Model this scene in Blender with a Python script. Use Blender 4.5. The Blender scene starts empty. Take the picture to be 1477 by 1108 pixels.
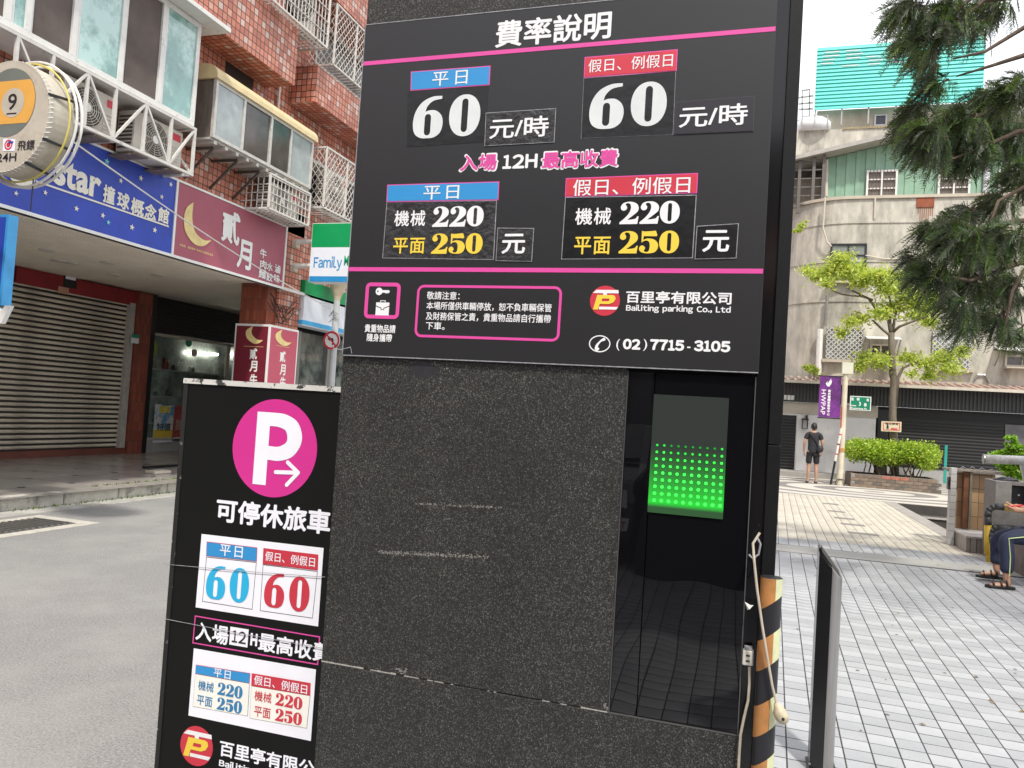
import bpy, math, random
import numpy as np
from mathutils import Vector, Matrix
random.seed(7); RNG = np.random.default_rng(7)
SC = bpy.context.scene
COL = SC.collection
rad = math.radians

# ------------------------------------------------------------------ camera
EYE = np.array([0.0, 0.0, 1.5]); FPX = 1110.0; PW, PH = 1477.0, 1108.0
def cam_axes(yaw, pitch, roll):
    f = np.array([-math.sin(yaw)*math.cos(pitch), math.cos(yaw)*math.cos(pitch), math.sin(pitch)])
    r = np.cross(f, [0, 0, 1]); r /= np.linalg.norm(r); u = np.cross(r, f)
    r2 = math.cos(roll)*r + math.sin(roll)*u; u2 = -math.sin(roll)*r + math.cos(roll)*u
    return r2, u2, f
CR, CU, CF = cam_axes(rad(17.47), rad(2.007), rad(3.582))
cd = bpy.data.cameras.new('camera'); cam = bpy.data.objects.new('camera', cd); COL.objects.link(cam)
cd.sensor_fit = 'HORIZONTAL'; cd.sensor_width = 36; cd.lens = FPX/PW*36; cd.clip_start = .05; cd.clip_end = 3000
mw = Matrix.Identity(4)
for i in range(3):
    mw[i][0] = CR[i]; mw[i][1] = CU[i]; mw[i][2] = -CF[i]; mw[i][3] = EYE[i]
cam.matrix_world = mw; SC.camera = cam

# ------------------------------------------------------------------ world, sun, exposure
SUN = Vector((0.22, -0.48, 0.85)).normalized()
w = bpy.data.worlds.new('World'); SC.world = w; w.use_nodes = True
nt = w.node_tree; bg = nt.nodes['Background']
sky = nt.nodes.new('ShaderNodeTexSky'); sky.sky_type = 'NISHITA'; sky.sun_disc = False
sky.sun_elevation = math.asin(SUN.z); sky.sun_rotation = math.atan2(SUN.x, SUN.y)
sky.dust_density = 3; sky.air_density = 1.2
tc = nt.nodes.new('ShaderNodeTexCoord'); nz = nt.nodes.new('ShaderNodeTexNoise'); nz.inputs['Scale'].default_value = 2.2
nz.inputs['Detail'].default_value = 6
rp = nt.nodes.new('ShaderNodeValToRGB'); rp.color_ramp.elements[0].position = .3; rp.color_ramp.elements[1].position = .75
rp.color_ramp.elements[0].color = (8.6, 8.8, 9.4, 1); rp.color_ramp.elements[1].color = (10.6, 10.5, 10.6, 1)
mx = nt.nodes.new('ShaderNodeMixRGB'); mx.inputs[0].default_value = .9
nt.links.new(tc.outputs['Generated'], nz.inputs['Vector']); nt.links.new(nz.outputs['Fac'], rp.inputs[0])
nt.links.new(sky.outputs[0], mx.inputs[1]); nt.links.new(rp.outputs[0], mx.inputs[2]); nt.links.new(mx.outputs[0], bg.inputs[0])
bg.inputs[1].default_value = 0.1
sl = bpy.data.lights.new('sun', 'SUN'); sl.energy = 2.4; sl.angle = rad(3.5); sl.color = (1, .95, .86)
so = bpy.data.objects.new('sun', sl); COL.objects.link(so)
so.rotation_euler = (-SUN).to_track_quat('-Z', 'Y').to_euler(); so.location = (0, 0, 30)
vs = SC.view_settings; vs.view_transform = 'Standard'; vs.look = 'None'; vs.gamma = 1; vs.use_curve_mapping = False
vs.exposure = 0.72
SC.cycles.max_bounces = 8; SC.cycles.transparent_max_bounces = 12

# ------------------------------------------------------------------ pixel helpers (image position -> point on a real plane)
def ray(x, y):
    d = CR*(x-PW/2) - CU*(y-PH/2) + CF*FPX
    return d/np.linalg.norm(d)
def onx(x, y, X): d = ray(x, y); return EYE+d*(X/d[0])
def ony(x, y, Y): d = ray(x, y); return EYE+d*(Y/d[1])
def onz(x, y, Z=0.): d = ray(x, y); return EYE+d*((Z-EYE[2])/d[2])

class PF:                                   # a plane in the world with its own 2D axes
    def __init__(s, o, u, v): s.o = np.array(o, float); s.u = np.array(u, float); s.v = np.array(v, float); s.n = np.cross(s.u, s.v)
    def px(s, x, y):
        d = ray(x, y); t = ((s.o-EYE)@s.n)/(d@s.n); p = EYE+d*t-s.o
        return (p@s.u, p@s.v)
    def P(s, a, b, off=0.): return s.o+s.u*a+s.v*b+s.n*off
def YF(Y): return PF((0, Y, 0), (1, 0, 0), (0, 0, 1))
def XF(X): return PF((X, 0, 0), (0, 1, 0), (0, 0, 1))

# ------------------------------------------------------------------ materials
MATS = {}
def nodes(name):
    m = bpy.data.materials.new(name); m.use_nodes = True; MATS[name] = m
    return m, m.node_tree, m.node_tree.nodes['Principled BSDF']
def mat(name, col, rough=.6, metal=0., var=.12, scale=4., bump=0., bscale=40., spec=None, emit=None, estr=1., stretch=None, trans=0., coat=0., dirt_or_reflection=None, dscale=1.2, dlo=.5, dhi=.7):
    if name in MATS: return MATS[name]
    m, t, b = nodes(name); N = t.nodes.new; L = t.links.new
    b.inputs['Roughness'].default_value = rough; b.inputs['Metallic'].default_value = metal
    if spec is not None: b.inputs['Specular IOR Level'].default_value = spec
    if coat: b.inputs['Coat Weight'].default_value = coat; b.inputs['Coat Roughness'].default_value = .05
    tcn = N('ShaderNodeTexCoord'); vec = tcn.outputs['Object']
    if stretch:
        mp = N('ShaderNodeMapping'); mp.inputs['Scale'].default_value = stretch; L(vec, mp.inputs[0]); vec = mp.outputs[0]
    c = (*col, 1)
    if var or dirt_or_reflection:
        n = N('ShaderNodeTexNoise'); n.inputs['Scale'].default_value = scale; n.inputs['Detail'].default_value = 5; n.inputs['Roughness'].default_value = .65
        L(vec, n.inputs['Vector'])
        r = N('ShaderNodeMapRange'); r.inputs[1].default_value = .3; r.inputs[2].default_value = .7
        r.inputs[3].default_value = 1-var; r.inputs[4].default_value = 1+var; L(n.outputs['Fac'], r.inputs[0])
        mxn = N('ShaderNodeVectorMath'); mxn.operation = 'SCALE'; mxn.inputs[0].default_value = col; L(r.outputs[0], mxn.inputs['Scale'])
        out = mxn.outputs[0]
        if dirt_or_reflection:
            n2 = N('ShaderNodeTexNoise'); n2.inputs['Scale'].default_value = dscale; n2.inputs['Detail'].default_value = 8; n2.inputs['Roughness'].default_value = .7; L(vec, n2.inputs['Vector'])
            r2 = N('ShaderNodeMapRange'); r2.inputs[1].default_value = dlo; r2.inputs[2].default_value = dhi; L(n2.outputs['Fac'], r2.inputs[0])
            m2 = N('ShaderNodeMixRGB'); m2.inputs[2].default_value = (*dirt_or_reflection, 1); L(out, m2.inputs[1]); L(r2.outputs[0], m2.inputs[0]); out = m2.outputs[0]
        L(out, b.inputs['Base Color'])
    else: b.inputs['Base Color'].default_value = c
    if bump:
        n3 = N('ShaderNodeTexNoise'); n3.inputs['Scale'].default_value = bscale; n3.inputs['Detail'].default_value = 4; L(vec, n3.inputs['Vector'])
        bm = N('ShaderNodeBump'); bm.inputs['Strength'].default_value = bump; bm.inputs['Distance'].default_value = .01; L(n3.outputs['Fac'], bm.inputs['Height']); L(bm.outputs[0], b.inputs['Normal'])
    if emit: b.inputs['Emission Color'].default_value = (*emit, 1); b.inputs['Emission Strength'].default_value = estr
    if trans:                                # leaves: some light comes through
        tl = N('ShaderNodeBsdfTranslucent'); tl.inputs[0].default_value = (min(1, col[0]*1.6), min(1, col[1]*1.5), col[2]*.8, 1)
        ms = N('ShaderNodeMixShader'); ms.inputs[0].default_value = trans
        L(b.outputs[0], ms.inputs[1]); L(tl.outputs[0], ms.inputs[2]); L(ms.outputs[0], t.nodes['Material Output'].inputs[0])
    return m

def granite():
    m, t, b = nodes('dark_granite'); N = t.nodes.new; L = t.links.new
    tcn = N('ShaderNodeTexCoord')
    n = N('ShaderNodeTexNoise'); n.inputs['Scale'].default_value = 310; n.inputs['Detail'].default_value = 3; n.inputs['Roughness'].default_value = .6
    L(tcn.outputs['Object'], n.inputs['Vector'])
    r = N('ShaderNodeValToRGB'); e = r.color_ramp.elements
    e[0].position = .40; e[0].color = (.004, .004, .004, 1); e[1].position = .72; e[1].color = (.22, .217, .197, 1)
    k = e.new(.57); k.color = (.028, .028, .025, 1)
    L(n.outputs['Fac'], r.inputs[0])
    n2 = N('ShaderNodeTexNoise'); n2.inputs['Scale'].default_value = 3.5; n2.inputs['Detail'].default_value = 6; L(tcn.outputs['Object'], n2.inputs['Vector'])
    r2 = N('ShaderNodeMapRange'); r2.inputs[1].default_value = .3; r2.inputs[2].default_value = .7; r2.inputs[3].default_value = .8; r2.inputs[4].default_value = 1.15; L(n2.outputs['Fac'], r2.inputs[0])
    s = N('ShaderNodeVectorMath'); s.operation = 'SCALE'; L(r.outputs[0], s.inputs[0]); L(r2.outputs[0], s.inputs['Scale']); L(s.outputs[0], b.inputs['Base Color'])
    bm = N('ShaderNodeBump'); bm.inputs['Strength'].default_value = .08; bm.inputs['Distance'].default_value = .001; L(n.outputs['Fac'], bm.inputs['Height']); L(bm.outputs[0], b.inputs['Normal'])
    b.inputs['Roughness'].default_value = .55
    return m
def brick_tile(name, cw, ch, cols, grout, gw=.1, rough=.45, offset=False):
    m, t, b = nodes(name); N = t.nodes.new; L = t.links.new
    def math_(op, *ins):
        q = N('ShaderNodeMath'); q.operation = op
        for i, v in enumerate(ins):
            if isinstance(v, (int, float)): q.inputs[i].default_value = v
            else: L(v, q.inputs[i])
        return q.outputs[0]
    g = N('ShaderNodeNewGeometry'); sp = N('ShaderNodeSeparateXYZ'); sn = N('ShaderNodeSeparateXYZ')
    L(g.outputs['Position'], sp.inputs[0]); L(g.outputs['True Normal'], sn.inputs[0])
    ax = math_('GREATER_THAN', math_('ABSOLUTE', sn.outputs[0]), .6); az = math_('GREATER_THAN', math_('ABSOLUTE', sn.outputs[2]), .6)
    X, Y, Z = sp.outputs
    use_y = math_('MAXIMUM', ax, az)
    u = math_('ADD', math_('MULTIPLY', Y, use_y), math_('MULTIPLY', X, math_('SUBTRACT', 1, use_y)))
    v = math_('ADD', math_('MULTIPLY', X, az), math_('MULTIPLY', Z, math_('SUBTRACT', 1, az)))
    u = math_('DIVIDE', u, cw); v = math_('DIVIDE', v, ch)
    fu, fv = math_('FRACT', u), math_('FRACT', v)
    du = math_('ABSOLUTE', math_('SUBTRACT', fu, .5)); dv = math_('ABSOLUTE', math_('SUBTRACT', fv, .5))
    gx = math_('GREATER_THAN', du, .5-gw/2); gy = math_('GREATER_THAN', dv, .5-gw/2*cw/ch)
    gm = math_('MAXIMUM', gx, gy)
    cb = N('ShaderNodeCombineXYZ'); L(math_('FLOOR', u), cb.inputs[0]); L(math_('FLOOR', v), cb.inputs[1])
    wn = N('ShaderNodeTexWhiteNoise'); wn.noise_dimensions = '2D'; L(cb.outputs[0], wn.inputs['Vector'])
    r = N('ShaderNodeValToRGB'); r.color_ramp.interpolation = 'CONSTANT'; e = r.color_ramp.elements
    e[0].color = (*cols[0], 1); e[1].position = 1/len(cols); e[1].color = (*cols[1], 1)
    for i, c in enumerate(cols[2:], 2): k = e.new(i/len(cols)); k.color = (*c, 1)
    L(wn.outputs['Value'], r.inputs[0])
    nn = N('ShaderNodeTexNoise'); nn.inputs['Scale'].default_value = 1.3; nn.inputs['Detail'].default_value = 6; L(g.outputs['Position'], nn.inputs['Vector'])
    mr = N('ShaderNodeMapRange'); mr.inputs[1].default_value = .3; mr.inputs[2].default_value = .7; mr.inputs[3].default_value = .8; mr.inputs[4].default_value = 1.15; L(nn.outputs['Fac'], mr.inputs[0])
    sc = N('ShaderNodeVectorMath'); sc.operation = 'SCALE'; L(r.outputs[0], sc.inputs[0]); L(mr.outputs[0], sc.inputs['Scale'])
    mi = N('ShaderNodeMixRGB'); mi.inputs[2].default_value = (*grout, 1); L(sc.outputs[0], mi.inputs[1]); L(gm, mi.inputs[0]); L(mi.outputs[0], b.inputs['Base Color'])
    bm = N('ShaderNodeBump'); bm.inputs['Strength'].default_value = .6; bm.inputs['Distance'].default_value = .006; bm.invert = True; L(gm, bm.inputs['Height']); L(bm.outputs[0], b.inputs['Normal'])
    b.inputs['Roughness'].default_value = rough
    return m
def island_tile(name, c1, c2, rough=.35):
    m, t, b = nodes(name); N = t.nodes.new; L = t.links.new
    g = N('ShaderNodeNewGeometry'); r = N('ShaderNodeMixRGB'); r.inputs[1].default_value = (*c1, 1); r.inputs[2].default_value = (*c2, 1)
    L(g.outputs['Random Per Island'], r.inputs[0])
    n = N('ShaderNodeTexNoise'); n.inputs['Scale'].default_value = 1.1; n.inputs['Detail'].default_value = 8; n.inputs['Roughness'].default_value = .7; L(g.outputs['Position'], n.inputs['Vector'])
    mr = N('ShaderNodeMapRange'); mr.inputs[1].default_value = .3; mr.inputs[2].default_value = .7; mr.inputs[3].default_value = .82; mr.inputs[4].default_value = 1.08; L(n.outputs['Fac'], mr.inputs[0])
    n4 = N('ShaderNodeTexNoise'); n4.inputs['Scale'].default_value = 90; n4.inputs['Detail'].default_value = 2; L(g.outputs['Position'], n4.inputs['Vector'])
    mr4 = N('ShaderNodeMapRange'); mr4.inputs[1].default_value = .3; mr4.inputs[2].default_value = .7; mr4.inputs[3].default_value = .9; mr4.inputs[4].default_value = 1.06; L(n4.outputs['Fac'], mr4.inputs[0])
    mm = N('ShaderNodeMath'); mm.operation = 'MULTIPLY'; L(mr.outputs[0], mm.inputs[0]); L(mr4.outputs[0], mm.inputs[1])
    s = N('ShaderNodeVectorMath'); s.operation = 'SCALE'; L(r.outputs[0], s.inputs[0]); L(mm.outputs[0], s.inputs['Scale']); L(s.outputs[0], b.inputs['Base Color'])
    b.inputs['Roughness'].default_value = rough
    return m

GRAN = granite()
BLK = mat('board_black_vinyl', (.019, .019, .021), .36, var=.06, scale=3, bump=.02, bscale=8)
STK = mat('sticker_black_film', (.007, .007, .008), .3, var=.3, scale=14, bump=.12, bscale=30)
STK2 = mat('sticker_wrinkled_film', (.03, .03, .032), .28, var=.5, scale=22, bump=.5, bscale=60)
FILM = mat('film_edge_grey', (.28, .28, .3), .35, var=.4, scale=60)
WHT = mat('print_white', (.78, .78, .8), .45, var=.04, scale=20)
GRYW = mat('numeral_pale_grey', (.66, .69, .7), .4, var=.06, scale=12)
MAG = mat('print_magenta', (.68, .07, .33), .4, var=.04)
BLU = mat('print_blue', (.03, .27, .6), .4, var=.06)
RED = mat('print_red', (.56, .035, .06), .4, var=.08)
YEL = mat('print_yellow', (.8, .58, .06), .4, var=.05)
CYN = mat('print_cyan', (.02, .42, .72), .4, var=.04)
NAVY = mat('print_steel_blue', (.03, .2, .42), .4, var=.04)
CARD = mat('white_card', (.84, .85, .92), .45, var=.04, scale=6)
CARD2 = mat('cream_card', (.86, .85, .79), .45, var=.04, scale=6)
BLACKP = mat('print_black', (.02, .02, .02), .4, var=0)
BLKMETAL = mat('black_metal', (.012, .012, .013), .35, var=.2, scale=10)
WHTPAINT = mat('white_paint', (.72, .71, .68), .45, var=.08, scale=8, dirt_or_reflection=(.35, .31, .26), dscale=9, dlo=.6, dhi=.75)
ALU = mat('aluminium_frame', (.58, .56, .52), .4, .3, var=.15, scale=12)
BEIGE = mat('beige_plastic', (.6, .53, .42), .5, var=.12, scale=20)
STEEL = mat('brushed_steel', (.36, .35, .34), .34, .85, var=.15, scale=30, stretch=(1, 1, .05))
CONC = mat('weathered_concrete', (.47, .445, .385), .85, var=.3, scale=3.2, bump=.4, bscale=12, stretch=(1, 1, .35), dirt_or_reflection=(.15, .14, .12), dscale=.9, dlo=.5, dhi=.72)
CONC2 = mat('beige_render', (.50, .445, .365), .85, var=.12, scale=1.5, bump=.3, bscale=14, stretch=(1, 1, .4), dirt_or_reflection=(.27, .22, .18), dscale=.5, dlo=.5, dhi=.75)
CONCD = mat('grey_concrete_pillar', (.21, .2, .19), .85, var=.2, scale=14, bump=.4, bscale=60)
KERB = mat('kerb_stone', (.45, .43, .38), .85, var=.2, scale=7, bump=.5, bscale=40, dirt_or_reflection=(.08, .075, .06), dscale=2.2, dlo=.54, dhi=.68)
ASPH = mat('asphalt', (.235, .232, .226), .8, var=.5, scale=90, bump=.5, bscale=220, dirt_or_reflection=(.34, .335, .32), dscale=.8, dlo=.45, dhi=.8)
RUST = mat('rust', (.27, .08, .04), .85, var=.3, scale=6)

# ------------------------------------------------------------------ mesh building
def mesh_np(name, V, F, m, parent=None, smooth=False, mats=None, mi=None, link=True):
    me = bpy.data.meshes.new(name); V = np.asarray(V, float).reshape(-1, 3)
    if isinstance(F, np.ndarray) and F.ndim == 2:
        k = F.shape[1]; n = len(F)
        me.vertices.add(len(V)); me.vertices.foreach_set('co', V.ravel())
        me.loops.add(n*k); me.loops.foreach_set('vertex_index', F.ravel().astype(np.int32))
        me.polygons.add(n); me.polygons.foreach_set('loop_start', np.arange(0, n*k, k, dtype=np.int32))
        try: me.polygons.foreach_set('loop_total', np.full(n, k, dtype=np.int32))
        except Exception: pass
        me.update(calc_edges=True)
    else:
        me.from_pydata([tuple(v) for v in V], [], [tuple(f) for f in F]); me.update()
    for q in (mats or [m]): me.materials.append(q)
    if mi is not None: me.polygons.foreach_set('material_index', np.asarray(mi, np.int32))
    if smooth: me.polygons.foreach_set('use_smooth', np.ones(len(me.polygons), bool))
    if not link: return me
    o = bpy.data.objects.new(name, me); COL.objects.link(o)
    if parent is not None: adopt(o, parent)
    return o
def adopt(o, p):
    o.parent = p; loc = Vector((0, 0, 0)); q = p
    while q is not None: loc += q.location; q = q.parent
    o.location = o.location - loc                      # parts are written in world coordinates
class MB:
    def __init__(s): s.v = []; s.f = []; s.m = []
    def add(s, vs, fs, mi=0):
        n = len(s.v); s.v += [tuple(map(float, q)) for q in vs]; s.f += [tuple(n+i for i in f) for f in fs]; s.m += [mi]*len(fs); return s
    def box(s, x0, x1, y0, y1, z0, z1, mi=0):
        vs = [(x, y, z) for z in (z0, z1) for y in (y0, y1) for x in (x0, x1)]
        return s.add(vs, [(0, 2, 3, 1), (4, 5, 7, 6), (0, 1, 5, 4), (2, 6, 7, 3), (0, 4, 6, 2), (1, 3, 7, 5)], mi)
    def fbox(s, fr, a0, a1, b0, b1, c0, c1, mi=0):      # box in a frame: a along u, b along v, c out along n
        vs = [fr.P(a, b, c) for b in (b0, b1) for c in (c0, c1) for a in (a0, a1)]
        return s.add(vs, [(0, 2, 3, 1), (4, 5, 7, 6), (0, 1, 5, 4), (2, 6, 7, 3), (0, 4, 6, 2), (1, 3, 7, 5)], mi)
    def bar(s, p, q, w, h=None, mi=0, up=(0, 0, 1)):
        p = Vector(p); q = Vector(q); d = (q-p).normalized(); h = h or w
        a = d.cross(Vector(up))
        if a.length < 1e-3: a = d.cross(Vector((1, 0, 0)))
        a.normalize(); b = a.cross(d).normalized()
        vs = [e+a*(i*w/2)+b*(j*h/2) for e in (p, q) for i, j in ((-1, -1), (1, -1), (1, 1), (-1, 1))]
        return s.add(vs, [(0, 1, 2, 3), (7, 6, 5, 4), (0, 4, 5, 1), (1, 5, 6, 2), (2, 6, 7, 3), (3, 7, 4, 0)], mi)
    def tube(s, pts, r, n=8, mi=0, cap=True):
        pts = [Vector(p) for p in pts]; rs = r if isinstance(r, (list, tuple)) else [r]*len(pts)
        rings = []; prev = None
        for i, p in enumerate(pts):
            d = (pts[min(i+1, len(pts)-1)]-pts[max(i-1, 0)]).normalized()
            a = prev if prev is not None else (Vector((0, 0, 1)) if abs(d.z) < .9 else Vector((1, 0, 0)))
            a = (a-d*a.dot(d)).normalized(); prev = a; b = d.cross(a)
            rings.append([p+(a*math.cos(2*math.pi*k/n)+b*math.sin(2*math.pi*k/n))*rs[i] for k in range(n)])
        vs = [q for g in rings for q in g]; fs = []
        for i in range(len(rings)-1):
            for k in range(n): fs.append((i*n+k, i*n+(k+1) % n, (i+1)*n+(k+1) % n, (i+1)*n+k))
        if cap: fs += [tuple(range(n-1, -1, -1)), tuple((len(rings)-1)*n+k for k in range(n))]
        return s.add(vs, fs, mi)
    def prism(s, poly, fr, c0, c1, mi=0):               # polygon in frame coordinates, extruded along n
        n = len(poly); vs = [fr.P(a, b, c0) for a, b in poly]+[fr.P(a, b, c1) for a, b in poly]
        return s.add(vs, [tuple(range(n-1, -1, -1)), tuple(range(n, 2*n))]+[(i, (i+1) % n, n+(i+1) % n, n+i) for i in range(n)], mi)
    def obj(s, name, m, parent=None, smooth=False, mats=None, link=True):
        return mesh_np(name, s.v, s.f, m, parent, smooth, mats, s.m if mats else None, link)
def bevel(o, w=.004, seg=2):
    md = o.modifiers.new('bevel', 'BEVEL'); md.width = w; md.segments = seg; md.limit_method = 'ANGLE'; return o
def tag(o, label, cat, group=None):
    o['label'] = label; o['category'] = cat
    if group: o['group'] = group
    return o
def thing(name, label, cat, loc=(0, 0, 0), group=None):
    o = bpy.data.objects.new(name, None); COL.objects.link(o); o.location = loc; o.empty_display_size = .1
    return tag(o, label, cat, group)
def kind(o, k): o['kind'] = k; return o
def dup(root, loc, label, group):
    def cp(o, par):
        c = o.copy(); COL.objects.link(c); c.parent = par
        for ch in o.children: cp(ch, c)
        return c
    r = cp(root, root.parent); r.location = loc; r['label'] = label; r['group'] = group
    return r

# flat print: 2D outlines (with holes) filled and laid on a frame
def catmull(path, n=7):
    P = [np.array(p[:2], float) for p in path]; cor = [len(p) > 2 for p in path]; N = len(P); out = []
    for i in range(N):
        j = (i+1) % N; p0, p1, p2, p3 = P[i-1], P[i], P[j], P[(j+1) % N]
        if cor[i] and cor[j]: out.append(p1); continue
        m1 = (p2-p1) if cor[i] else (p2-p0)/2; m2 = (p2-p1) if cor[j] else (p3-p1)/2
        for k in range(n):
            t = k/n; out.append((2*t**3-3*t**2+1)*p1+(t**3-2*t**2+t)*m1+(-2*t**3+3*t**2)*p2+(t**3-t**2)*m2)
    return out
def ell(cx, cy, rx, ry, n=40, p=2.):
    return [(cx+rx*math.copysign(abs(math.cos(t))**(2/p), math.cos(t)), cy+ry*math.copysign(abs(math.sin(t))**(2/p), math.sin(t))) for t in [2*math.pi*i/n for i in range(n)]]
def rrect(x0, x1, y0, y1, r, n=6):
    o = []
    for cx, cy, a in ((x1-r, y1-r, 0), (x0+r, y1-r, 90), (x0+r, y0+r, 180), (x1-r, y0+r, 270)):
        o += [(cx+r*math.cos(rad(a+90*k/n)), cy+r*math.sin(rad(a+90*k/n))) for k in range(n+1)]
    return o
def fill(loops):
    cu = bpy.data.curves.new('fill', 'CURVE'); cu.dimensions = '2D'; cu.fill_mode = 'FRONT'
    for lp in loops:
        sp = cu.splines.new('POLY'); sp.points.add(len(lp)-1); sp.use_cyclic_u = True
        for i, q in enumerate(lp): sp.points[i].co = (q[0], q[1], 0, 1)
    ob = bpy.data.objects.new('fill', cu); me = bpy.data.meshes.new_from_object(ob)
    V = np.array([v.co[:2] for v in me.vertices]).reshape(-1, 2); F = [tuple(p.vertices) for p in me.polygons]
    bpy.data.objects.remove(ob); bpy.data.curves.remove(cu); bpy.data.meshes.remove(me)
    return V, F
def flat(name, loops, fr, off, m, parent):
    V, F = fill(loops)
    o = mesh_np(name, [fr.P(a, b, off) for a, b in V], F, m, parent)
    return o
_tc = {}
def glyphs(text, bold=0., res=3, spacing=1., shear=0.):
    key = (text, bold, res, spacing, shear)
    if key in _tc: return _tc[key]
    cu = bpy.data.curves.new('txt', 'FONT'); cu.body = text; cu.offset = bold; cu.resolution_u = res; cu.space_character = spacing; cu.shear = shear; cu.fill_mode = 'FRONT'
    ob = bpy.data.objects.new('txt', cu); COL.objects.link(ob)
    me = bpy.data.meshes.new_from_object(ob)
    V = np.array([v.co[:2] for v in me.vertices]).reshape(-1, 2); F = [tuple(p.vertices) for p in me.polygons]
    bpy.data.objects.remove(ob); bpy.data.curves.remove(cu); bpy.data.meshes.remove(me)
    _tc[key] = (V, F); return V, F
def text(s, fr, box, off, m, parent, bold=.012, res=3, name='lettering', spacing=1., shear=0., lean=0.):
    cjk = any(ord(c) > 0x2e80 for c in s); rb = bold; bold = 0. if cjk else bold
    V, F = glyphs(s, bold, res, spacing, shear)
    if len(V) == 0: return None
    a0, a1, b0, b1 = box; lo = V.min(0); hi = V.max(0)
    A = a0+(V[:, 0]-lo[0])/(hi[0]-lo[0])*(a1-a0); B = b0+(V[:, 1]-lo[1])/(hi[1]-lo[1])*(b1-b0)
    B = B+lean*(A-a0)
    if cjk and rb > 0:                                 # heavier strokes: the same glyphs laid again, shifted by a stroke's width
        sa, sb = rb*(a1-a0)/(hi[0]-lo[0]), rb*(b1-b0)/(hi[1]-lo[1]); n = 8; VV = []; FF = []
        for k in range(n+1):
            t = 2*math.pi*k/n; q = 0 if k == n else 1; base = len(VV)
            VV += [fr.P(a+q*sa*math.cos(t), b+q*sb*math.sin(t), off+.00002*k) for a, b in zip(A, B)]; FF += [tuple(base+i for i in f) for f in F]
        return mesh_np(name, VV, FF, m, parent)
    return mesh_np(name, [fr.P(a, b, off) for a, b in zip(A, B)], F, m, parent)
FWW = {'1': .72, '/': .7}
def ftext(st, fr, box, off, m, parent, bold=.02, gap=.14, name='lettering'):
    ws = [FWW.get(c, 1.) for c in st]; tot = sum(ws)+gap*(len(st)-1); u = (box[1]-box[0])/tot; x = box[0]; V = []; F = []
    for c, w_ in zip(st, ws):
        v, f = glyphs(chr(ord(c)+0xFEE0), 0., 4); lo = v.min(0); hi = v.max(0); n = len(V)
        for k in range(9):
            t = k*math.pi/4; q = 0 if k == 8 else bold*(box[3]-box[2]); n = len(V)
            V += [fr.P(x+(p[0]-lo[0])/(hi[0]-lo[0])*u*w_+q*math.cos(t), box[2]+(p[1]-lo[1])/(hi[1]-lo[1])*(box[3]-box[2])+q*math.sin(t), off+.00002*k) for p in v]; F += [tuple(n+i for i in g_) for g_ in f]
        x += u*(w_+gap)
    return mesh_np(name, V, F, m, parent)
def ntext(st, fr, box, off, m, parent, bold=.03, gap=.1, space=.42, name='lettering'):
    V = []; F = []; x = 0.
    for c in st:
        if c == ' ': x += space; continue
        v, f = glyphs(chr(ord(c)+0xFEE0), 0., 3); lo = v.min(0); hi = v.max(0)
        for k in range(7):
            t = k*math.pi/3; q = 0 if k == 6 else bold; n = len(V)
            V += [(x+p[0]-lo[0]+q*math.cos(t), p[1]+q*math.sin(t), .00002*k) for p in v]; F += [tuple(n+i for i in g_) for g_ in f]
        x += hi[0]-lo[0]+gap
    A = np.array(V); lo = A.min(0); hi = A.max(0)
    return mesh_np(name, [fr.P(box[0]+(p[0]-lo[0])/(hi[0]-lo[0])*(box[1]-box[0]), box[2]+(p[1]-lo[1])/(hi[1]-lo[1])*(box[3]-box[2]), off+p[2]) for p in A], F, m, parent)
def tb(fr, xl, yl, xr, yr, h):                          # box from left-middle, right-middle and height in pixels
    a0, za = fr.px(xl, yl); a1, zb = fr.px(xr, yr); c = (za+zb)/2; xm, ym = (xl+xr)/2, (yl+yr)/2
    hh = abs(fr.px(xm, ym-h/2)[1]-fr.px(xm, ym+h/2)[1])
    return (a0, a1, c-hh/2, c+hh/2)
def quadpx(fr, pts): return [fr.px(*p) for p in pts]
def inset(q, d):
    c = np.mean(q, 0); out = []
    for p in q:
        s = np.sign(np.array(p)-c); out.append((p[0]-s[0]*d, p[1]-s[1]*d))
    return out
G0 = [ell(.5, .5, .5, .5, 44, 2.15), rrect(.4, .6, .1, .9, .09)]
G6 = [catmull([(.93, 1, 1), (.6, .99), (.27, .87), (.06, .64), (0, .36), (.07, .13), (.26, .02), (.5, 0), (.74, .02), (.93, .13), (1, .34), (.94, .53), (.76, .65), (.56, .67), (.4, .64, 1), (.46, .77), (.64, .89), (.93, .93, 1)]), rrect(.39, .6, .07, .58, .09)]
G2 = [catmull([(.02, 0, 1), (.95, 0, 1), (1, .34, 1), (.93, .34, 1), (.84, .24), (.6, .2), (.42, .2, 1), (.7, .38), (.95, .58), (.96, .8), (.78, .95), (.48, 1), (.18, .94), (.05, .78), (.09, .65), (.22, .6), (.35, .66), (.37, .77), (.29, .88), (.4, .94), (.54, .88), (.58, .72), (.5, .5), (.28, .27), (.02, .08, 1)])]
G5 = [catmull([(.13, 1, 1), (.3, .97), (.85, 1, 1), (.92, .78), (.7, .76), (.24, .77, 1), (.22, .6, 1), (.45, .66), (.78, .61), (.98, .42), (.97, .2), (.8, .04), (.45, 0), (.14, .06), (.03, .2), (.1, .33), (.24, .34), (.34, .24), (.28, .12), (.38, .06), (.52, .1), (.57, .3), (.53, .5), (.38, .57), (.22, .53), (.14, .47, 1)])]
GL = {'0': G0, '6': G6, '2': G2, '5': G5}
def place(gl, box): a0, a1, b0, b1 = box; return [[(a0+p[0]*(a1-a0), b0+p[1]*(b1-b0)) for p in lp] for lp in gl]
def num1(ch, fr, box, off, m, parent): return flat('numeral', place(GL[ch], box), fr, off, m, parent)
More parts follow.
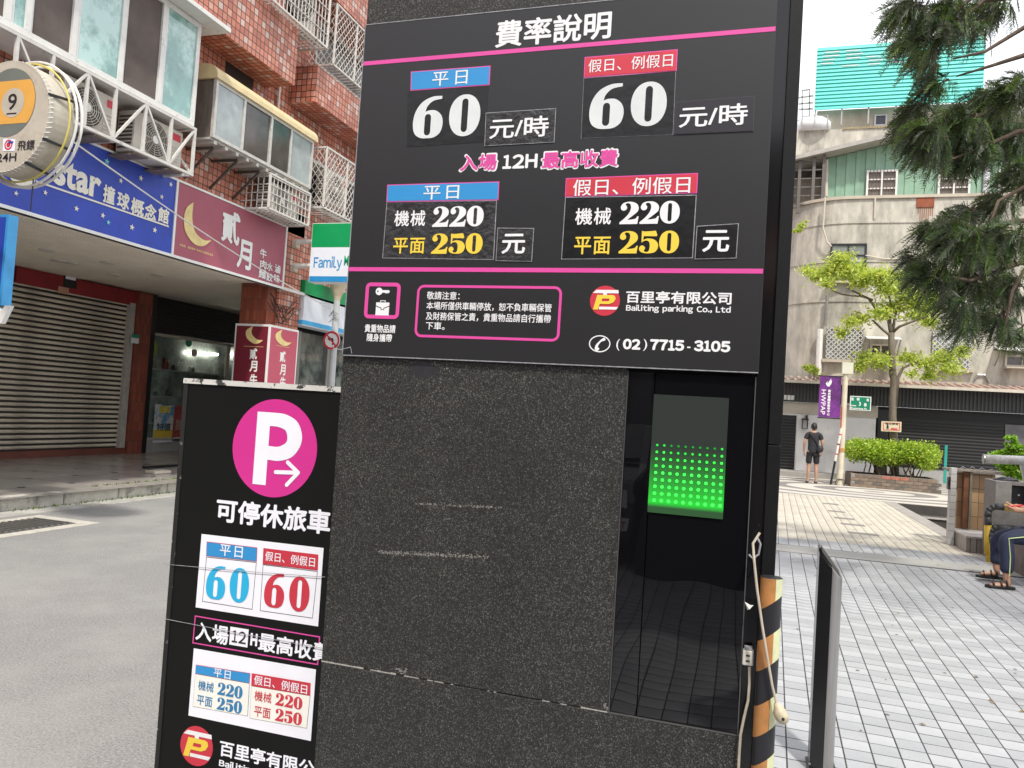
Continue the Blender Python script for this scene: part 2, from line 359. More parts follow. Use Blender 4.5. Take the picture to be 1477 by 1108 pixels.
def num(s, fr, box, off, m, parent, gap=.05):
    a0, a1, b0, b1 = box; n = len(s); wd = (a1-a0)/(n+gap*(n-1)); lps = []
    for i, ch in enumerate(s):
        x = a0+i*wd*(1+gap)
        if ch in GL: lps += place(GL[ch], (x, x+wd, b0, b1))
    return flat('numeral', lps, fr, off, m, parent)
def circ_px(fr, cx, cy, ry): a, b = fr.px(cx, cy); r = abs(fr.px(cx, cy-ry)[1]-fr.px(cx, cy+ry)[1])/2; return a, b, r

exec_order = 'structure first, then objects'
# =================================================================== SETTING: ground, road, plaza
def sheet(name, poly, z, m, k='structure', parent=None):
    o = mesh_np(name, [(x, y, z) for x, y in poly], [tuple(range(len(poly)))], m, parent)
    if k: o['kind'] = k
    return o
DARKG = mat('far_ground', (.16, .155, .15), .9, var=.2, scale=.5)
kind(MB().box(-600, 600, -600, 900, -1.3, -1.0).obj('ground', DARKG), 'structure')
road = kind(MB().box(-7.75, -1.9, -14, 60, -.99, -.012).obj('road', ASPH), 'structure')
def grit():
    n = 2600; x = np.concatenate([RNG.uniform(-7.7, -2.2, n//2), -7.72+np.abs(RNG.normal(size=n//2))*.22]); y = RNG.uniform(2.4, 12, n); s_ = RNG.uniform(.002, .0065, n); t = RNG.uniform(0, 6.28, n); z = np.full(n, -.0115)
    q = [np.stack([x+s_*np.cos(t+k*2.1), y+s_*np.sin(t+k*2.1), z], 1) for k in range(3)]+[np.stack([x, y, z+s_*.9], 1)]
    V = np.stack(q, 1).reshape(-1, 3); b = np.arange(n)*4; F = np.concatenate([np.stack([b, b+1, b+3], 1), np.stack([b+1, b+2, b+3], 1), np.stack([b+2, b, b+3], 1)])
    kind(mesh_np('road_grit', V, F, mat('grit_stone', (.34, .33, .31), .9, var=.6, scale=40), None), 'stuff')
grit()
# plaza slab with an opening for the sunken steps (x 3.12..6.6, y 12.9..19.05)
GROUT = mat('tile_grout', (.045, .046, .048), .9, var=.25, scale=3)
pm = MB()
for x0, x1, y0, y1 in ((-1.9, 3.12, -6, 19.05), (3.12, 16, -6, 12.9), (6.6, 16, 12.9, 19.05)):
    pm.box(x0, x1, y0, y1, -.99, -.0021)
plaza = kind(pm.obj('plaza_floor', GROUT), 'structure')
# terrace with the wave paving beyond the tiles
def wave_mat():
    m, t, b = nodes('wave_paving'); N = t.nodes.new; L = t.links.new
    g = N('ShaderNodeTexCoord'); mp = N('ShaderNodeMapping'); mp.inputs['Scale'].default_value = (.42, .62, 1); L(g.outputs['Object'], mp.inputs[0])
    wv = N('ShaderNodeTexWave'); wv.wave_type = 'RINGS'; wv.rings_direction = 'Z'; wv.inputs['Scale'].default_value = .62; wv.inputs['Distortion'].default_value = 1.6; wv.inputs['Detail'].default_value = 0; wv.inputs['Detail Scale'].default_value = .6
    mp.inputs['Location'].default_value = (-1.3, -13.6, 0); L(mp.outputs[0], wv.inputs['Vector'])
    r = N('ShaderNodeValToRGB'); r.color_ramp.elements[0].position = .36; r.color_ramp.elements[0].color = (.2, .19, .18, 1); r.color_ramp.elements[1].position = .44; r.color_ramp.elements[1].color = (.5, .47, .42, 1)
    L(wv.outputs['Fac'], r.inputs[0]); L(r.outputs[0], b.inputs['Base Color']); b.inputs['Roughness'].default_value = .7
    return m
kind(MB().box(-1.9, 16, 19.05, 26.0, -.99, 0).obj('terrace', wave_mat()), 'structure')
kind(MB().box(-1.9, 20, 26.0, 27.2, -.99, .14).obj('pavement', mat('pavement_slab', (.33, .32, .3), .85, var=.15, scale=3)), 'structure')
SUNK = mat('step_stone_shaded', (.06, .055, .05), .85, var=.2, scale=4)  # shade on the risers put into the stone colour
SUNT = mat('step_stone_light', (.42, .4, .37), .8, var=.15, scale=5)
st = kind(MB().box(3.12, 6.6, 12.9, 17.6, -.99, -.72).obj('sunken_floor', SUNT), 'structure')
MB().box(3.12, 6.6, 19.035, 19.049, -.22, -.012).obj('riser_shade', SUNK, st)  # dark slab standing in for the shade on the uppermost riser
for k in range(3):
    y = 19.034-.42*k; z = -.006-.21*(k+1)
    stp = MB(); stp.box(3.12, 6.6, y-.42, y-.002, -.99, z, 0); stp.box(3.12, 6.6, y-.03-.42, y-.421, z-.035, z+.003, 1)
    o = stp.obj('step', SUNK, st, mats=[SUNK, SUNT])
# plaza tiles: 10 cm ceramic, laid in rows; each near tile a part of its own
TILE = island_tile('pale_blue_tile', (.37, .385, .41), (.44, .455, .48))
TILEC = island_tile('cream_tile', (.50, .465, .39), (.58, .54, .455), .5)
BAND = mat('granite_band', (.33, .33, .31), .7, var=.25, scale=60, bump=.2, bscale=90)
pa = rad(1.47); ca, sa = math.cos(pa), math.sin(pa)
def rot(u, v): return (u*ca+v*sa, -u*sa+v*ca)
T = .127; G = .0072; PU = .127
cells = []
for i in range(-21, 126):
    for j in range(-48, 154):
        u0, v0 = i*PU, j*T
        cx, cy = rot(u0+.0635, v0+.0635)
        if cx < -1.84 or cx > 8 or cy < -5.9 or cy > 18.98: continue
        if cx > 3.05 and (cy > 12.8): continue
        if 10.02 < cy-.0*cx < 10.62: continue
        if -1.26 < cx < .03 and 2.32 < cy < 2.72: continue
        if cx > 3.4 and cy > 6: continue
        cells.append((u0, v0, cx, cy))
cells = np.array(cells)
vis = []
for k, (u0, v0, cx, cy) in enumerate(cells):
    p = np.array([cx, cy, 0])-EYE; z = p@CF
    if z > .3:
        x = PW/2+FPX*(p@CR)/z; y = PH/2-FPX*(p@CU)/z
        if (1112+(1108-y)*.0 < x < 1477 and y < 1112): vis.append((z, k))
vis.sort(); near = [k for _, k in vis[:300]]; nearset = set(near)
def tile_mesh():
    h = .006; g = G/2; b = .0022; o = T-g; V = []
    b = .0012; gy = .0048; oy = T-gy
    for x0, x1, y0, y1, z in ((g, PU-g, gy, oy, -.0055), (g, PU-g, gy, oy, -b*.6), (g+b, PU-g-b, gy+b, oy-b, 0)):
        V += [(x0, y0, z), (x1, y0, z), (x1, y1, z), (x0, y1, z)]
    F = [(8, 9, 10, 11)]
    for l in (0, 4):
        for i in range(4): F.append((l+i, l+(i+1) % 4, l+4+(i+1) % 4, l+4+i))
    return np.array(V), F
TV, TF = tile_mesh()
me_tile = mesh_np('tile', TV, TF, TILE, link=False)
me_tiles = [me_tile]
m2 = mesh_np('tile', TV, TF, mat('pale_blue_tile_light', (.44, .455, .48), .35, var=.1, scale=9), link=False); m3 = mesh_np('tile', TV, TF, mat('pale_blue_tile_grey', (.36, .375, .40), .35, var=.1, scale=9), link=False)
for k in near:
    u0, v0, cx, cy = cells[k]; x, y = rot(u0, v0)
    o = bpy.data.objects.new('tile', (me_tile, m2, m3)[(k*7919) % 3]); COL.objects.link(o); o.parent = plaza
    o.location = (x, y, random.uniform(-.0006, .0006)); o.rotation_euler = (random.uniform(-.003, .003), random.uniform(-.003, .003), -pa)
rest = [k for k in range(len(cells)) if k not in nearset]
def many_tiles(idx, name, m):
    n = len(idx); C0 = cells[idx]; U = C0[:, 0][:, None]+TV[None, :, 0]; Vv = C0[:, 1][:, None]+TV[None, :, 1]
    Z = TV[None, :, 2]+RNG.uniform(-.0006, .0006, (n, 1)); A = np.stack([U*ca+Vv*sa, -U*sa+Vv*ca, Z], -1).reshape(-1, 3)
    F = (np.array(TF)[None]+(np.arange(n)*12)[:, None, None]).reshape(-1, 4)
    return kind(mesh_np(name, A, F, m, plaza), 'stuff')
rest = np.array(rest); far = cells[rest][:, 3] > 11.35
many_tiles(rest[~far], 'paving_tiles', TILE); many_tiles(rest[far], 'cream_paving_tiles', TILEC)
kind(MB().box(-1.88, 3.11, 10.05, 10.6, -.0019, .002).obj('granite_band', BAND, plaza), '')
# darker tiles set in the cream field (the short dashes)
dd = MB()
for (px_, py_, w_) in ((1198, 727, .5), (1207, 738, .5), (1218, 748, .55), (1230, 757, .6), (1245, 770, .7)):
    x, y, _ = onz(px_, py_); dd.box(x-w_/2*.6, x+w_/2*.6, y-.1, y+.1, .0015, .0045)
dd.obj('dark_inset_tiles', mat('inset_tile_grey', (.2, .19, .18), .6, var=.2), plaza)
gumV = []; gumF = []
for _ in range(90):
    x = RNG.uniform(.2, 2.9); y = RNG.uniform(3.2, 16); r_ = RNG.uniform(.006, .016); n = len(gumV)
    gumV += [(x+r_*math.cos(k*.9)*RNG.uniform(.7, 1.2), y+r_*math.sin(k*.9)*RNG.uniform(.7, 1.2), .0018) for k in range(7)]; gumF.append(tuple(range(n, n+7)))
kind(mesh_np('gum_spots', gumV, gumF, mat('gum_dark', (.12, .12, .115), .8), plaza), 'stuff')
lv = []; lf = []
for _ in range(70):
    x = RNG.uniform(.5, 2.9); y = RNG.uniform(4, 14); a = RNG.uniform(0, 6.28); r_ = RNG.uniform(.012, .028); n = len(lv); c_, s_ = math.cos(a), math.sin(a)
    lv += [(x-c_*r_, y-s_*r_, .004), (x+s_*r_*.35, y-c_*r_*.35, .008), (x+c_*r_, y+s_*r_, .004), (x-s_*r_*.35, y+c_*r_*.35, .009)]; lf.append((n, n+1, n+2, n+3))
kind(mesh_np('fallen_leaves', lv, lf, mat('fallen_leaf', (.22, .16, .06), .8, var=.4, scale=8), plaza), 'stuff')
# border strip along the sunken steps
MB().box(2.86, 3.12, 12.9, 19.05, .0015, .006).obj('edge_border', mat('edge_stone', (.3, .28, .26), .7, var=.2), plaza)

# road side: kerbs, gutter, grate
kerb = kind(MB().box(-8.12, -7.75, -8, 30, -.99, -.005).obj('gutter', mat('gutter_concrete', (.38, .37, .34), .85, var=.2, scale=5, bump=.3, dirt_or_reflection=(.2, .19, .17), dscale=3)), 'structure')
yk = 2.0; kst = None
while yk < 16:
    L_ = random.uniform(.75, 1.05)
    o = MB().box(-8.26+random.uniform(-.008, .008), -8.08+random.uniform(-.012, .012), yk+.006, yk+L_-.006, -.02, .15+random.uniform(-.008, .008)).obj('kerb_stone', KERB, kerb); bevel(o, .02, 3)
    yk += L_
gr = thing('drain_grate', 'steel slotted drain grate set in the road gutter beside the shutter shop', 'drain grate', (-7.1, 6.0, 0))
MB().box(-7.62, -6.75, 5.2, 6.78, -.011, -.004).obj('concrete_surround', mat('drain_concrete', (.45, .43, .38), .85, var=.2, scale=9), gr)
gm = MB().box(-7.45, -6.9, 5.35, 6.6, -.0035, .000)
gm.obj('frame', mat('grate_dark', (.09, .088, .085), .7), gr)
for k in range(16): MB().box(-7.43, -6.92, 5.4+k*.075, 5.4+k*.075+.035, .0005, .012).obj('slat', STEEL, gr)
# moss and weeds at the kerb
def tufts(name, spots, m, n, size, parent=None):
    V = []; F = []
    for (x, y, z, r) in spots:
        for _ in range(n):
            a = random.uniform(0, 6.28); d = r*random.random(); bx, by = x+math.cos(a)*d*.4, y+math.sin(a)*d
            q = random.uniform(0, 6.28); hh = size*random.uniform(.4, 1.1); wdt = hh*.25
            p = len(V); V += [(bx-math.cos(q)*wdt, by-math.sin(q)*wdt, z), (bx+math.cos(q)*wdt, by+math.sin(q)*wdt, z), (bx+random.uniform(-hh, hh)*.6, by+random.uniform(-hh, hh)*.6, z+hh)]
            F.append((p, p+1, p+2))
    return mesh_np(name, V, np.array(F), m, parent)
WEED = mat('weed_green', (.12, .17, .04), .7, var=.3, scale=12, trans=.3)
kind(tufts('moss', [(-8.02, 6.9+.22*k, -.004, .14) for k in range(12)]+[(-8.3, 8.2+.18*k, .15, .1) for k in range(12)], WEED, 16, .035), 'stuff')

# sidewalk of big marble tiles with small dark corner insets
side = kind(MB().box(-12.6, -8.26, -8, 30, -.99, .142).obj('sidewalk', mat('sidewalk_bed', (.12, .115, .11), .8)), 'structure')
SWT = [mat('marble_tile_%s' % n_, c, .22, var=.15, scale=3, dirt_or_reflection=(.22, .2, .18), dscale=1.5) for n_, c in (('a', (.36, .34, .31)), ('b', (.40, .37, .34)), ('c', (.32, .30, .28)))]
DIA = mat('dark_inset', (.03, .03, .03), .3)
d0 = MB().prism([(0, .06), (.06, 0), (0, -.06), (-.06, 0)], PF((0, 0, 0), (1, 0, 0), (0, 1, 0)), 0, .003).obj('inset', DIA, link=False)
sts = [MB().box(.004, .746, .004, .746, -.008, 0).obj('paving_tile', q, link=False) for q in SWT]
for i in range(6):
    for j in range(16):
        x = -12.55+i*.75+.03; y = 3.0+j*.75
        if x > -8.4: continue
        o = bpy.data.objects.new('paving_tile', sts[random.randrange(3)]); COL.objects.link(o); o.parent = side; o.location = (x, y, .15)
        o2 = bpy.data.objects.new('inset', d0); COL.objects.link(o2); o2.parent = side; o2.location = (x, y, .151)

# =================================================================== LEFT: brick apartment building with arcade
BT = brick_tile('red_wall_tile', .10, .108, [(.50, .175, .11), (.60, .23, .15), (.46, .14, .085), (.57, .22, .145), (.64, .31, .23), (.52, .18, .11), (.60, .43, .37), (.54, .2, .13), (.43, .14, .09)], (.085, .04, .035), .15)
BT2 = brick_tile('red_column_tile', .075, .2, [(.30, .07, .035), (.24, .055, .03), (.34, .085, .045), (.27, .06, .035)], (.08, .06, .05), .1)
apt = thing('apartment_building', 'red tiled apartment building with arcade shops, window bays and cages left of the street', 'building', (-12, 9, 0))
WX = -8.14
MB().box(-13.5, WX, -6, 26, 4.47, 16).obj('wall', BT, apt)
MB().box(-13.5, WX-.02, -6, 26, 3.5, 4.469).obj('beam', BT, apt)
def lip(name, y0, y1, z0, z1, x1=-7.6):
    return MB().box(WX+.002, x1, y0, y1, z0, z1).obj(name, BT, apt)
lip('balcony_band', 2, 10.97, 6.72, 8.2); lip('balcony_band', 11.61, 22, 6.72, 7.37); lip('balcony_band', 11.61, 22, 8.78, 10.4); lip('balcony_band', 2, 11.2, 10.2, 12)
MB().box(-8.6, WX+.004, 9.9, 10.6, 6.45, 6.7).obj('vent_opening', BLKMETAL, apt)
# arcade ceiling with slats and round downlights
CEIL = mat('ceiling_panel', (.8, .73, .62), .7, var=.08, scale=3)
MB().box(-12.3, -8.16, 2, 22, 3.47, 3.499).obj('ceiling', CEIL, apt)
cs = MB()
for k in range(34):
    x = -12.2+k*.118; cs.box(x, x+.1, 2, 11.2, 3.452, 3.4699)
kind(cs.obj('ceiling_slats', CEIL, apt), 'stuff')
for (a, b) in ((68, 361), (84, 376), (102, 379), (155, 379), (163, 396), (228, 397)):
    p = onz(a, b, 3.45); MB().tube([(p[0], p[1], 3.435), (p[0], p[1], 3.452)], .11, 16).obj('downlight', mat('lamp_disc', (.6, .58, .54), .4), apt)
MB().box(-8.155, -8.06, 2, 22, 3.40, 3.45).obj('ceiling_edge', WHTPAINT, apt)
for (y0, y1) in ((11.5, 12.3), (3.2, 3.9)):
    MB().box(-8.75, -8.2, y0, y1, .151, 3.468).obj('column', BT2, apt)
MB().box(-8.199, WX, 11.75, 12.4, 2.0, 4.9).obj('pilaster', BT, apt)
# back wall of the arcade, pilaster between the shops
MB().box(-13.4, -12.25, -6, 26, .1, 3.6).obj('back_wall', mat('shop_dark_wall', (.05, .048, .045), .8), apt)
MB().box(-12.25, -12.0, 12.58, 12.95, .151, 3.45).obj('pilaster', BT2, apt)
MB().box(-12.25, -12.07, 2, 12.58, .151, .27).obj('plinth', mat('red_plinth', (.16, .05, .035), .5, var=.2), apt)
# shutter of the billiard shop: slat by slat
SH = mat('shutter_metal', (.8, .73, .6), .4, .25, var=.16, scale=5, stretch=(1, .4, 3), dirt_or_reflection=(.2, .17, .13), dscale=3, dlo=.45, dhi=.75)
prof = [(-.030, .004), (-.024, .012), (-.012, .022), (.002, .026), (.014, .022), (.022, .01), (.026, .0)]
def slat_mesh(y0, y1, m, sc=1.):
    V = []; F = []
    for y in (y0, y1):
        for z, x in prof: V.append((x*sc, y, z*sc))
    n = len(prof)
    for i in range(n-1): F.append((i, n+i, n+i+1, i+1))
    return mesh_np('slat', V, F, m, smooth=True, link=False)
shd = kind(MB().box(-12.249, -12.16, 2, 12.5, .271, 3.2).obj('shutter_door', mat('shutter_joint', (.04, .035, .03), .6, .3), apt), '')
sm = slat_mesh(2, 12.42, SH)
for k in range(31):
    o = bpy.data.objects.new('slat', sm); COL.objects.link(o); o.location = (-12.155, 0, .33+k*.0945); adopt(o, shd)
MB().box(-12.2, -12.06, 12.43, 12.56, .271, 3.2).obj('guide_rail', ALU, shd)
REDF = mat('red_banner_cloth', (.25, .02, .022), .75, var=.2, scale=3, bump=.3, bscale=5)
rb = tag(MB().box(-12.2, -12.08, 9.9, 12.62, 3.16, 3.44).obj('red_banner', REDF), 'dark red cloth banner hung above the right end of the shutter', 'banner')
rb2 = tag(MB().box(-12.2, -12.1, 2, 9.4, 3.2, 3.45).obj('red_panel', mat('red_board', (.3, .05, .03), .6, var=.2, scale=2)), 'faded red board above the left end of the long shutter', 'signboard'); rb2.name = 'faded_red_board'
nt_ = thing('paper_notice', 'small black and white notice pasted between the red banner and the red board', 'notice', (-12.07, 9.6, 3.2))
fr = XF(-12.07)
a, b = fr.px(102, 402); MB().fbox(fr, a-.14, a+.14, b-.17, b+.15, -.02, 0).obj('sheet', BLACKP, nt_); MB().fbox(fr, a-.11, a+.11, b-.02, b+.12, .001, .003).obj('photo_print', CARD, nt_)
MB().fbox(fr, a-.24, a-.02, b-.3, b-.18, -.02, .001).obj('price_tag', mat('pink_paper', (.55, .3, .2), .6), nt_)
hn = thing('house_number_plate', 'small green and white house number plate on the brick pilaster', 'plate', (-11.99, 12.7, 1.95))
fr = XF(-11.985); a, b = fr.px(195, 489); MB().fbox(fr, a-.1, a+.1, b-.09, b+.09, -.012, 0).obj('plate', CARD, hn); MB().fbox(fr, a-.1, a+.1, b+.02, b+.09, .001, .003).obj('green_field', mat('sign_green', (.01, .28, .14), .4), hn)

# noodle shop front behind the arcade
shop = thing('noodle_shop_front', 'noodle shop front with glazed window, shelves and half lowered dark shutter', 'shop front', (-12.1, 15, .15))
DSH = mat('dark_brown_shutter', (.03, .025, .022), .55, .2, var=.2, scale=6)
MB().box(-12.24, -12.02, 12.955, 13.1, .151, 3.46).obj('door_post', BLKMETAL, shop)
dsh = MB().box(-12.24, -12.18, 13.1, 20, 2.68, 3.42).obj('rolled_shutter', DSH, shop)
sm2 = slat_mesh(13.1, 20, DSH, .85)
for k in range(9):
    o = bpy.data.objects.new('slat', sm2); COL.objects.link(o); o.location = (-12.17, 0, 2.72+k*.08); adopt(o, dsh)
GLS = mat('shop_glass_interior', (.17, .19, .17), .06, var=.5, scale=1.6, spec=.9, dirt_or_reflection=(.04, .05, .045), dscale=2.2, dlo=.45, dhi=.6)
m_, t_, b_ = nodes('clear_glass'); b_.inputs['Base Color'].default_value = (.85, .93, .9, 1); b_.inputs['Roughness'].default_value = .02; b_.inputs['Transmission Weight'].default_value = 1.; b_.inputs['IOR'].default_value = 1.35
CLG = m_
CREAM = mat('cream_frame', (.55, .5, .42), .5, var=.1, scale=8)
MB().box(-12.24, -12.12, 13.1, 20, .151, .42).obj('base_wall', mat('shop_base', (.42, .41, .39), .6, var=.1), shop)
MB().box(-12.249, -12.235, 13.1, 20, .42, 2.68).obj('interior_backdrop', mat('shop_interior', (.75, .75, .7), .7, var=.3, scale=2.4, dirt_or_reflection=(.3, .32, .28), dscale=1.5, dlo=.4, dhi=.6), shop)
for y0, y1 in ((13.1, 15.56), (15.66, 17.3)):
    MB().box(-12.145, -12.137, y0, y1, .44, 2.66).obj('window_pane', CLG, shop)
for y0, y1, z0, z1 in ((15.56, 15.66, .42, 2.68), (17.3, 17.4, .42, 2.68), (13.1, 17.4, 2.62, 2.68), (13.1, 17.4, .42, .46)):
    MB().box(-12.16, -12.1, y0+.001, y1-.001, z0, z1).obj('window_frame', CREAM, shop)
for z in (.75, 1.32, 1.9): MB().box(-12.23, -12.15, 13.15, 15.5, z, z+.035).obj('shelf', WHTPAINT, shop)
for k in range(22):
    z = (.785, 1.355, 1.935)[k % 3]; y = 13.3+random.random()*2.1; c_ = random.choice([(.4, .36, .3), (.12, .2, .14), (.4, .08, .05), (.5, .5, .48), (.06, .06, .06)])
    hgt = random.uniform(.08, .25); MB().tube([(-12.19, y, z), (-12.19, y, z+hgt*.7), (-12.19, y, z+hgt)], [.045, .045, .02], 8).obj('bottle', mat('ware_%d_%d' % (int(c_[0]*100), int(c_[1]*100)), c_, .4), shop)
MB().tube([(-12.18, 14.2, 2.35), (-12.18, 15.3, 2.4)], .03, 8).obj('lamp_or_fill_tube', mat('lamp_and_fill_glow', (.8, .8, .75), .4, emit=(1, .97, .9), estr=5), shop)
def poster(name, label, q, base, parts_):
    fr = XF(-12.12); Q = quadpx(fr, q); p = fr.P(Q[0][0], Q[3][1])
    t = thing(name, label, 'poster', tuple(p))
    flat('sheet', [Q], fr, 0, base, t)
    for nm, r_, m in parts_:
        w_ = Q[1][0]-Q[0][0]; h_ = Q[0][1]-Q[3][1]
        MB().fbox(fr, Q[0][0]+w_*r_[0], Q[0][0]+w_*r_[1], Q[3][1]+h_*r_[2], Q[3][1]+h_*r_[3], .001, .003).obj(nm, m, t)
    return t, fr, Q
SKYB = mat('poster_blue', (.1, .33, .6), .5, var=.4, scale=9, dirt_or_reflection=(.75, .75, .72), dscale=5, dlo=.42, dhi=.55)
t, fr, Q = poster('food_poster', 'blue and yellow poster stuck on the lower shop window beside the door post', [(224, 583), (252, 585), (247, 640), (219, 639)], SKYB,
    [('yellow_field', (.02, .98, .08, .34), YEL), ('title_block', (.25, .75, .78, .96), mat('poster_yellow_print', (.8, .68, .1), .5, var=.5, scale=30)), ('white_strip', (.0, 1, 0, .07), CARD)])
text('特價', fr, (Q[0][0]+.1, Q[0][0]+.5, Q[3][1]+.25, Q[3][1]+.42), .005, BLACKP, t)
poster('red_poster', 'dark red food poster next to the blue and yellow poster', [(253, 585), (268, 586), (263, 636), (248, 636)], mat('poster_red', (.4, .06, .05), .5, var=.6, scale=16), [('caption', (.1, .9, .02, .08), BLACKP), ('photo_print', (.15, .85, .3, .6), mat('poster_food', (.5, .25, .2), .5, var=.7, scale=25))])
gs = thing('round_sticker', 'round olive sticker on the upper left of the noodle shop window', 'sticker', (-12.1, 13.4, 2.2)); fr = XF(-12.13)
a, b, r = circ_px(fr, 216, 502, 14); MB().prism(ell(a, b, r*1.1, r, 28), fr, .001, .006).obj('disc', mat('olive_print', (.3, .36, .06), .5), gs)
text('小菜', fr, (a-.13, a+.13, b-.06, b+.08), .009, BLACKP, gs)
for (cx, cy, c_, nm, lb) in ((272, 495, (.01, .3, .16), 'green_sticker', 'small green sticker high on the noodle shop window'), (280, 509, (.7, .6, .5), 'pale_sticker', 'small pale round sticker under the green sticker on the shop window')):
    a, b, r = circ_px(fr, cx, cy, 5.5); tag(MB().prism(ell(a, b, r*1.2, r, 20), fr, .001, .006).obj(nm, mat(nm, c_, .5)), lb, 'sticker')
text('大大大', fr, (fr.px(256, 523)[0], fr.px(270, 523)[0], fr.px(260, 528)[1], fr.px(260, 520)[1]), .004, WHT, shop, name='window_lettering')

MB().tube([(-12.18, 15.8, 2.45), (-12.18, 17.1, 2.5)], .03, 8).obj('lamp_or_fill_tube', MATS['lamp_and_fill_glow'], shop)  # second glowing tube, added to brighten the shop interior
# convenience store side beyond the column: glazed front
cv = thing('convenience_store_front', 'convenience store front with grey framed windows beyond the brick column', 'shop front', (-8.5, 15, .15))
MB().box(-9.3, -8.6, 12.95, 22, .151, 2.8).obj('glazing', GLS, cv)
for k in range(6): MB().box(-8.599, -8.5, 13+k*1.1, 13.1+k*1.1, .151, 2.8).obj('mullion', STEEL, cv)
for z in (1.1, 1.7): MB().box(-8.598, -8.53, 13, 20, z, z+.04).obj('crossbar', BLKMETAL, cv)
# ------------------------------------------------------------------ window bays
TEAL = mat('teal_glass', (.16, .34, .31), .05, var=.3, scale=2.5, spec=1., coat=.8, dirt_or_reflection=(.42, .62, .58), dscale=1.1, dlo=.48, dhi=.58)  # pale mottling is a mirrored building painted into the glass colour
DGL = mat('dark_window_glass', (.07, .06, .055), .1, var=.4, scale=3, spec=.7)
PGL = mat('pale_window_glass', (.33, .37, .37), .12, var=.3, scale=2, spec=.8)
SCRN = mat('insect_screen', (.12, .095, .085), .8, var=.25, scale=2.2)
def window_bay(name, X, y0, y1, z0, z1, divs, glass, fm, back, fw=.05, side=None):
    bay = MB()
    bay.box(back, X-.05, y0, y1, z0-.03, z0+.0)          # floor of the bay
    bay.box(back, X-.05, y0, y1, z1, z1+.02)
    b = bay.obj('window_bay', fm, apt)
    for yy in (y0, y1-.03): MB().box(back, X-.051, yy, yy+.03, z0+.001, z1-.001).obj('side_panel', side or fm, b)
    MB().box(back+.0, back+.03, y0+.04, y1-.04, z0+.01, z1-.01).obj('dark_room', mat('dark_room', (.03, .026, .024), .9), b)
    MB().box(X-.05, X, y0, y1, z0, z0+fw).obj('sill', fm, b); MB().box(X-.05, X, y0, y1, z1-fw, z1).obj('head_frame', fm, b)
    ys = [y0]+list(divs)+[y1]
    for i, y in enumerate(ys):
        MB().box(X-.049, X+.001, y-fw/2 if 0 < i < len(ys)-1 else (y if i == 0 else y-fw), y+fw/2 if 0 < i < len(ys)-1 else (y+fw if i == 0 else y), z0+fw+.001, z1-fw-.001).obj('mullion', fm, b)
    for i in range(len(ys)-1):
        g = glass[i % len(glass)]; off = -.03 if i % 2 else -.018
        MB().box(X+off-.006, X+off, ys[i]+fw/2, ys[i+1]-fw/2, z0+fw*.8, z1-fw*.8).obj('pane', g, b)
        MB().box(X+off-.01, X+off+.008, ys[i]+fw*.5, ys[i]+fw*1.0, z0+fw, z1-fw).obj('sash', fm, b)
    return b
fr = XF(-7.6)
yd = [fr.px(x, y)[0] for x, y in ((12, 20), (42, 20), (108, 50), (175, 90), (232, 110))]
zb1 = 5.17; zt1 = 6.26
b1 = window_bay('bay', -7.6, 4.2, 8.70, zb1, zt1+.35, [5.0]+[v for v in yd if v > 5.2], [TEAL if (len([v for v in yd if v > 5.2])+1-i) % 2 == 0 else SCRN for i in range(len([v for v in yd if v > 5.2])+2)], WHTPAINT, WX, .07)
aw = tag(MB().prism([(WX, 6.82), (-7.35, 6.68), (-7.35, 6.62), (WX, 6.62)], PF((0, 0, 0), (1, 0, 0), (0, 0, 1)), -9.0, -4.0).obj('window_hood', WHTPAINT), 'white metal hood above the big teal window bay', 'hood')
b2 = window_bay('bay', -7.6, 9.09, 11.67, 5.17, 6.02, [fr.px(352, 180)[0], fr.px(391, 200)[0], fr.px(420, 210)[0]], [PGL, DGL, DGL, PGL], ALU, WX, .045, mat('corrugated_side', (.14, .12, .1), .6, .2, var=.3, scale=20, stretch=(1, 6, .2)))
hood = MB()
arc = [(-7.56-.0+.0, 6.02)]+[(-7.56-.2*(1-math.cos(t)), 6.02+.2*math.sin(t)+.02) for t in (.3, .6, .9, 1.2, 1.57)]+[(WX, 6.27), (WX, 6.02)]
tag(hood.prism(arc, PF((0, 0, 0), (1, 0, 0), (0, 0, 1)), -11.74, -9.05).obj('window_hood', mat('cream_hood', (.62, .50, .28), .55, var=.1, scale=5)), 'cream yellow rounded hood above the aluminium window bay', 'hood')
for k in range(10): MB().box(WX, -7.62, 9.15+k*.25, 9.21+k*.25, 5.09, 5.139).obj('floor_rib', ALU, b2)
BRK = mat('bracket_dark_steel', (.09, .07, .06), .6, .4, var=.3)
for y in (9.2, 9.75, 10.3, 11.0):
    g = MB(); g.bar((-7.66, y, 5.05), (WX, y, 5.05), .035); g.bar((-7.68, y, 5.03), (WX, y, 4.62), .03); g.obj('bracket', BRK, b2)

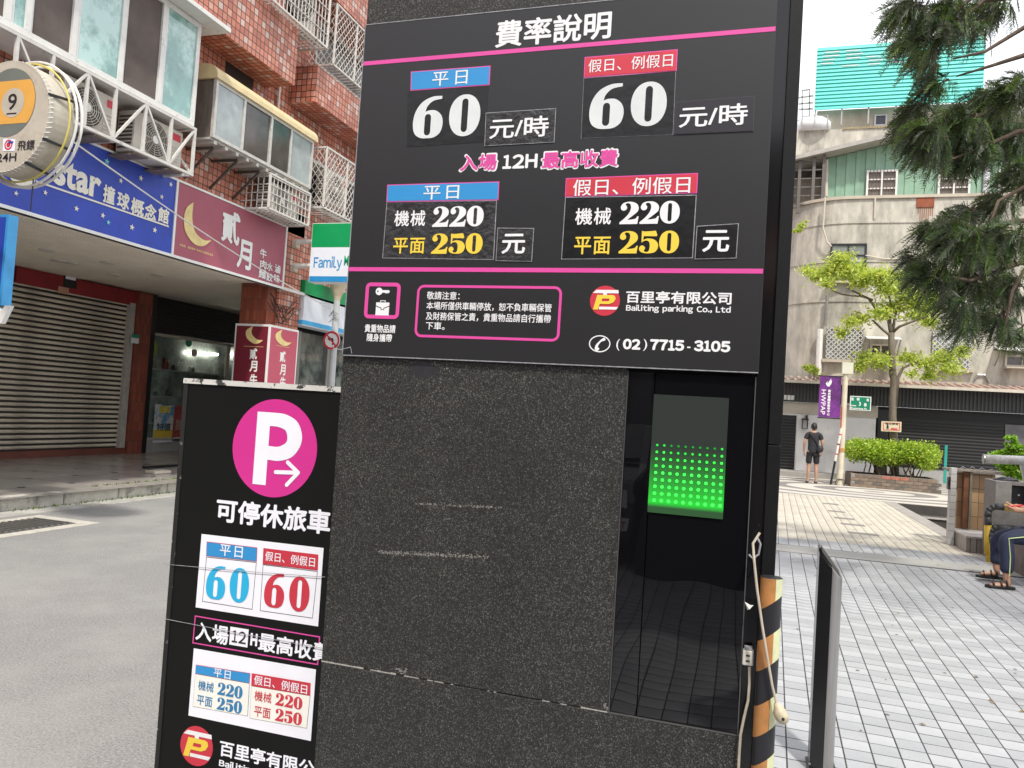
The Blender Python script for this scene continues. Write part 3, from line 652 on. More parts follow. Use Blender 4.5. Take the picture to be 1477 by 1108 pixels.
# ------------------------------------------------------------------ steel AC rack under the first bay
rack = thing('steel_rack', 'white zigzag steel rack carrying the air conditioners under the big teal window bay', 'rack', (-7.8, 7, 4.5))
RP = mat('rack_white_paint', (.62, .6, .56), .5, var=.12, scale=10, dirt_or_reflection=(.3, .22, .17), dscale=8, dlo=.6, dhi=.72)
fr = XF(-7.58)
R0, R1 = 5.6, 8.72
zb_, zt_ = 4.49, 5.13
def rbar(p, q, w=.035): return MB().bar((-7.58, p[0], p[1]), (-7.58, q[0], q[1]), w).obj('bar', RP, rack)
rbar((3.8, zt_), (R1, zt_)); rbar((3.8, zb_), (R1, zb_))
ys = [fr.px(x, y)[0] for x, y in ((24, 70), (76, 90), (125, 130), (165, 160), (208, 185), (245, 205), (279, 215))]
for y in ys: rbar((y, zb_+.02), (y, zt_-.02))
for (p, q) in (((ys[0], zt_), (ys[1], zb_)), ((ys[2], zt_), (ys[1], zb_)), ((ys[2], zt_), (ys[3], zb_)), ((ys[4], zt_), (ys[3], zb_)), ((ys[4], zt_), (ys[5], zb_)), ((ys[6], zt_), (ys[5], zb_))): rbar(p, q, .028)
MB().bar((WX, R1-.02, zt_), (-7.6, R1-.02, zt_), .035).obj('bar', RP, rack); MB().bar((WX, R1-.02, zb_), (-7.6, R1-.02, zb_), .035).obj('bar', RP, rack); MB().bar((WX, R1-.02, zt_-.03), (-7.6, R1-.02, zb_+.03), .028).obj('bar', RP, rack)
for k in range(8): MB().box(WX, -7.6, 4.0+k*.62, 4.2+k*.62, 4.45, 4.47).obj('shelf_plate', mat('galvanised_plate', (.2, .16, .13), .6, .3, var=.35, scale=9), rack)
def ac_unit(label, x, y0, z0, L=.78, H=.54, D=.28, group='air conditioner outdoor units on the brick facade', decal=True):
    t = thing('air_conditioner', label, 'air conditioner', (x, y0, z0), group)
    fr = PF((x, y0, z0), (0, 1, 0), (0, 0, 1)); C = mat('ac_cream_case', (.55, .51, .45), .5, var=.1, scale=6, dirt_or_reflection=(.3, .27, .22), dscale=5, dlo=.58, dhi=.75)
    bevel(MB().fbox(fr, 0, L, 0, H, -D, 0).obj('case', C, t), .012)
    cx = .32*L/.78; cy = H/2; R = H*.42
    MB().prism(ell(cx, cy, R, R, 28), fr, .0005, .004).obj('fan_opening', mat('fan_dark', (.09, .08, .07), .7), t)
    gm = MB()
    for k in range(7):
        r = R*(.2+.8*k/6.); pts = [fr.P(cx+r*math.cos(a), cy+r*math.sin(a), .014) for a in [i*2*math.pi/24 for i in range(25)]]; gm.tube(pts, .0045, 4, cap=False)
    for k in range(12):
        a = k*math.pi/6; gm.bar(fr.P(cx+.1*R*math.cos(a), cy+.1*R*math.sin(a), .012), fr.P(cx+R*math.cos(a), cy+R*math.sin(a), .012), .006)
    gm.obj('fan_grille', C, t); MB().prism(ell(cx, cy, .055, .055, 16), fr, .012, .022).obj('hub', mat('hub_white', (.75, .74, .7), .4), t)
    for k in range(6): MB().fbox(fr, L*.72, L*.95, .06+k*.045, .085+k*.045, .0005, .008).obj('louvre', C, t)
    if decal: MB().fbox(fr, L*.78, L*.95, H*.72, H*.9, .0008, .002).obj('decal', RED, t)
    sg = MB()
    for k in range(9): sg.box(x-D+.03, x-.03, y0-.008, y0-.0005, z0+.05+k*.05, z0+.07+k*.05)
    sg.obj('side_grille', mat('grille_dark', (.06, .055, .05), .6), t)
    return t
fr = XF(-7.72)
ya, za = fr.px(97, 181); yb, _ = fr.px(143, 185)
ac_unit('cream outdoor unit on the rack just right of the round billiard sign', -7.72, 6.72, 4.515)
ac_unit('cream outdoor unit with a red decal at the right end of the white rack', -7.72, fr.px(192, 210)[0], 4.515, L=.86)
# caged units
def grid_cage(name, label, X, y0, y1, z0, z1, back, sy, sz, m=None, r=.012, group='metal cages on the brick facade'):
    m = m or RP
    t = thing(name, label, 'window cage', (X, y0, z0), group)
    f = MB()
    for (p, q) in (((X, y0, z0), (X, y1, z0)), ((X, y0, z1), (X, y1, z1)), ((X, y0, z0), (X, y0, z1)), ((X, y1, z0), (X, y1, z1)), ((back, y0, z0), (X, y0, z0)), ((back, y0, z1), (X, y0, z1)), ((back, y1, z0), (X, y1, z0)), ((back, y1, z1), (X, y1, z1))): f.bar(p, q, .03)
    f.obj('frame', m, t)
    g = MB(); y = y0+sy
    while y < y1-.01: g.bar((X, y, z0), (X, y, z1), r); g.bar((back, y, z0), (X, y, z0), r); y += sy
    z = z0+sz
    while z < z1-.01: g.bar((X+.006, y0, z), (X+.006, y1, z), r); g.bar((back, y0, z), (X, y0, z), r); z += sz
    x = back+sy
    while x < X-.02: g.bar((x, y0, z0), (x, y0, z1), r); g.bar((x, y0, z0+.004), (x, y1, z0+.004), r); x += sy
    kind(g.obj('bars', m, t), 'stuff')
    return t
grid_cage('unit_cage', 'white square barred cage round an outdoor unit below the aluminium window bay', -7.6, 10.5, 11.67, 4.52, 5.08, WX, .105, .13)
ac_unit('cream outdoor unit inside the square barred cage below the aluminium bay', -7.74, 10.72, 4.55, L=.8, H=.48, D=.26)
grid_cage('unit_cage', 'white barred cage round an outdoor unit on the balcony at the top of the facade', -7.45, 9.9, 11.62, 7.66, 9.0, WX, .1, .22)
ac_unit('large cream outdoor unit inside the topmost barred cage', -7.6, 10.55, 7.75, L=.9, H=1.1, D=.3, decal=False)
def diamond_cage(label, X, y0, y1, z0, z1, back, pitch):
    t = thing('diamond_window_cage', label, 'window cage', (X, y0, z0), 'metal cages on the brick facade')
    f = MB()
    for (p, q) in (((X, y0, z0), (X, y1, z0)), ((X, y0, z1), (X, y1, z1)), ((X, y0, z0), (X, y0, z1)), ((X, y0+.75, z0), (X, y0+.75, z1)), ((X, y1, z0), (X, y1, z1)), ((back, y0, z0), (X, y0, z0)), ((back, y0, z1), (X, y0, z1)), ((back, y1, z0), (X, y1, z0))): f.bar(p, q, .03)
    f.obj('frame', RP, t); g = MB()
    def net(fr, W_, H_):
        for s in (1, -1):
            c = -H_
            while c < W_:
                a0, b0, a1, b1 = c, 0, c+H_*.75, H_
                if s < 0: a0, a1 = W_-a0, W_-a1
                k0 = 0.; k1 = 1.
                for lim, sg_ in ((0, 1), (W_, -1)):
                    d = a1-a0
                    if d != 0:
                        tt = (lim-a0)/d
                        if (a0-lim)*sg_ < 0 and (a1-lim)*sg_ < 0: k0 = 2
                        elif (a0-lim)*sg_ < 0: k0 = max(k0, tt)
                        elif (a1-lim)*sg_ < 0: k1 = min(k1, tt)
                if k0 < k1: g.bar(fr.P(a0+(a1-a0)*k0, H_*k0), fr.P(a0+(a1-a0)*k1, H_*k1), .009)
                c += pitch
    net(PF((X, y0, z0), (0, 1, 0), (0, 0, 1)), y1-y0, z1-z0); net(PF((back, y0, z0), (1, 0, 0), (0, 0, 1)), X-back, z1-z0)
    for k in range(int((y1-y0)/.12)): g.bar((back, y0+k*.12, z0), (X, y0+k*.12, z0), .012)
    kind(g.obj('diamond_bars', RP, t), 'stuff')
    return t
diamond_cage('diamond lattice window cage just above the green and white store sign', -7.6, 12.1, 14.6, 4.97, 6.07, WX, .12)
diamond_cage('diamond lattice window cage high up beside the top of the fare board', -7.6, 12.1, 14.6, 7.6, 8.72, WX, .12)
for z0, z1 in ((5.1, 6.0), (7.75, 8.6)):
    o = MB().box(WX+.001, WX+.03, 12.3, 14.4, z0, z1).obj('window', ALU, apt); MB().box(WX+.031, WX+.036, 12.36, 14.34, z0+.06, z1-.06).obj('pane', DGL, o)
ac_unit('cream outdoor unit inside the lower diamond lattice cage', -7.8, 12.5, 5.2, L=.75, H=.6, D=.24)
for (y, z0, z1) in ((11.25, 4.5, 9), (11.05, 3.6, 5.2)):
    MB().tube([(WX+.05, y, z0), (WX+.05, y, z1)], .022, 6).obj('drain_pipe', WHTPAINT, apt)

# ------------------------------------------------------------------ fascia signs
NIGHT = mat('sign_night_blue', (.025, .06, .42), .45, var=.22, scale=1.6)
MAUVE = mat('sign_mauve', (.36, .09, .13), .45, var=.08, scale=2)
SIGNW = mat('sign_white_trim', (.78, .78, .76), .4, var=.05)
IVORY = mat('sign_ivory', (.78, .75, .66), .45, var=.05)
MOON = mat('moon_yellow', (.74, .6, .27), .5, var=.15, scale=5)
fx = XF(-8.05)
sgn = thing('billiard_sign', 'long night blue fascia sign with white stars over the shutter shop', 'sign', (-8.05, 8, 3.44))
MB().box(WX+.001, -8.055, 3.4, 8.955, 3.44, 4.5).obj('board', NIGHT, sgn)
for y0, y1, z0, z1 in ((3.4, 8.955, 3.40, 3.439), (3.4, 8.955, 4.501, 4.53), (8.956, 8.995, 3.40, 4.53)): MB().box(WX+.001, -8.04, y0, y1, z0, z1).obj('frame', SIGNW, sgn)
def star_shape(cx, cy, r, rot_=0.): return [(cx+(r if k % 2 == 0 else r*.4)*math.sin(k*math.pi/5+rot_), cy+(r if k % 2 == 0 else r*.4)*math.cos(k*math.pi/5+rot_)) for k in range(10)]
for (x, y, r, c_) in ((23, 279, 4, 0), (65, 278, 4, 0), (110, 301, 4.5, 0), (148, 311, 4.5, 0), (156, 321, 4, 1), (190, 328, 5, 0), (223, 332, 4.5, 0), (105, 219, 4, 0), (154, 233, 5, 1), (174, 261, 4, 0), (203, 257, 4.5, 0), (246, 266, 4, 0), (233, 284, 4, 0), (130, 262, 2.5, 1), (12, 250, 4, 0)):
    a, b, rr = circ_px(fx, x, y, r); MB().prism(star_shape(a, b, rr, .1), fx, .0, .006).obj('star', mat('star_teal', (.2, .6, .65), .4) if c_ else IVORY, sgn)
text('star', fx, (fx.px(77, 260)[0], fx.px(145, 275)[0], fx.px(112, 277)[1], fx.px(112, 250)[1]+.1), .004, IVORY, sgn, bold=.035)
for ch, (xa, xb, yc, hp) in zip('撞球概念館', ((149, 165, 281, 25), (169, 186, 290, 23), (189, 207, 299, 23), (209, 225, 306, 22), (228, 243, 311, 21))):
    text(ch, fx, tb(fx, xa, yc-1, xb, yc+1, hp), .004, IVORY, sgn, bold=.03)
p0 = fx.px(52, 260); p1 = fx.px(243, 328); MB().fbox(fx, p0[0], p1[0], p1[1]-.0, p1[1]+.022, 0, .005).obj('underline', IVORY, sgn)
p0 = fx.px(20, 238)[0]; p1 = fx.px(74, 254); MB().fbox(fx, p0, p1[0], p1[1], p1[1]+.022, 0, .005).obj('upper_line', IVORY, sgn)
a, b, rr = circ_px(fx, 31, 247, 22); flat('ball_print', [ell(a, b, rr*1.1, rr, 30)], fx, .004, IVORY, sgn)

sg2 = thing('noodle_sign', 'mauve fascia sign with a yellow crescent moon over the noodle shop', 'sign', (-8.05, 10, 3.44))
MB().box(WX+.001, -8.055, 8.997, 11.68, 3.44, 4.5).obj('board', MAUVE, sg2)
for y0, y1, z0, z1 in ((8.996, 11.72, 3.40, 3.439), (8.996, 11.72, 4.501, 4.53), (11.681, 11.72, 3.4391, 4.5009)): MB().box(WX+.001, -8.04, y0, y1, z0, z1).obj('frame', SIGNW, sg2)
def crescent(fr, pts, off, m, par, name='moon'):
    lp = catmull([(*fr.px(x, y),)+((1,) if k else ()) for x, y, k in pts], 6); return MB().prism(lp, fr, off, off+.006).obj(name, m, par)
crescent(fx, [(278.5, 292, 1), (269, 300, 0), (265, 317, 0), (268, 336, 0), (280, 352, 0), (293, 355, 0), (304.5, 347, 1), (293, 346, 0), (281, 334, 0), (277, 315, 0)], .0, MOON, sg2)
text('YER. BEEF NOODLES', fx, tb(fx, 258, 353, 307, 368, 3.2), .004, MOON, sg2, bold=.01)
text('貳', fx, tb(fx, 321, 322, 345, 334, 45), .004, SIGNW, sg2, bold=.03); text('月', fx, tb(fx, 343, 364, 362, 371, 40), .004, SIGNW, sg2, bold=.03)
for ch, x0, x1, yc, hp in (('牛', 375, 384, 366, 13), ('肉', 375, 384, 381.5, 12), ('麵', 373, 383, 395, 13), ('水', 385, 393, 385, 12), ('餃', 384, 393, 400, 12), ('滷', 396, 404, 388, 12), ('味', 395, 403, 402, 12)):
    text(ch, fx, tb(fx, x0, yc-1, x1, yc+1, hp), .004, SIGNW, sg2, bold=.02)

# moon light box wrapped round the brick column
mb_ = thing('moon_light_box', 'two sided red light box with crescent moons wrapped round the brick column', 'light box', (-8.1, 11.8, .2))
RED_SHADED = mat('light_box_red_shaded', (.17, .015, .03), .4, var=.08); RED_LIT = mat('light_box_red_sunlit', (.48, .09, .14), .4, var=.06)  # one red in two tones: shade and sunlight put into the face colours
MB().box(-8.78, -8.071, 11.45, 12.34, 0.45, 2.74).obj('case', SIGNW, mb_)
fl = PF((0, 11.449, 0), (1, 0, 0), (0, 0, 1)); frr = PF((-8.07, 0, 0), (0, 1, 0), (0, 0, 1))
MB().fbox(fl, -8.745, -8.10, .5, 2.70, 0, .006).obj('left_face', RED_SHADED, mb_); MB().fbox(frr, 11.485, 12.30, .5, 2.70, 0, .006).obj('right_face', RED_LIT, mb_)
def moon_px(cx, cy, s): return [(cx-.15*s, cy-.95*s, 1), (cx-.85*s, cy-.45*s, 0), (cx-.8*s, cy+.35*s, 0), (cx-.1*s, cy+.95*s, 0), (cx+.5*s, cy+.95*s, 0), (cx+1.0*s, cy+.6*s, 1), (cx+.4*s, cy+.55*s, 0), (cx-.15*s, cy+.1*s, 0), (cx-.3*s, cy-.4*s, 0)]
crescent(fl, moon_px(367, 483, 13), .0065, MOON, mb_); crescent(frr, moon_px(408, 487, 12), .0065, MOON, mb_)
for fr, xs, ys_ in ((fl, (361, 371), ((510, 518), (528, 535), (547, 553))), (frr, (403.5, 411), ((514, 520), (533, 538), (551, 556)))):
    for ch, (yc, _) in zip('貳月牛', ys_): text(ch, fr, tb(fr, xs[0], yc, xs[1], yc+1, 15), .008, SIGNW, mb_, bold=.03)
    c = fr.px((xs[0]+xs[1])/2, 500); MB().fbox(fr, c[0]-.2, c[0]+.2, c[1]-.003, c[1]+.003, .0065, .009).obj('fine_print', MOON, mb_)
    for i, ch in enumerate('肉麵'):
        q = fr.px(xs[0], 553); text(ch, fr, (q[0], q[0]+.17, q[1]-.5-.35*i, q[1]-.3-.35*i), .008, SIGNW, mb_, bold=.03)

# projecting convenience store sign
GRN = mat('sign_green_bright', (.0, .30, .09), .4, var=.05); LTW = mat('sign_bluish_white', (.74, .78, .84), .4, var=.04); SBL = mat('sign_sky_blue', (.02, .26, .56), .4)
ps = thing('store_projecting_sign', 'projecting green and white store sign on two white arms beside the fare board', 'sign', (-7.4, 11.95, 3.7))
fp = PF((0, 11.9, 0), (1, 0, 0), (0, 0, 1)); xl = fp.px(451, 322)[0]; zt = fp.px(451, 322)[1]; zb = fp.px(447, 407)[1]
MB().box(xl, xl+1.0, 11.905, 12.12, zb, zt).obj('case', SIGNW, ps)
z1 = fp.px(450, 357)[1]; z2 = fp.px(448, 398.5)[1]
for nm, za, zc, m in (('green_field', z1, zt-.012, GRN), ('white_field', z2+.001, z1-.001, LTW), ('blue_field', zb+.01, z2, SBL)):
    MB().fbox(fp, xl+.012, xl+.988, za, zc, -.002, .004).obj(nm, m, ps)
q0 = fp.px(452, 389); q1 = fp.px(494, 372); ntext('Family', fp, (q0[0], q1[0], fp.px(470, 391)[1], fp.px(470, 370)[1]), .006, SBL, ps, bold=.02, gap=.08)
text('Mart', fp, (q1[0]+.04, q1[0]+.28, fp.px(470, 383.5)[1], fp.px(470, 369)[1]), .006, mat('sign_green_text', (0, .35, .15), .4), ps, bold=.02)
for z in (fp.px(448, 347)[1], fp.px(448, 382)[1]):
    MB().tube([(WX+.08, 12.0, z), (xl+.0, 12.0, z)], .045, 10).obj('arm', WHTPAINT, ps); MB().tube([(WX+.06, 12.0, z-.05), (WX+.14, 12.0, z-.05)], .07, 8).obj('arm_clamp', CREAM, ps)
fb = thing('store_fascia_box', 'long white fascia light box with green and blue bands behind the lamp post', 'light box', (-8, 13, 2.85))
MB().box(-8.36, -8.06, 12.43, 20, 2.85, 3.7).obj('case', LTW, fb)
for fr, a0, a1 in ((XF(-8.055), 12.432, 19.9), (PF((0, 12.425, 0), (1, 0, 0), (0, 0, 1)), -8.36, -8.06)):
    for nm, b0, b1, m in (('green_band', 3.44, 3.7, GRN), ('blue_band', 2.87, 2.95, mat('band_blue', (.05, .4, .75), .4))): MB().fbox(fr, a0, a1, b0, b1, -.002, .004).obj(nm, m, fb)
# tangle of cables on the column
cb_ = thing('cable_tangle', 'loose black cables hanging over the brick column above the light box', 'cables', (-8.05, 11.6, 3.3))
for k in range(7):
    y0 = 11.35+random.random()*.2; y1 = y0+random.uniform(.5, .9); zz = 3.35-random.random()*.25
    MB().tube([(-8.1+random.random()*.05, y0+(y1-y0)*i/8, zz-random.uniform(.15, .35)*math.sin(math.pi*i/8)+random.uniform(-.02, .02)) for i in range(9)], .007, 5, cap=False).obj('cable', BLKMETAL, cb_)

# ------------------------------------------------------------------ round drum sign with the number nine ball
fd = PF((0, 5.1, 0), (1, 0, 0), (0, 0, 1))
cx, cz, R = circ_px(fd, 8, 168, 80)
bs = thing('round_billiard_sign', 'round drum sign printed with a yellow striped ball and the number 9', 'sign', (cx, 5.1, cz))
SKIN = mat('drum_canvas', (.50, .46, .38), .6, var=.1, scale=6, dirt_or_reflection=(.3, .26, .2), dscale=4, dlo=.55, dhi=.8)
MB().prism(ell(cx, cz, R, R, 56), fd, -.26, -.001).obj('drum', SKIN, bs)
lac = MB()
for k in range(72):
    a = 2*math.pi*k/72; p = fd.P(cx+(R*.985)*math.cos(a), cz+R*.985*math.sin(a), .004); q = fd.P(cx+(R+.012)*math.cos(a+.04), cz+(R+.008)*math.sin(a+.04), -.035); lac.bar(p, q, .007)
lac.obj('lacing', WHTPAINT, bs)
bx, bz, br = circ_px(fd, 13, 148, 49)
flat('ball_print', [ell(bx, bz, br, br, 50)], fd, .0015, mat('ball_grey_green', (.16, .18, .16), .5, var=.1), bs)
band = [p for p in ell(bx, bz, br*.985, br*.985, 60)]; hb = br*.63
bp = [(x, max(bz-hb, min(bz+hb, y))) for x, y in band]
flat('ball_stripe', [bp], fd, .003, mat('ball_amber', (.74, .39, .08), .5, var=.08), bs)
nx, nz_, nr = circ_px(fd, 19, 148.5, 21); flat('number_disc', [ell(nx, nz_, nr, nr, 36)], fd, .0045, SKIN, bs)
text('9', fd, (nx-nr*.42, nx+nr*.36, nz_-nr*.5, nz_+nr*.62), .006, BLACKP, bs, bold=.01); MB().fbox(fd, nx-nr*.45, nx+nr*.42, nz_-nr*.78, nz_-nr*.7, .005, .007).obj('underline', BLACKP, bs)
text('飛鏢', fd, tb(fd, 26, 210, 50, 209, 14), .003, BLACKP, bs, bold=.01); text('24H', fd, tb(fd, -4, 228, 24, 226, 12), .003, BLACKP, bs, bold=.01)
flat('dart_square', [[fd.px(5, 200), fd.px(22.5, 201), fd.px(21.5, 218), fd.px(4, 218)]], fd, .0015, CARD, bs)
dx, dz, dr = circ_px(fd, 12.5, 209, 7.5); flat('dart_ring', [ell(dx, dz, dr, dr, 24), ell(dx, dz, dr*.7, dr*.7, 24), ell(dx, dz, dr*.5, dr*.5, 24)], fd, .003, RED, bs); MB().fbox(fd, dx, dx+dr*1.2, dz+dr*.3, dz+dr*.6, .004, .006).obj('dart', NIGHT, bs)
for rr_, dy, w_, m in ((R+.06, .27, .014, WHTPAINT), (R+.075, .2, .012, WHTPAINT), (R+.04, .16, .009, mat('yellow_wire', (.6, .52, .12), .5))):
    MB().tube([(cx+.02+rr_*math.cos(a), 5.1+dy, cz+rr_*math.sin(a)) for a in [2*math.pi*k/48 for k in range(49)]], w_, 6, cap=False).obj('hoop', m, bs)
for a in (-.45, .35, -1.0): MB().bar((cx+R*math.cos(a), 5.1, cz+R*math.sin(a)), (cx+(R+.06)*math.cos(a), 5.38, cz+(R+.06)*math.sin(a)), .02).obj('bracket', BLKMETAL, bs)
MB().tube([(cx, 5.3, cz+R*.3), (WX, 5.3, cz+R*.3)], .03, 8).obj('arm', WHTPAINT, bs); MB().tube([(cx, 5.3, cz-R*.6), (WX, 5.3, cz-R*.6)], .03, 8).obj('arm', WHTPAINT, bs)
MB().tube([(cx+.15, 5.3, cz-R-.0), (cx+.15, 5.3, cz-R-.3)], .006, 5).obj('chain', BLKMETAL, bs)

# blue standing sign at the left edge, with the tail of a white letter under it
fb2 = PF((0, 6.0, 0), (1, 0, 0), (0, 0, 1)); x1, zt = fb2.px(12, 309); zb = fb2.px(2, 440)[1]
ls = thing('blue_side_sign', 'blue sign with light blue border cut off by the left edge of the view', 'sign', (x1-.3, 6.05, zb))
MB().box(x1-.75, x1, 6.005, 6.12, zb, zt).obj('case', mat('border_blue', (.05, .3, .62), .4), ls); MB().fbox(fb2, x1-.73, x1-.03, zb+.03, zt-.03, -.004, .002).obj('face', NIGHT, ls)
ll = tb(fb2, -14, 452, 11, 455, 26); MB().prism([(ll[0], ll[3]), (ll[0]+.05, ll[3]), (ll[0]+.15, (ll[2]+ll[3])/2+.04), (ll[1]-.05, ll[3]), (ll[1]+.02, ll[3]), (ll[0]+.16, ll[2]), (ll[0]+.09, ll[2]), (ll[0]+.12, (ll[2]+ll[3])/2)], fb2, -.05, 0).obj('letter', SIGNW, ls)
MB().tube([(x1-.5, 6.06, 0), (x1-.5, 6.06, zb)], .04, 8).obj('post', STEEL, ls)
MB().bar((x1-.5, 6.06, zb-.15), (ll[0]+.02, 6.02, zb-.15), .02).obj('letter_bracket', STEEL, ls)

# lamp post with the round no left turn sign
LY = 13.2; fl_ = PF((0, LY, 0), (1, 0, 0), (0, 0, 1)); lx = fl_.px(485, 450)[0]
lp = thing('lamp_post', 'grey lamp post with an ivory lantern left of the fare board', 'street lamp', (lx, LY, .0))
zl = fl_.px(486, 432)[1]; ztp = fl_.px(487, 399)[1]
pxb = fl_.px(479, 545)[0]
MB().tube([(lx, LY, 0), (lx, LY, zl)], [.075, .06], 12).obj('pole', mat('pole_grey', (.5, .52, .52), .45, .2, var=.08), lp)
MB().tube([(lx, LY, zl-.02), (lx, LY, zl+.06), (lx, LY, zl+.1), (lx, LY, zl+.32)], [.06, .08, .1, .19], 16).obj('lantern_glass', mat('lantern_ivory', (.62, .53, .38), .3), lp, smooth=False)
MB().tube([(lx, LY, zl+.32), (lx, LY, zl+.34), (lx, LY, zl+.44), (lx, LY, zl+.47)], [.22, .2, .06, .02], 16).obj('lantern_roof', WHTPAINT, lp); MB().tube([(lx, LY, zl+.47), (lx, LY, zl+.52)], .03, 8).obj('finial', BLKMETAL, lp)
for k in range(5): MB().tube([(lx+random.uniform(-.1, .1), LY-.07, zl-.25-.04*k), (lx, LY-.09, zl-.22-.04*k), (lx+random.uniform(-.14, .14), LY-.05, zl-.3-.04*k)], .008, 5).obj('cable_clamp', STEEL, lp)
fs = PF((0, LY-.12, 0), (1, 0, 0), (0, 0, 1)); ax_, az_, ar = circ_px(fs, 478, 491, 13.5)
ts = thing('no_left_turn_sign', 'round red and white no left turn sign fixed to the lamp post', 'traffic sign', (ax_, LY-.12, az_))
MB().prism(ell(ax_, az_, ar, ar, 36), fs, -.015, 0).obj('disc', SIGNW, ts)
flat('red_ring', [ell(ax_, az_, ar*.99, ar*.99, 40), ell(ax_, az_, ar*.76, ar*.76, 40)], fs, .003, RED, ts)
th = rad(-45); c_, s_ = math.cos(th), math.sin(th)
flat('arrow', [[(ax_+p[0]*ar, az_+p[1]*ar) for p in ((.1, -.5), (.28, -.5), (.28, .05), (.15, .25), (-.15, .25), (-.15, .42), (-.5, .16), (-.15, -.1), (-.15, .06), (.02, .06), (.1, -.05))]], fs, .003, BLACKP, ts)
flat('red_bar', [[(ax_+(p[0]*c_-p[1]*s_)*ar, az_+(p[0]*s_+p[1]*c_)*ar) for p in ((-.8, -.08), (.8, -.08), (.8, .08), (-.8, .08))]], fs, .006, RED, ts)
MB().box(min(ax_, lx)-.02, max(ax_, lx)+.02, LY-.104, LY-.06, az_-.03, az_+.03).obj('bracket', STEEL, ts)
# overhead wire from the drum sign to the lamp post
wa = ony(60, 172, 5.5); wb = ony(476, 445, LY)
wp = [tuple(wa+(wb-wa)*i/20-np.array([0, 0, .10*math.sin(math.pi*i/20)])) for i in range(21)]
tag(MB().tube(wp, .009, 5, cap=False).obj('overhead_wire', WHTPAINT), 'thin white wire strung from the round drum sign down to the lamp post', 'wire')
# litter near the shop step
q = onz(228, 683, .15); tag(bevel(MB().box(q[0]-.1, q[0]+.1, q[1]-.18, q[1]+.18, .152, .2).obj('paper_box', CREAM), .01), 'small cream box lying on the tiled walkway', 'box')
q = onz(238, 676, .15); tag(MB().box(q[0]-.2, q[0]-.12, q[1]-.3, q[1]+1.4, .152, .19).obj('door_track', BLKMETAL), 'dark low bar lying on the walkway near the noodle shop', 'bar')
# =================================================================== KIOSK
KY = 2.25; fk = YF(KY)
xL = fk.px(497, 514)[0]-.006; xgl, zgt = fk.px(907, 536); xgr = fk.px(1092, 541)[0]
zj = (fk.px(878, 1028)[1]+fk.px(460, 953)[1])/2; zbt = fk.px(800, 524)[1]; xpr = fk.px(1132, 540)[0]; xpl = fk.px(1113, 540)[0]
KT = 3.15
kz = thing('parking_kiosk', 'tall dark granite parking kiosk with black glass and a green LED display', 'kiosk', ((xL+xpr)/2, KY+.25, 0))
MB().box(xL+.01, xpr-.012, KY+.028, KY+.46, 0, KT-.01).obj('core', BLKMETAL, kz)
def slab(x0, x1, z0, z1, y0=KY, y1=KY+.024, name='granite_panel'): o = MB().box(x0, x1, y0, y1, z0, z1).obj(name, GRAN, kz); return bevel(o, .0015, 2)
slab(xL, xgl-.004, zj+.0015, 2.0); slab(xL, xgr+.0, .0, zj-.0015); slab(xL, xgr, 2.003, KT)
PG = mat('black_granite_post', (.006, .006, .007), .5, var=.8, scale=320, spec=.25)
for z_a, z_b in ((0, 1.45), (1.453, KT)): bevel(MB().box(xpl, xpr, KY-.002, KY+.45, z_a, z_b).obj('granite_post', PG, kz), .0015)
slab(xL, xL+.02, 0, KT, KY+.026, KY+.45, 'side_panel')
# pale filled seam along the joint, chips and scrapes
SEAM = mat('worn_edge', (.34, .33, .30), .9, var=.3, scale=80)
rg = random.Random(3); g = MB(); x = xL
while x < xgl-.01:
    d = rg.uniform(.004, .03); frac = (x-xL)/(xgl-xL); hgt = .0016+(.0035*rg.random() if (frac < .33 or frac > .9) else 0)
    if rg.random() < (.93 if (frac < .36 or frac > .9) else .3): g.box(x, x+d, KY-.0006, KY+.003, zj-.0004-hgt*.3, zj+hgt*.7)
    x += d
kind(g.obj('joint_wear', SEAM, kz), 'stuff')
def scrape(p, q, th, dens, name):
    a = fk.px(*p); b = fk.px(*q); V = []; F = []; n = int(dens)
    for _ in range(n):
        t = rg.random(); z0 = a[1]+(b[1]-a[1])*t+rg.gauss(0, th); x0 = a[0]+(b[0]-a[0])*t; L_ = rg.uniform(.001, .006); h = rg.uniform(.0006, .0022); k = len(V)
        V += [(x0, KY-.0007, z0), (x0+L_, KY-.0007, z0+rg.uniform(-.002, .004)), (x0+L_*.6, KY-.0007, z0+h+rg.uniform(0, .003))]; F.append((k, k+1, k+2))
    kz_o = mesh_np(name, V, np.array(F), mat('scrape_grey', (.30, .29, .27), .9, var=.2, scale=50), kz); kz_o['kind'] = 'stuff'
scrape((598, 727), (722, 733), .0018, 170, 'scrape'); scrape((545, 797), (703, 804), .0030, 420, 'scrape'); scrape((640, 749), (648, 749), .0008, 16, 'chip'); scrape((568, 965), (586, 970), .004, 60, 'chip'); scrape((870, 1018), (876, 1024), .004, 30, 'chip'); scrape((620, 523), (650, 535), .003, 22, 'scrape')
mesh_np('water_stain', [fk.P(a, b, .0006) for a, b in ell(*fk.px(612, 533), .05, .028, 20, 1.7)], [tuple(range(20))], mat('stain_dark', (.022, .022, .026), .5, var=.3, scale=30), kz)
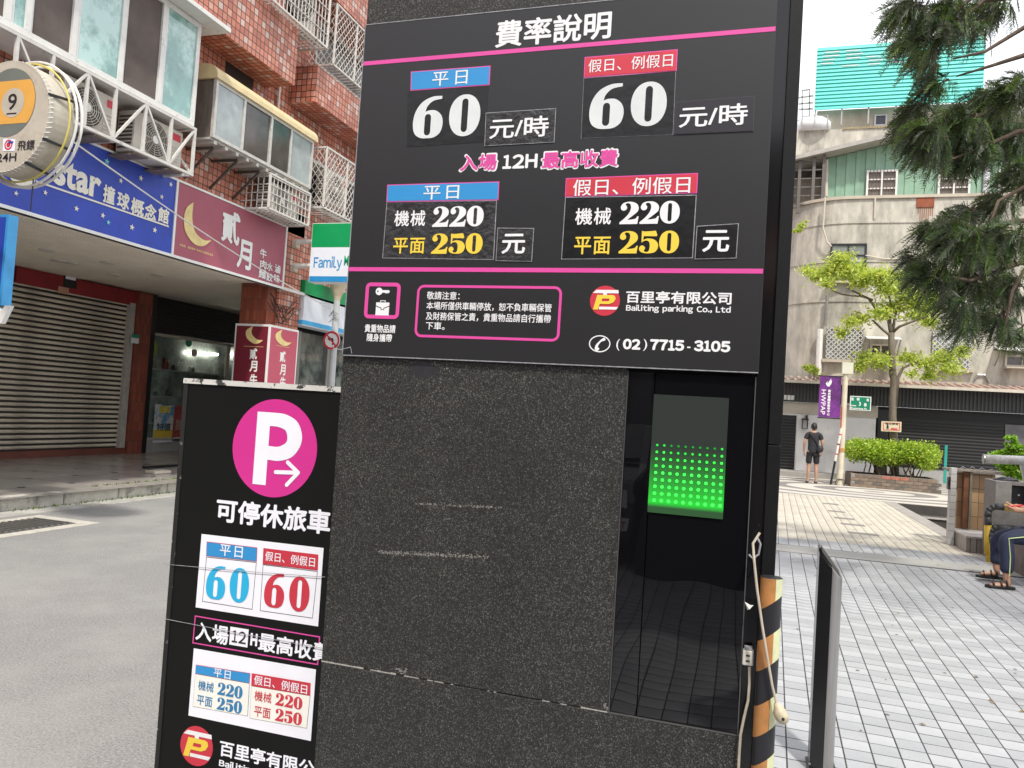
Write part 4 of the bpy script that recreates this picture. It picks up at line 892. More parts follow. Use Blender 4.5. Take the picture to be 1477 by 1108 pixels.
# black glass with slight waviness
m_, t_, b_ = nodes('black_glass'); b_.inputs['Base Color'].default_value = (.004, .004, .005, 1); b_.inputs['Roughness'].default_value = .015; b_.inputs['IOR'].default_value = 1.55
n_ = t_.nodes.new('ShaderNodeTexNoise'); n_.inputs['Scale'].default_value = 2.6; n_.inputs['Detail'].default_value = 1; tcn = t_.nodes.new('ShaderNodeTexCoord'); t_.links.new(tcn.outputs['Object'], n_.inputs['Vector'])
bm_ = t_.nodes.new('ShaderNodeBump'); bm_.inputs['Strength'].default_value = .12; bm_.inputs['Distance'].default_value = .03; t_.links.new(n_.outputs['Fac'], bm_.inputs['Height']); t_.links.new(bm_.outputs[0], b_.inputs['Normal'])
BGL = m_
xm = fk.px(936, 700)[0]
zgb = zj+.0015
def trapez(name, x0, x1, z0, z1, y, m, th=.006): return MB().box(x0, x1, y, y+th, z0, z1).obj(name, m, kz)
trapez('glass_panel', xm+.002, xgr-.004, zgb, zgt, KY+.006, BGL); trapez('mirror_strip', xgl+.001, xm-.001, zgb, zgt, KY+.004, BGL)
MB().box(xgl-.003, xgl-.0005, KY-.001, KY+.006, zgb, zgt+.002).obj('metal_edge', mat('edge_alu', (.12, .12, .12), .4, .5), kz)
MB().box(xgl-.003, xgr, KY-.001, KY+.004, zgb-.003, zgb).obj('metal_edge', MATS['edge_alu'], kz)
MB().box(xgr-.004, xgr-.001, KY-.002, KY+.006, zgb, zgt).obj('metal_edge', MATS['edge_alu'], kz)
MB().box(xgr, xpl-.001, KY+.01, KY+.027, 0, KT).obj('black_channel', mat('gloss_black', (.008, .008, .009), .12, var=0), kz)
# LED display
q = quadpx(fk, [(944, 568), (1051, 575), (1043, 750), (933, 738)])
dx0, dx1 = (q[0][0]+q[3][0])/2, (q[1][0]+q[2][0])/2; dz1, dz0 = (q[0][1]+q[1][1])/2, (q[2][1]+q[3][1])/2
m_, t_, b_ = nodes('led_diffuser'); b_.inputs['Base Color'].default_value = (.028, .034, .031, 1); b_.inputs['Roughness'].default_value = .3
g_ = t_.nodes.new('ShaderNodeNewGeometry'); s_ = t_.nodes.new('ShaderNodeSeparateXYZ'); t_.links.new(g_.outputs['Position'], s_.inputs[0])
r_ = t_.nodes.new('ShaderNodeMapRange'); H_ = dz1-dz0; r_.inputs[1].default_value = dz0+.6*H_; r_.inputs[2].default_value = dz0+.06*H_; r_.inputs[3].default_value = 0; r_.inputs[4].default_value = 1
t_.links.new(s_.outputs[2], r_.inputs[0]); p_ = t_.nodes.new('ShaderNodeMath'); p_.operation = 'POWER'; p_.inputs[1].default_value = 1.8; t_.links.new(r_.outputs[0], p_.inputs[0])
r3 = t_.nodes.new('ShaderNodeMapRange'); r3.inputs[1].default_value = dz0+.09*H_; r3.inputs[2].default_value = dz0+.05*H_; r3.inputs[3].default_value = .6; r3.inputs[4].default_value = .05; t_.links.new(s_.outputs[2], r3.inputs[0])
p2 = t_.nodes.new('ShaderNodeMath'); p2.operation = 'MULTIPLY'; t_.links.new(p_.outputs[0], p2.inputs[0]); t_.links.new(r3.outputs[0], p2.inputs[1]); t_.links.new(p2.outputs[0], b_.inputs['Emission Strength'])
b_.inputs['Emission Color'].default_value = (0, .75, .02, 1)
dsp = MB().box(dx0, dx1, KY+.001, KY+.005, dz0, dz1).obj('led_display', m_, kz)
tl, tr, bl, br_ = [np.array(fk.px(*p)) for p in ((948, 642), (1041.6, 648), (943.4, 721.5), (1038.5, 729.8))]
LM = [mat('led_green_%d' % k, (.0, .2, .02), .4, var=0, emit=(.04, 1, .06), estr=e) for k, e in enumerate((.12, .5, .95, 1.3, 1.7))]
for i in range(9):
    for j in range(10):
        c = (tl*(1-j/9)+tr*(j/9))*(1-i/8)+(bl*(1-j/9)+br_*(j/9))*(i/8)
        lev = min(4, int(i*.8+ (1.4 if j in (0, 1, 9) else 0.2 if j in (2, 3) and i == 0 else .8)))
        r = .0034+.0014*i/8
        MB().prism(ell(c[0], c[1], r, r, 10), fk, .0, .0008).obj('led', LM[lev], dsp)

# ------------------------------------------------------------------ fare board
FY = KY-.012; fb = YF(FY)
tl_ = fb.px(525, 36.6); br2 = fb.px(1095, 535); trx = fb.px(1118, 60)[0]
bx0 = (tl_[0]+fb.px(497, 513)[0])/2; bx1 = (trx+br2[0])/2; bz1 = (tl_[1]+fb.px(820, 7.6)[1])/2; bz0 = (br2[1]+fb.px(497, 513)[1])/2
fbd = thing('fare_board', 'black parking fare board headed 費率說明 mounted on the kiosk', 'sign board', ((bx0+bx1)/2, FY, bz0))
bevel(MB().box(bx0, bx1, FY, KY-.001, bz0, bz1).obj('panel', BLK, fbd), .001, 1)
MB().box(bx0+.001, bx1-.001, FY-.0015, KY-.002, bz0-.0035, bz0-.0005).obj('edge_trim', FILM, fbd); MB().box(bx0+.001, bx1-.001, FY-.001, KY-.002, bz1+.0005, bz1+.003).obj('edge_trim', FILM, fbd)
MB().box(bx0-.0025, bx0-.0003, FY-.001, KY-.002, bz0, bz1).obj('edge_trim', FILM, fbd)
text('費率說明', fb, tb(fb, 716, 50, 881, 35.5, 38), .001, WHT, fbd, bold=.022)
for (x0, y0, x1, y1, h) in ((521, 93, 1119, 41, 6.2), (500.5, 389, 1100, 390.6, 6.4)):
    b_ = tb(fb, x0, y0, x1, y1, h); MB().fbox(fb, bx0+.001, bx1-.002, b_[2], b_[3], .0002, .001).obj('magenta_line', MAG, fbd)
def sticker(name, pts, m, border=None, bw=.003, par=fbd, off=.0008, fr=fb):
    q = quadpx(fr, pts)
    if border is not None:
        o = flat(name, [q], fr, off, border, par); flat('field', [inset(q, bw)], fr, off+.0006, m, o); return o
    return flat(name, [q], fr, off, m, par)
sA = sticker('price_sticker', [(588, 132), (705, 123.5), (700.5, 205), (587, 212.5)], STK)
hA = sticker('header', [(592.6, 103.4), (707.9, 94.8), (706.5, 123), (592, 131.3)], BLU, MAG, .003)
text('平日', fb, tb(fb, 624, 115, 674.6, 111.5, 20), .002, WHT, hA, bold=.004, spacing=1.35)
def npx(par, ch, l, r, t, b, m, fr=fb, off=.0022):
    xm_ = (l+r)/2; a0 = fr.px(l, (t+b)/2)[0]; a1 = fr.px(r, (t+b)/2)[0]; num1(ch, fr, (a0, a1, fr.px(xm_, b)[1], fr.px(xm_, t)[1]), off, m, par)
npx(sA, '6', 596.6, 639.4, 140, 199.8, GRYW); npx(sA, '0', 648.3, 693, 136.7, 196.8, GRYW)
def unit(pts, b, s, wr=STK2, bo=.014, edge=FILM, ew=.0022):
    u = sticker('unit_sticker', pts, wr, edge, ew, off=.0026); text(s, fb, b, .0045, WHT, u, bold=bo); return u
unit([(701, 163.2), (802.7, 156.5), (800, 205.7), (699, 211.2)], tb(fb, 707.5, 187, 791.5, 182, 29), '元/時')
sB = sticker('price_sticker', [(842, 113), (975, 102.4), (971, 194.5), (838, 200)], STK, FILM, .0012)
hB = sticker('header', [(843.3, 82.6), (977.7, 71.2), (976, 103), (842, 112.4)], RED, MAG, .003)
text('假日、例假日', fb, tb(fb, 849, 95.5, 970.6, 87.5, 18.5), .002, WHT, hB, bold=.004)
npx(sB, '6', 850.7, 900.2, 122, 186.3, GRYW); npx(sB, '0', 910.2, 961.7, 118.4, 182.3, GRYW)
unit([(974.7, 147.6), (1088.5, 138.7), (1087, 189.6), (972, 194.5)], tb(fb, 980.5, 170.5, 1078, 164.5, 30), '元/時', mat('sticker_plain_film', (.022, .02, .026), .35, var=.1), edge=mat('film_edge_dark', (.06, .06, .065), .35, var=.3, scale=60), ew=.0015)
b_ = tb(fb, 663.5, 236, 717.4, 233.5, 24.5); text('入場', fb, b_, .0008, WHT, fbd, bold=.06, name='lettering_outline'); text('入場', fb, (b_[0]+.003, b_[1]-.003, b_[2]+.003, b_[3]-.003), .0016, MAG, fbd, bold=.028)
ftext('12H', fb, tb(fb, 726, 234, 774.5, 232, 18.5), .001, WHT, fbd, .05, .2)
b_ = tb(fb, 781.5, 231.7, 892, 227.8, 26); text('最高收費', fb, b_, .0008, WHT, fbd, bold=.055, name='lettering_outline'); text('最高收費', fb, (b_[0]+.003, b_[1]-.003, b_[2]+.003, b_[3]-.003), .0016, MAG, fbd, bold=.025)
def block(pp, hp, htext, hbox, hm, rows, u, ubox, wr, par=fbd):
    s = sticker('price_sticker', pp, wr, FILM, .0025); h = sticker('header', hp, hm, MAG, .003, off=.0012)
    text(htext, fb, hbox, .0026, WHT, h, bold=.006, spacing=1.2 if htext == '平日' else 1.)
    for tx, tbx, nm, nbx, m in rows:
        text(tx, fb, tbx, .0026, m, s, bold=.014, spacing=1.08); num(nm, fb, nbx, .0026, m if m is YEL else WHT, s, gap=.04)
    unit(u, ubox, '元', wr, .02)
block([(557.8, 291), (717, 289), (712.4, 375), (551.5, 372.7)], [(558.7, 266.6), (720.6, 261.8), (719.3, 289), (557.4, 291.8)], '平日', tb(fb, 611.5, 278.8, 662.4, 277.3, 19.5), BLU,
      [('機械', tb(fb, 569.8, 315.5, 613.6, 315, 22), '220', tb(fb, 624.2, 313, 698, 312, 29.5), WHT), ('平面', tb(fb, 568, 355, 612.7, 354.6, 22), '250', tb(fb, 622.6, 352, 696.5, 351.3, 29.5), YEL)],
      [(718, 328.8), (770.9, 329.3), (767.6, 377.8), (715.2, 376.7)], tb(fb, 725.3, 352, 757.5, 352.4, 27.5), STK2)
block([(815.2, 284.5), (1005, 281), (999.4, 372.6), (809.5, 374.4)], [(816.3, 257.3), (1007, 249.7), (1005.5, 279), (814.9, 284.4)], '假日、例假日', tb(fb, 827, 271.6, 995.6, 266.6, 24), RED,
      [('機械', tb(fb, 830.4, 313.2, 881.3, 311.5, 23.5), '220', tb(fb, 893.9, 308, 980.6, 306, 32.5), WHT), ('平面', tb(fb, 828.8, 355, 880.3, 354, 24.5), '250', tb(fb, 892.6, 350.4, 979.6, 348.7, 32.5), YEL)],
      [(1005, 326.3), (1065.8, 322.4), (1062.4, 373), (1002, 374.4)], tb(fb, 1014.3, 349, 1051.4, 347.5, 30), STK)
def rring(tlp, brp, r_px, th_px, name, par=fbd, m=MAG):
    a0, b1 = fb.px(*tlp); a1, b0 = fb.px(*brp); s = (a1-a0)/abs(brp[0]-tlp[0]); r = r_px*s; t = th_px*s
    return flat(name, [rrect(a0, a1, b0, b1, r), rrect(a0+t, a1-t, b0+t, b1-t, max(r-t, .001))], fb, .001, m, par)
ic = rring((528.3, 407.5), (575.2, 460.5), 6.5, 4.6, 'icon_frame')
ka, kb, kr = circ_px(fb, 547, 420.5, 5.4)
sx = kr/5.4
def rel(pts): return [(ka+x*sx, kb-y*sx) for x, y in pts]
flat('key_icon', [[(ka+kr*math.cos(t), kb+kr*math.sin(t)) for t in np.linspace(.35, 2*math.pi-.35, 24)]+rel([(9, 1.6), (10, 3), (11, 1.6), (12, 3.2), (13.2, 1.8), (14.5, 3), (16, 1.5), (17.2, 0), (15.5, -1.9)]), ell(ka-kr*.35, kb, kr*.22, kr*.25, 12)], fb, .0012, WHT, ic)
ca_, cb2 = fb.px(551.8, 445.5)
def relb(pts): return [(ca_+x*sx, cb2-y*sx) for x, y in pts]
flat('briefcase_icon', [relb([(-10.5, -9), (10.5, -9), (10.5, -4.5), (1.6, -1.2), (1.6, 1), (-1.6, 1), (-1.6, -1.2), (-10.5, -4.5)]), relb([(-10.5, -3.2), (-2.6, -.2), (-2.6, 2), (2.6, 2), (2.6, -.2), (10.5, -3.2), (10.5, 9.5), (-10.5, 9.5)]), relb([(-4.3, -9.4), (-4.3, -12), (4.3, -12), (4.3, -9.4), (3, -9.4), (3, -11), (-3, -11), (-3, -9.4)])], fb, .0012, WHT, ic)
text('貴重物品請', fb, tb(fb, 526.4, 474, 570.5, 474.3, 11.3), .001, WHT, fbd, bold=.02, res=2); text('隨身攜帶', fb, tb(fb, 529.6, 487, 565.4, 487.6, 11), .001, WHT, fbd, bold=.02, res=2)
nb = rring((602.6, 410.9), (806.6, 493.2), 10, 3.5, 'notice_frame')
for s, bxx in (('敬請注意：', tb(fb, 616, 426.3, 663, 426.8, 11.3)), ('本場所僅供車輛停放，恕不負車輛保管', tb(fb, 615.5, 441.7, 795.7, 443.7, 11.8)), ('及財務保管之責，貴重物品請自行攜帶', tb(fb, 614.6, 456.5, 794.6, 459.8, 11.8)), ('下車。', tb(fb, 614.4, 470, 641.5, 470.5, 11.3))):
    text(s, fb, bxx, .001, WHT, nb, bold=.012, res=2)
def logo(fr, cx, cy, ry, par, off=.001):
    a, b, r = circ_px(fr, cx, cy, ry); lg = flat('logo_disc', [ell(a, b, r, r, 48)], fr, off, RED, par)
    def R(pts): return [(a+x*r, b+y*r) for x, y in pts]
    flat('logo_bars', [R([(-.78, .72-.16), (-.6, .72), (.86, .72), (.9, .5), (.12, .5), (.12, .38), (-.14, .38), (-.14, .5), (-.84, .5)]), R([(-.36, -.58), (.78, -.58), (.9, -.4), (-.36, -.4)])], fr, off+.0008, WHT, lg)
    flat('logo_letter', [R([(-.4, .38), (-.52, .38), (-.76, -.6), (-.42, -.6), (-.33, -.22), (.3, -.22), (.58, -.1), (.72, .12), (.66, .32), (.5, .38)]), R([(-.17, .14), (.3, .14), (.3, .0), (.2, -.04), (-.22, -.04)])], fr, off+.0014, YEL, lg)
logo(fb, 872.5, 434, 21.7, fbd)
text('百里亭有限公司', fb, tb(fb, 903.5, 429.2, 1054.7, 429.7, 17), .001, WHT, fbd, bold=.024)
ntext('Bailiting parking Co., Ltd', fb, tb(fb, 903, 446.2, 1054, 447.0, 11.5), .001, WHT, fbd)
pa_, pb_, pr_ = circ_px(fb, 865, 496, 12.3); px2 = pr_*1.27
pi = flat('phone_ring', [ell(pa_, pb_, px2, pr_, 40), ell(pa_, pb_, px2*.9, pr_*.87, 40)], fb, .001, WHT, fbd)
hs = catmull([(-.45, -.62), (-.36, -.15), (0, .36), (.3, .66), (.46, .72), (.55, .45), (.36, .34), (.16, .26), (-.08, -.1), (-.16, -.42), (-.02, -.5), (-.06, -.74), (-.3, -.86)], 4)
flat('handset_icon', [[(pa_+x*px2*.95, pb_+y*pr_) for x, y in hs]], fb, .0012, WHT, pi)
def digits(s, xl, yl, xr, yr, h, bold, **k): ftext(s, fb, tb(fb, xl+.6, yl, xr-.6, yr, h-1.2), .001, WHT, fbd, .075, .2) if len(s) > 1 else text(s, fb, tb(fb, xl, yl, xr, yr, h), .001, WHT, fbd, bold=bold, **k)
digits('(', 889, 497.5, 894, 497.5, 17, .0); digits('02', 899, 496.6, 923.5, 496.8, 14.5, .035); digits(')', 928, 497.8, 933.5, 497.8, 17, .0)
digits('7715', 938, 497.5, 986.5, 498.3, 14.8, .035, spacing=1.04); digits('-', 991, 501.2, 996, 501.2, 2, .0); digits('3105', 1001.5, 499.2, 1053, 500, 15.2, .035, spacing=1.04)
# little bent wire bracket at the lower left corner of the board
q0 = fb.px(494, 505); q1 = fb.px(507, 501); q2 = fb.px(508, 510)
tag(MB().tube([fb.P(q0[0]-.03, q0[1]+.004, .01), fb.P(*q0, .012), fb.P(*q1, .006), fb.P(*q2, .003)], .0016, 6).obj('wire_hook', FILM), 'thin grey wire hook at the lower left corner of the fare board', 'hook')

# ------------------------------------------------------------------ parking sign behind the kiosk, on the left
PY = 2.5; fp2 = YF(PY); px0 = (fp2.px(270, 556)[0]+fp2.px(229, 1108)[0])/2; pz1 = fp2.px(380, 558)[1]; px1 = px0+.9
pkg = thing('parking_sign', 'black parking sign with a magenta P disc and price cards left of the kiosk', 'sign board', ((px0+px1)/2, PY+.04, 0))
PBLK = mat('sign_black_sheet', (.006, .0065, .0065), .5, var=.08, spec=.2)
MB().box(px0+.004, px1, PY, PY+.03, .0, pz1-.004).obj('panel', PBLK, pkg)
MB().box(px0-.016, px0+.0035, PY-.003, PY+.09, 0, pz1-.006).obj('edge_strip', mat('edge_black_worn', (.012, .012, .012), .6, var=.2, dirt_or_reflection=(.3, .3, .29), dscale=28, dlo=.62, dhi=.66), pkg)
MB().box(px0-.018, px1, PY-.006, PY+.09, pz1-.004, pz1+.016).obj('top_strip', mat('flaking_white_tape', (.62, .61, .58), .7, var=.1, dirt_or_reflection=(.04, .04, .04), dscale=18, dlo=.53, dhi=.56), pkg)
a, b, r = circ_px(fp2, 395.5, 646.5, 71); dsk = flat('magenta_disc', [ell(a, b, r, r, 64)], fp2, .001, mat('disc_magenta', (.62, .03, .27), .4, var=.04), pkg)
def R2(pts): return [fp2.px(*p) for p in pts]
def R1(fr, a0, b0, s, pts): return [(a0+x*s, b0+y*s) for x, y in pts]
pa0, pb0 = fp2.px(364.5, 698); s = (fp2.px(375, 594)[1]-pb0)
body = [(0, 0, 1), (.22, 0, 1), (.22, .35, 1), (.42, .35), (.62, .42), (.74, .58), (.75, .74), (.66, .9), (.48, .985), (.3, 1.0), (.0, 1.0, 1)]
hole = [(.22, .54, 1), (.38, .54), (.5, .6), (.52, .68), (.48, .77), (.36, .81), (.22, .815, 1)]
wP = (fp2.px(436, 640)[0]-fp2.px(370, 640)[0])/.75/s
flat('letter_p', [[(pa0+x*s*wP, pb0+y*s) for x, y in catmull(body, 8)], [(pa0+x*s*wP, pb0+y*s) for x, y in catmull(hole, 8)]], fp2, .002, CARD, dsk)
ar_ = MB()
def capsule(p, q, w_):
    p = np.array(fp2.px(*p)); q = np.array(fp2.px(*q)); d = (q-p)/np.linalg.norm(q-p); n = np.array([-d[1], d[0]])*w_
    ang = math.atan2(d[1], d[0]); return [tuple(q+w_*np.array([math.cos(ang+t), math.sin(ang+t)])) for t in np.linspace(-1.57, 1.57, 8)]+[tuple(p+w_*np.array([math.cos(ang+t), math.sin(ang+t)])) for t in np.linspace(1.57, 4.71, 8)]
for i, (p, q) in enumerate((((398, 681), (430, 682)), ((415.5, 667), (430.5, 682)), ((414, 699.5), (430.5, 682)))): ar_.prism(capsule(p, q, .0075), fp2, .002, .0024+.0002*i)
ar_.obj('arrow', CARD, dsk)
text('可停休旅車', fp2, tb(fp2, 313, 737, 476, 752, 33), .001, CARD, pkg, bold=.03)
def st2(name, pts, m, border=None, bw=.003, par=pkg, off=.001): return sticker(name, pts, m, border, bw, par, off, fp2)
c1 = st2('price_card', [(291, 770.2), (467, 790.5), (459, 903.7), (282.4, 876)], CARD)
c2 = st2('price_card', [(279.8, 935), (456, 965.6), (448.5, 1068.8), (272, 1031.9)], CARD)
def frame_px(pts, m, t, par, off):
    q = quadpx(fp2, pts); return flat('frame_line', [q, inset(q, t)], fp2, off, m, par)
frame_px([(298, 803), (370.5, 811), (364.3, 879.3), (292, 867.6)], BLACKP, .002, c1, .0016); frame_px([(379.5, 814), (458.5, 824), (451.3, 892), (375.2, 881)], BLACKP, .002, c1, .0016)
h = st2('header', [(298.5, 781), (371.6, 789.7), (370.8, 810.2), (297.7, 802)], BLU, RED, .002, c1, .0018); text('平日', fp2, tb(fp2, 318, 793.3, 350.8, 796.5, 16), .0032, CARD, h, bold=.008, spacing=1.25)
h = st2('header', [(380.3, 790.5), (459.6, 800), (458.8, 823), (379.2, 813.5)], RED, RED, .002, c1, .0018); text('假日、例假日', fp2, tb(fp2, 383.3, 803, 455, 809.8, 13.5), .0032, CARD, h, bold=.008)
for ch, l, r_, t, b, m in (('6', 298, 326, 815.6, 864.7, CYN), ('0', 331.8, 359.8, 819, 869.4, CYN), ('6', 381.7, 411, 826.5, 876.7, RED), ('0', 417.6, 447, 831.2, 882.4, RED)): npx(c1, ch, l, r_, t, b, m, fp2, .0024)
pf = frame_px([(281.3, 887.6), (462, 918), (459, 959.5), (277.7, 927.9)], MAG, .0045, pkg, .001)
text('入場', fp2, tb(fp2, 283.2, 910.5, 329.2, 916.5, 26), .001, CARD, pkg, bold=.025)
wb_ = st2('number_patch', [(332.5, 903.8), (359, 908), (357, 934), (330.8, 929.6)], CARD); ftext('12', fp2, tb(fp2, 335.5, 917.5, 355, 920.5, 17), .0018, BLACKP, wb_, .02, .2)
text('H', fp2, tb(fp2, 361.5, 921.8, 371.5, 923.5, 18), .001, CARD, pkg, bold=.05); text('最高收費', fp2, tb(fp2, 373.8, 925, 476, 943, 26), .001, CARD, pkg, bold=.025)
for hp, hm, tx, tbx, pp, m, rows in (
    ([(283.2, 958.5), (361.7, 970.8), (360.4, 985.6), (282.4, 971.5)], BLU, '平日', tb(fp2, 309.5, 970, 333.6, 973.5, 12), [(282.2, 971.5), (360.4, 985.6), (357.8, 1033), (278.5, 1018.9)], NAVY, (('機械', tb(fp2, 287, 987.5, 309, 991.5, 14), '220', tb(fp2, 314.4, 993, 350.8, 998.5, 18)), ('平面', tb(fp2, 285, 1009, 307, 1013, 14), '250', tb(fp2, 313.6, 1014.5, 350, 1020, 18)))),
    ([(363.7, 970.8), (448.7, 985), (448, 1003.3), (363, 989)], RED, '假日、例假日', tb(fp2, 367.6, 981.5, 444, 992.8, 13.5), [(363, 989), (448, 1003.3), (443, 1050.6), (360.4, 1035.8)], RED, (('機械', tb(fp2, 368, 1002.5, 392.3, 1007, 14.5), '220', tb(fp2, 398, 1008, 437, 1014.5, 18)), ('平面', tb(fp2, 367.4, 1025, 390.8, 1029.5, 14.5), '250', tb(fp2, 397.5, 1030.5, 436.3, 1037, 18))))):
    pp_ = st2('price_panel', pp, CARD2, BLACKP, .0012, c2, .0018); hh = st2('header', hp, hm, RED, .0015, c2, .0028); text(tx, fp2, tbx, .0042, CARD, hh, bold=.008, spacing=1.2 if tx == '平日' else 1.)
    for t1, b1_, n1, b2_ in rows: text(t1, fp2, b1_, .0036, m, pp_, bold=.008, res=2); num(n1, fp2, b2_, .0036, m, pp_)
logo(fp2, 283.7, 1076, 29, pkg)
text('百里亭有限公司', fp2, tb(fp2, 317.5, 1081, 476, 1112, 22.5), .001, CARD, pkg, bold=.024); ntext('Bailiting parking Co., Ltd', fp2, tb(fp2, 316, 1104, 487, 1138, 13), .001, CARD, pkg)
for i, (p, q) in enumerate((((244, 814), (470, 832)), ((243, 893), (470, 935)))):
    a = fp2.px(*p); b = fp2.px(*q); tag(MB().tube([fp2.P(a[0]-.03, a[1], .0), fp2.P(a[0], a[1], .006), fp2.P((a[0]+b[0])/2, (a[1]+b[1])/2-.002, .006), fp2.P(b[0], b[1], .006)], .0011, 5).obj('tie_wire', FILM), ('thin tie wire across the upper price card of the parking sign', 'thin tie wire across the framed line of the parking sign')[i], 'wire')

# ------------------------------------------------------------------ striped guard post, power strip and cables
gx = (fk.px(1096, 850)[0]+fk.px(1127, 850)[0])/2; gy = KY-.05; gr_ = .028; gz = YF(gy).px(1112, 832)[1]
gp = thing('striped_guard_post', 'round black guard post with slanted orange and pale tape bands at the kiosk corner', 'guard post', (gx, gy, 0))
MB().tube([(gx, gy, 0), (gx, gy, gz-.004), (gx, gy, gz)], [gr_, gr_, gr_*.93], 28).obj('post', mat('post_black_foam', (.014, .014, .018), .45, var=.2), gp, smooth=False)
OR = mat('tape_orange', (.42, .19, .06), .45, var=.25, scale=14, dirt_or_reflection=(.25, .11, .03), dscale=10, dlo=.55, dhi=.75); PL = mat('tape_pale_green', (.58, .6, .36), .4, var=.15, scale=14)
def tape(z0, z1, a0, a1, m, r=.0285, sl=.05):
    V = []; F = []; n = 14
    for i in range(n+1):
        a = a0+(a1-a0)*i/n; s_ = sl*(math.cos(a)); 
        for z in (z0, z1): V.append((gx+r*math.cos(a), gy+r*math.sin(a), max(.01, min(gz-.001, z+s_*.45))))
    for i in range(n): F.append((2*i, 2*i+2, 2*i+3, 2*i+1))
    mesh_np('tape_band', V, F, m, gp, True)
fg = YF(gy-.03)
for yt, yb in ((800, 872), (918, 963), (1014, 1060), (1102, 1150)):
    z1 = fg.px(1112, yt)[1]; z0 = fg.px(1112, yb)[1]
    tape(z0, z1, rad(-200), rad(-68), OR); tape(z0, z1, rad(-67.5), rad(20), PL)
CORD = mat('cord_ivory', (.45, .40, .32), .55, var=.15, scale=30); PLG = mat('outlet_ivory', (.6, .58, .52), .45, var=.08)
fo = YF(KY-.025)
pst = thing('power_strip', 'small ivory two way power outlet hanging on a cord beside the guard post', 'power outlet', fo.P(*fo.px(1078, 948)))
a0, b1 = fo.px(1071.5, 937); a1, b0 = fo.px(1086, 961)
bevel(MB().box(a0, a1, KY-.03, KY-.004, b0, b1).obj('housing', PLG, pst), .003); MB().box(a0+.004, a1-.004, KY-.028, KY-.006, b1+.0005, b1+.008).obj('clip', FILM, pst)
for k in (0.32, .68):
    z = b0+(b1-b0)*k; MB().box(a0+.009, a1-.009, KY-.0315, KY-.0302, z-.002, z+.002).obj('slot', BLACKP, pst)
cpts = [fo.P(*fo.px(x, y), o) for x, y, o in ((1081, 962, 0), (1081, 985, .003), (1079, 1010, .004), (1073, 1035, .004), (1068, 1060, .002), (1066, 1090, 0), (1064, 1140, 0))]
MB().tube(cpts, .0038, 8).obj('cord', CORD, pst)
fo2 = YF(gy-.045)
pl = thing('hanging_plug', 'ivory plug dangling on a cord in front of the striped guard post', 'plug', fo2.P(*fo2.px(1127, 1030)))
pts = [fo2.P(*fo2.px(x, y), o) for x, y, o in ((1096, 770, -.02), (1086, 785, -.01), (1088, 812, 0), (1092, 850, 0), (1099, 900, 0), (1107, 950, 0), (1114, 990, 0), (1121, 1018, 0))]
MB().tube(pts, .0034, 8).obj('cord', CORD, pl)
pp = [fo2.P(*fo2.px(x, y), 0) for x, y in ((1119, 1014), (1121.5, 1019), (1124, 1026), (1128, 1035), (1130.5, 1041), (1131.5, 1045))]
MB().tube(pp, [.006, .010, .0165, .0175, .0135, .004], 14).obj('plug_body', mat('plug_ivory', (.5, .43, .3), .5, var=.2, scale=60), pl, True); c = pp[3]; MB().tube([c+np.array([.002, -.0165, .002]), c+np.array([.002, -.019, .002])], .004, 10).obj('plug_screw', BLACKP, pl)
hk = thing('cord_hook', 'small grey knot of wire and tape hooked on the kiosk edge above the outlet', 'hook', fo.P(*fo.px(1082, 790)))
MB().tube([fo.P(*fo.px(x, y), .0) for x, y in ((1080, 800), (1086, 806), (1094, 800), (1097, 785), (1092, 775))], .003, 7).obj('hook', FILM, hk)
MB().add([fo.P(*fo.px(x, y), o) for x, y, o in ((1074, 868, 0), (1082, 872, .006), (1087, 873, 0), (1081, 878, .01), (1078, 880, 0))], [(0, 1, 3), (1, 2, 3), (0, 3, 4)]).obj('tape_scrap', SIGNW, hk)

# ------------------------------------------------------------------ steel bollard with a slanted top
by = 3.72; f3 = YF(by)
bxl = f3.px(1172, 1000)[0]; bxm = f3.px(1191, 1000)[0]; bxr = f3.px(1209, 1000)[0]; zt1 = f3.px(1180, 797)[1]; zt2 = f3.px(1210, 841)[1]
bo = thing('slant_top_bollard', 'brushed steel bollard with a slanted top standing on the tiled plaza', 'bollard', ((bxl+bxr)/2, by, 0))
def slant(poly, topf, z0, name, m, inset_=0):
    V = [(x, y, z0) for x, y in poly]+[(x, y, topf(x, y)) for x, y in poly]; n = len(poly)
    return mesh_np(name, V, [tuple(range(n-1, -1, -1)), tuple(range(n, 2*n))]+[(i, (i+1) % n, n+(i+1) % n, n+i) for i in range(n)], m, bo)
tf = lambda x, y: zt1-(zt1-zt2)*max(0, (x-bxl-.012)/(bxr-bxl-.012))**1.0 + (y-by)*.25
Rb = bxr-bxm
shell = [(bxm, by)]+[(bxm+Rb*math.sin(t)*1.0, by+.05-.075*math.cos(t)) for t in np.linspace(0, 2.2, 14)]+[(bxm, by+.11)]
slant([(bxl, by-.012), (bxm-.001, by-.024), (bxm-.001, by+.1), (bxl, by+.1)], tf, .012, 'mirrored_dark_side', mat('bollard_dark_reflection', (.012, .012, .013), .25, var=.1))  # dark kiosk mirrored in the steel, painted as a black left side
bevel(slant(shell, lambda x, y: tf(x, y)+.003, .012, 'shell', STEEL), .002)
slant([(bxl+.012, by+.0), (bxm+.0, by+.0), (bxr-.012, by+.02), (bxr-.015, by+.07), (bxl+.012, by+.08)], lambda x, y: tf(x, y)+.0055, .5, 'cap_plate', BLKMETAL)
MB().box(bxl-.008, bxr+.008, by-.035, by+.118, .0005, .0115).obj('base_ring', BLKMETAL, bo)
MB().tube([(bxl-.004, by-.02, .035), (bxl+.004, by-.02, .035)], .005, 8).obj('bolt', STEEL, bo)
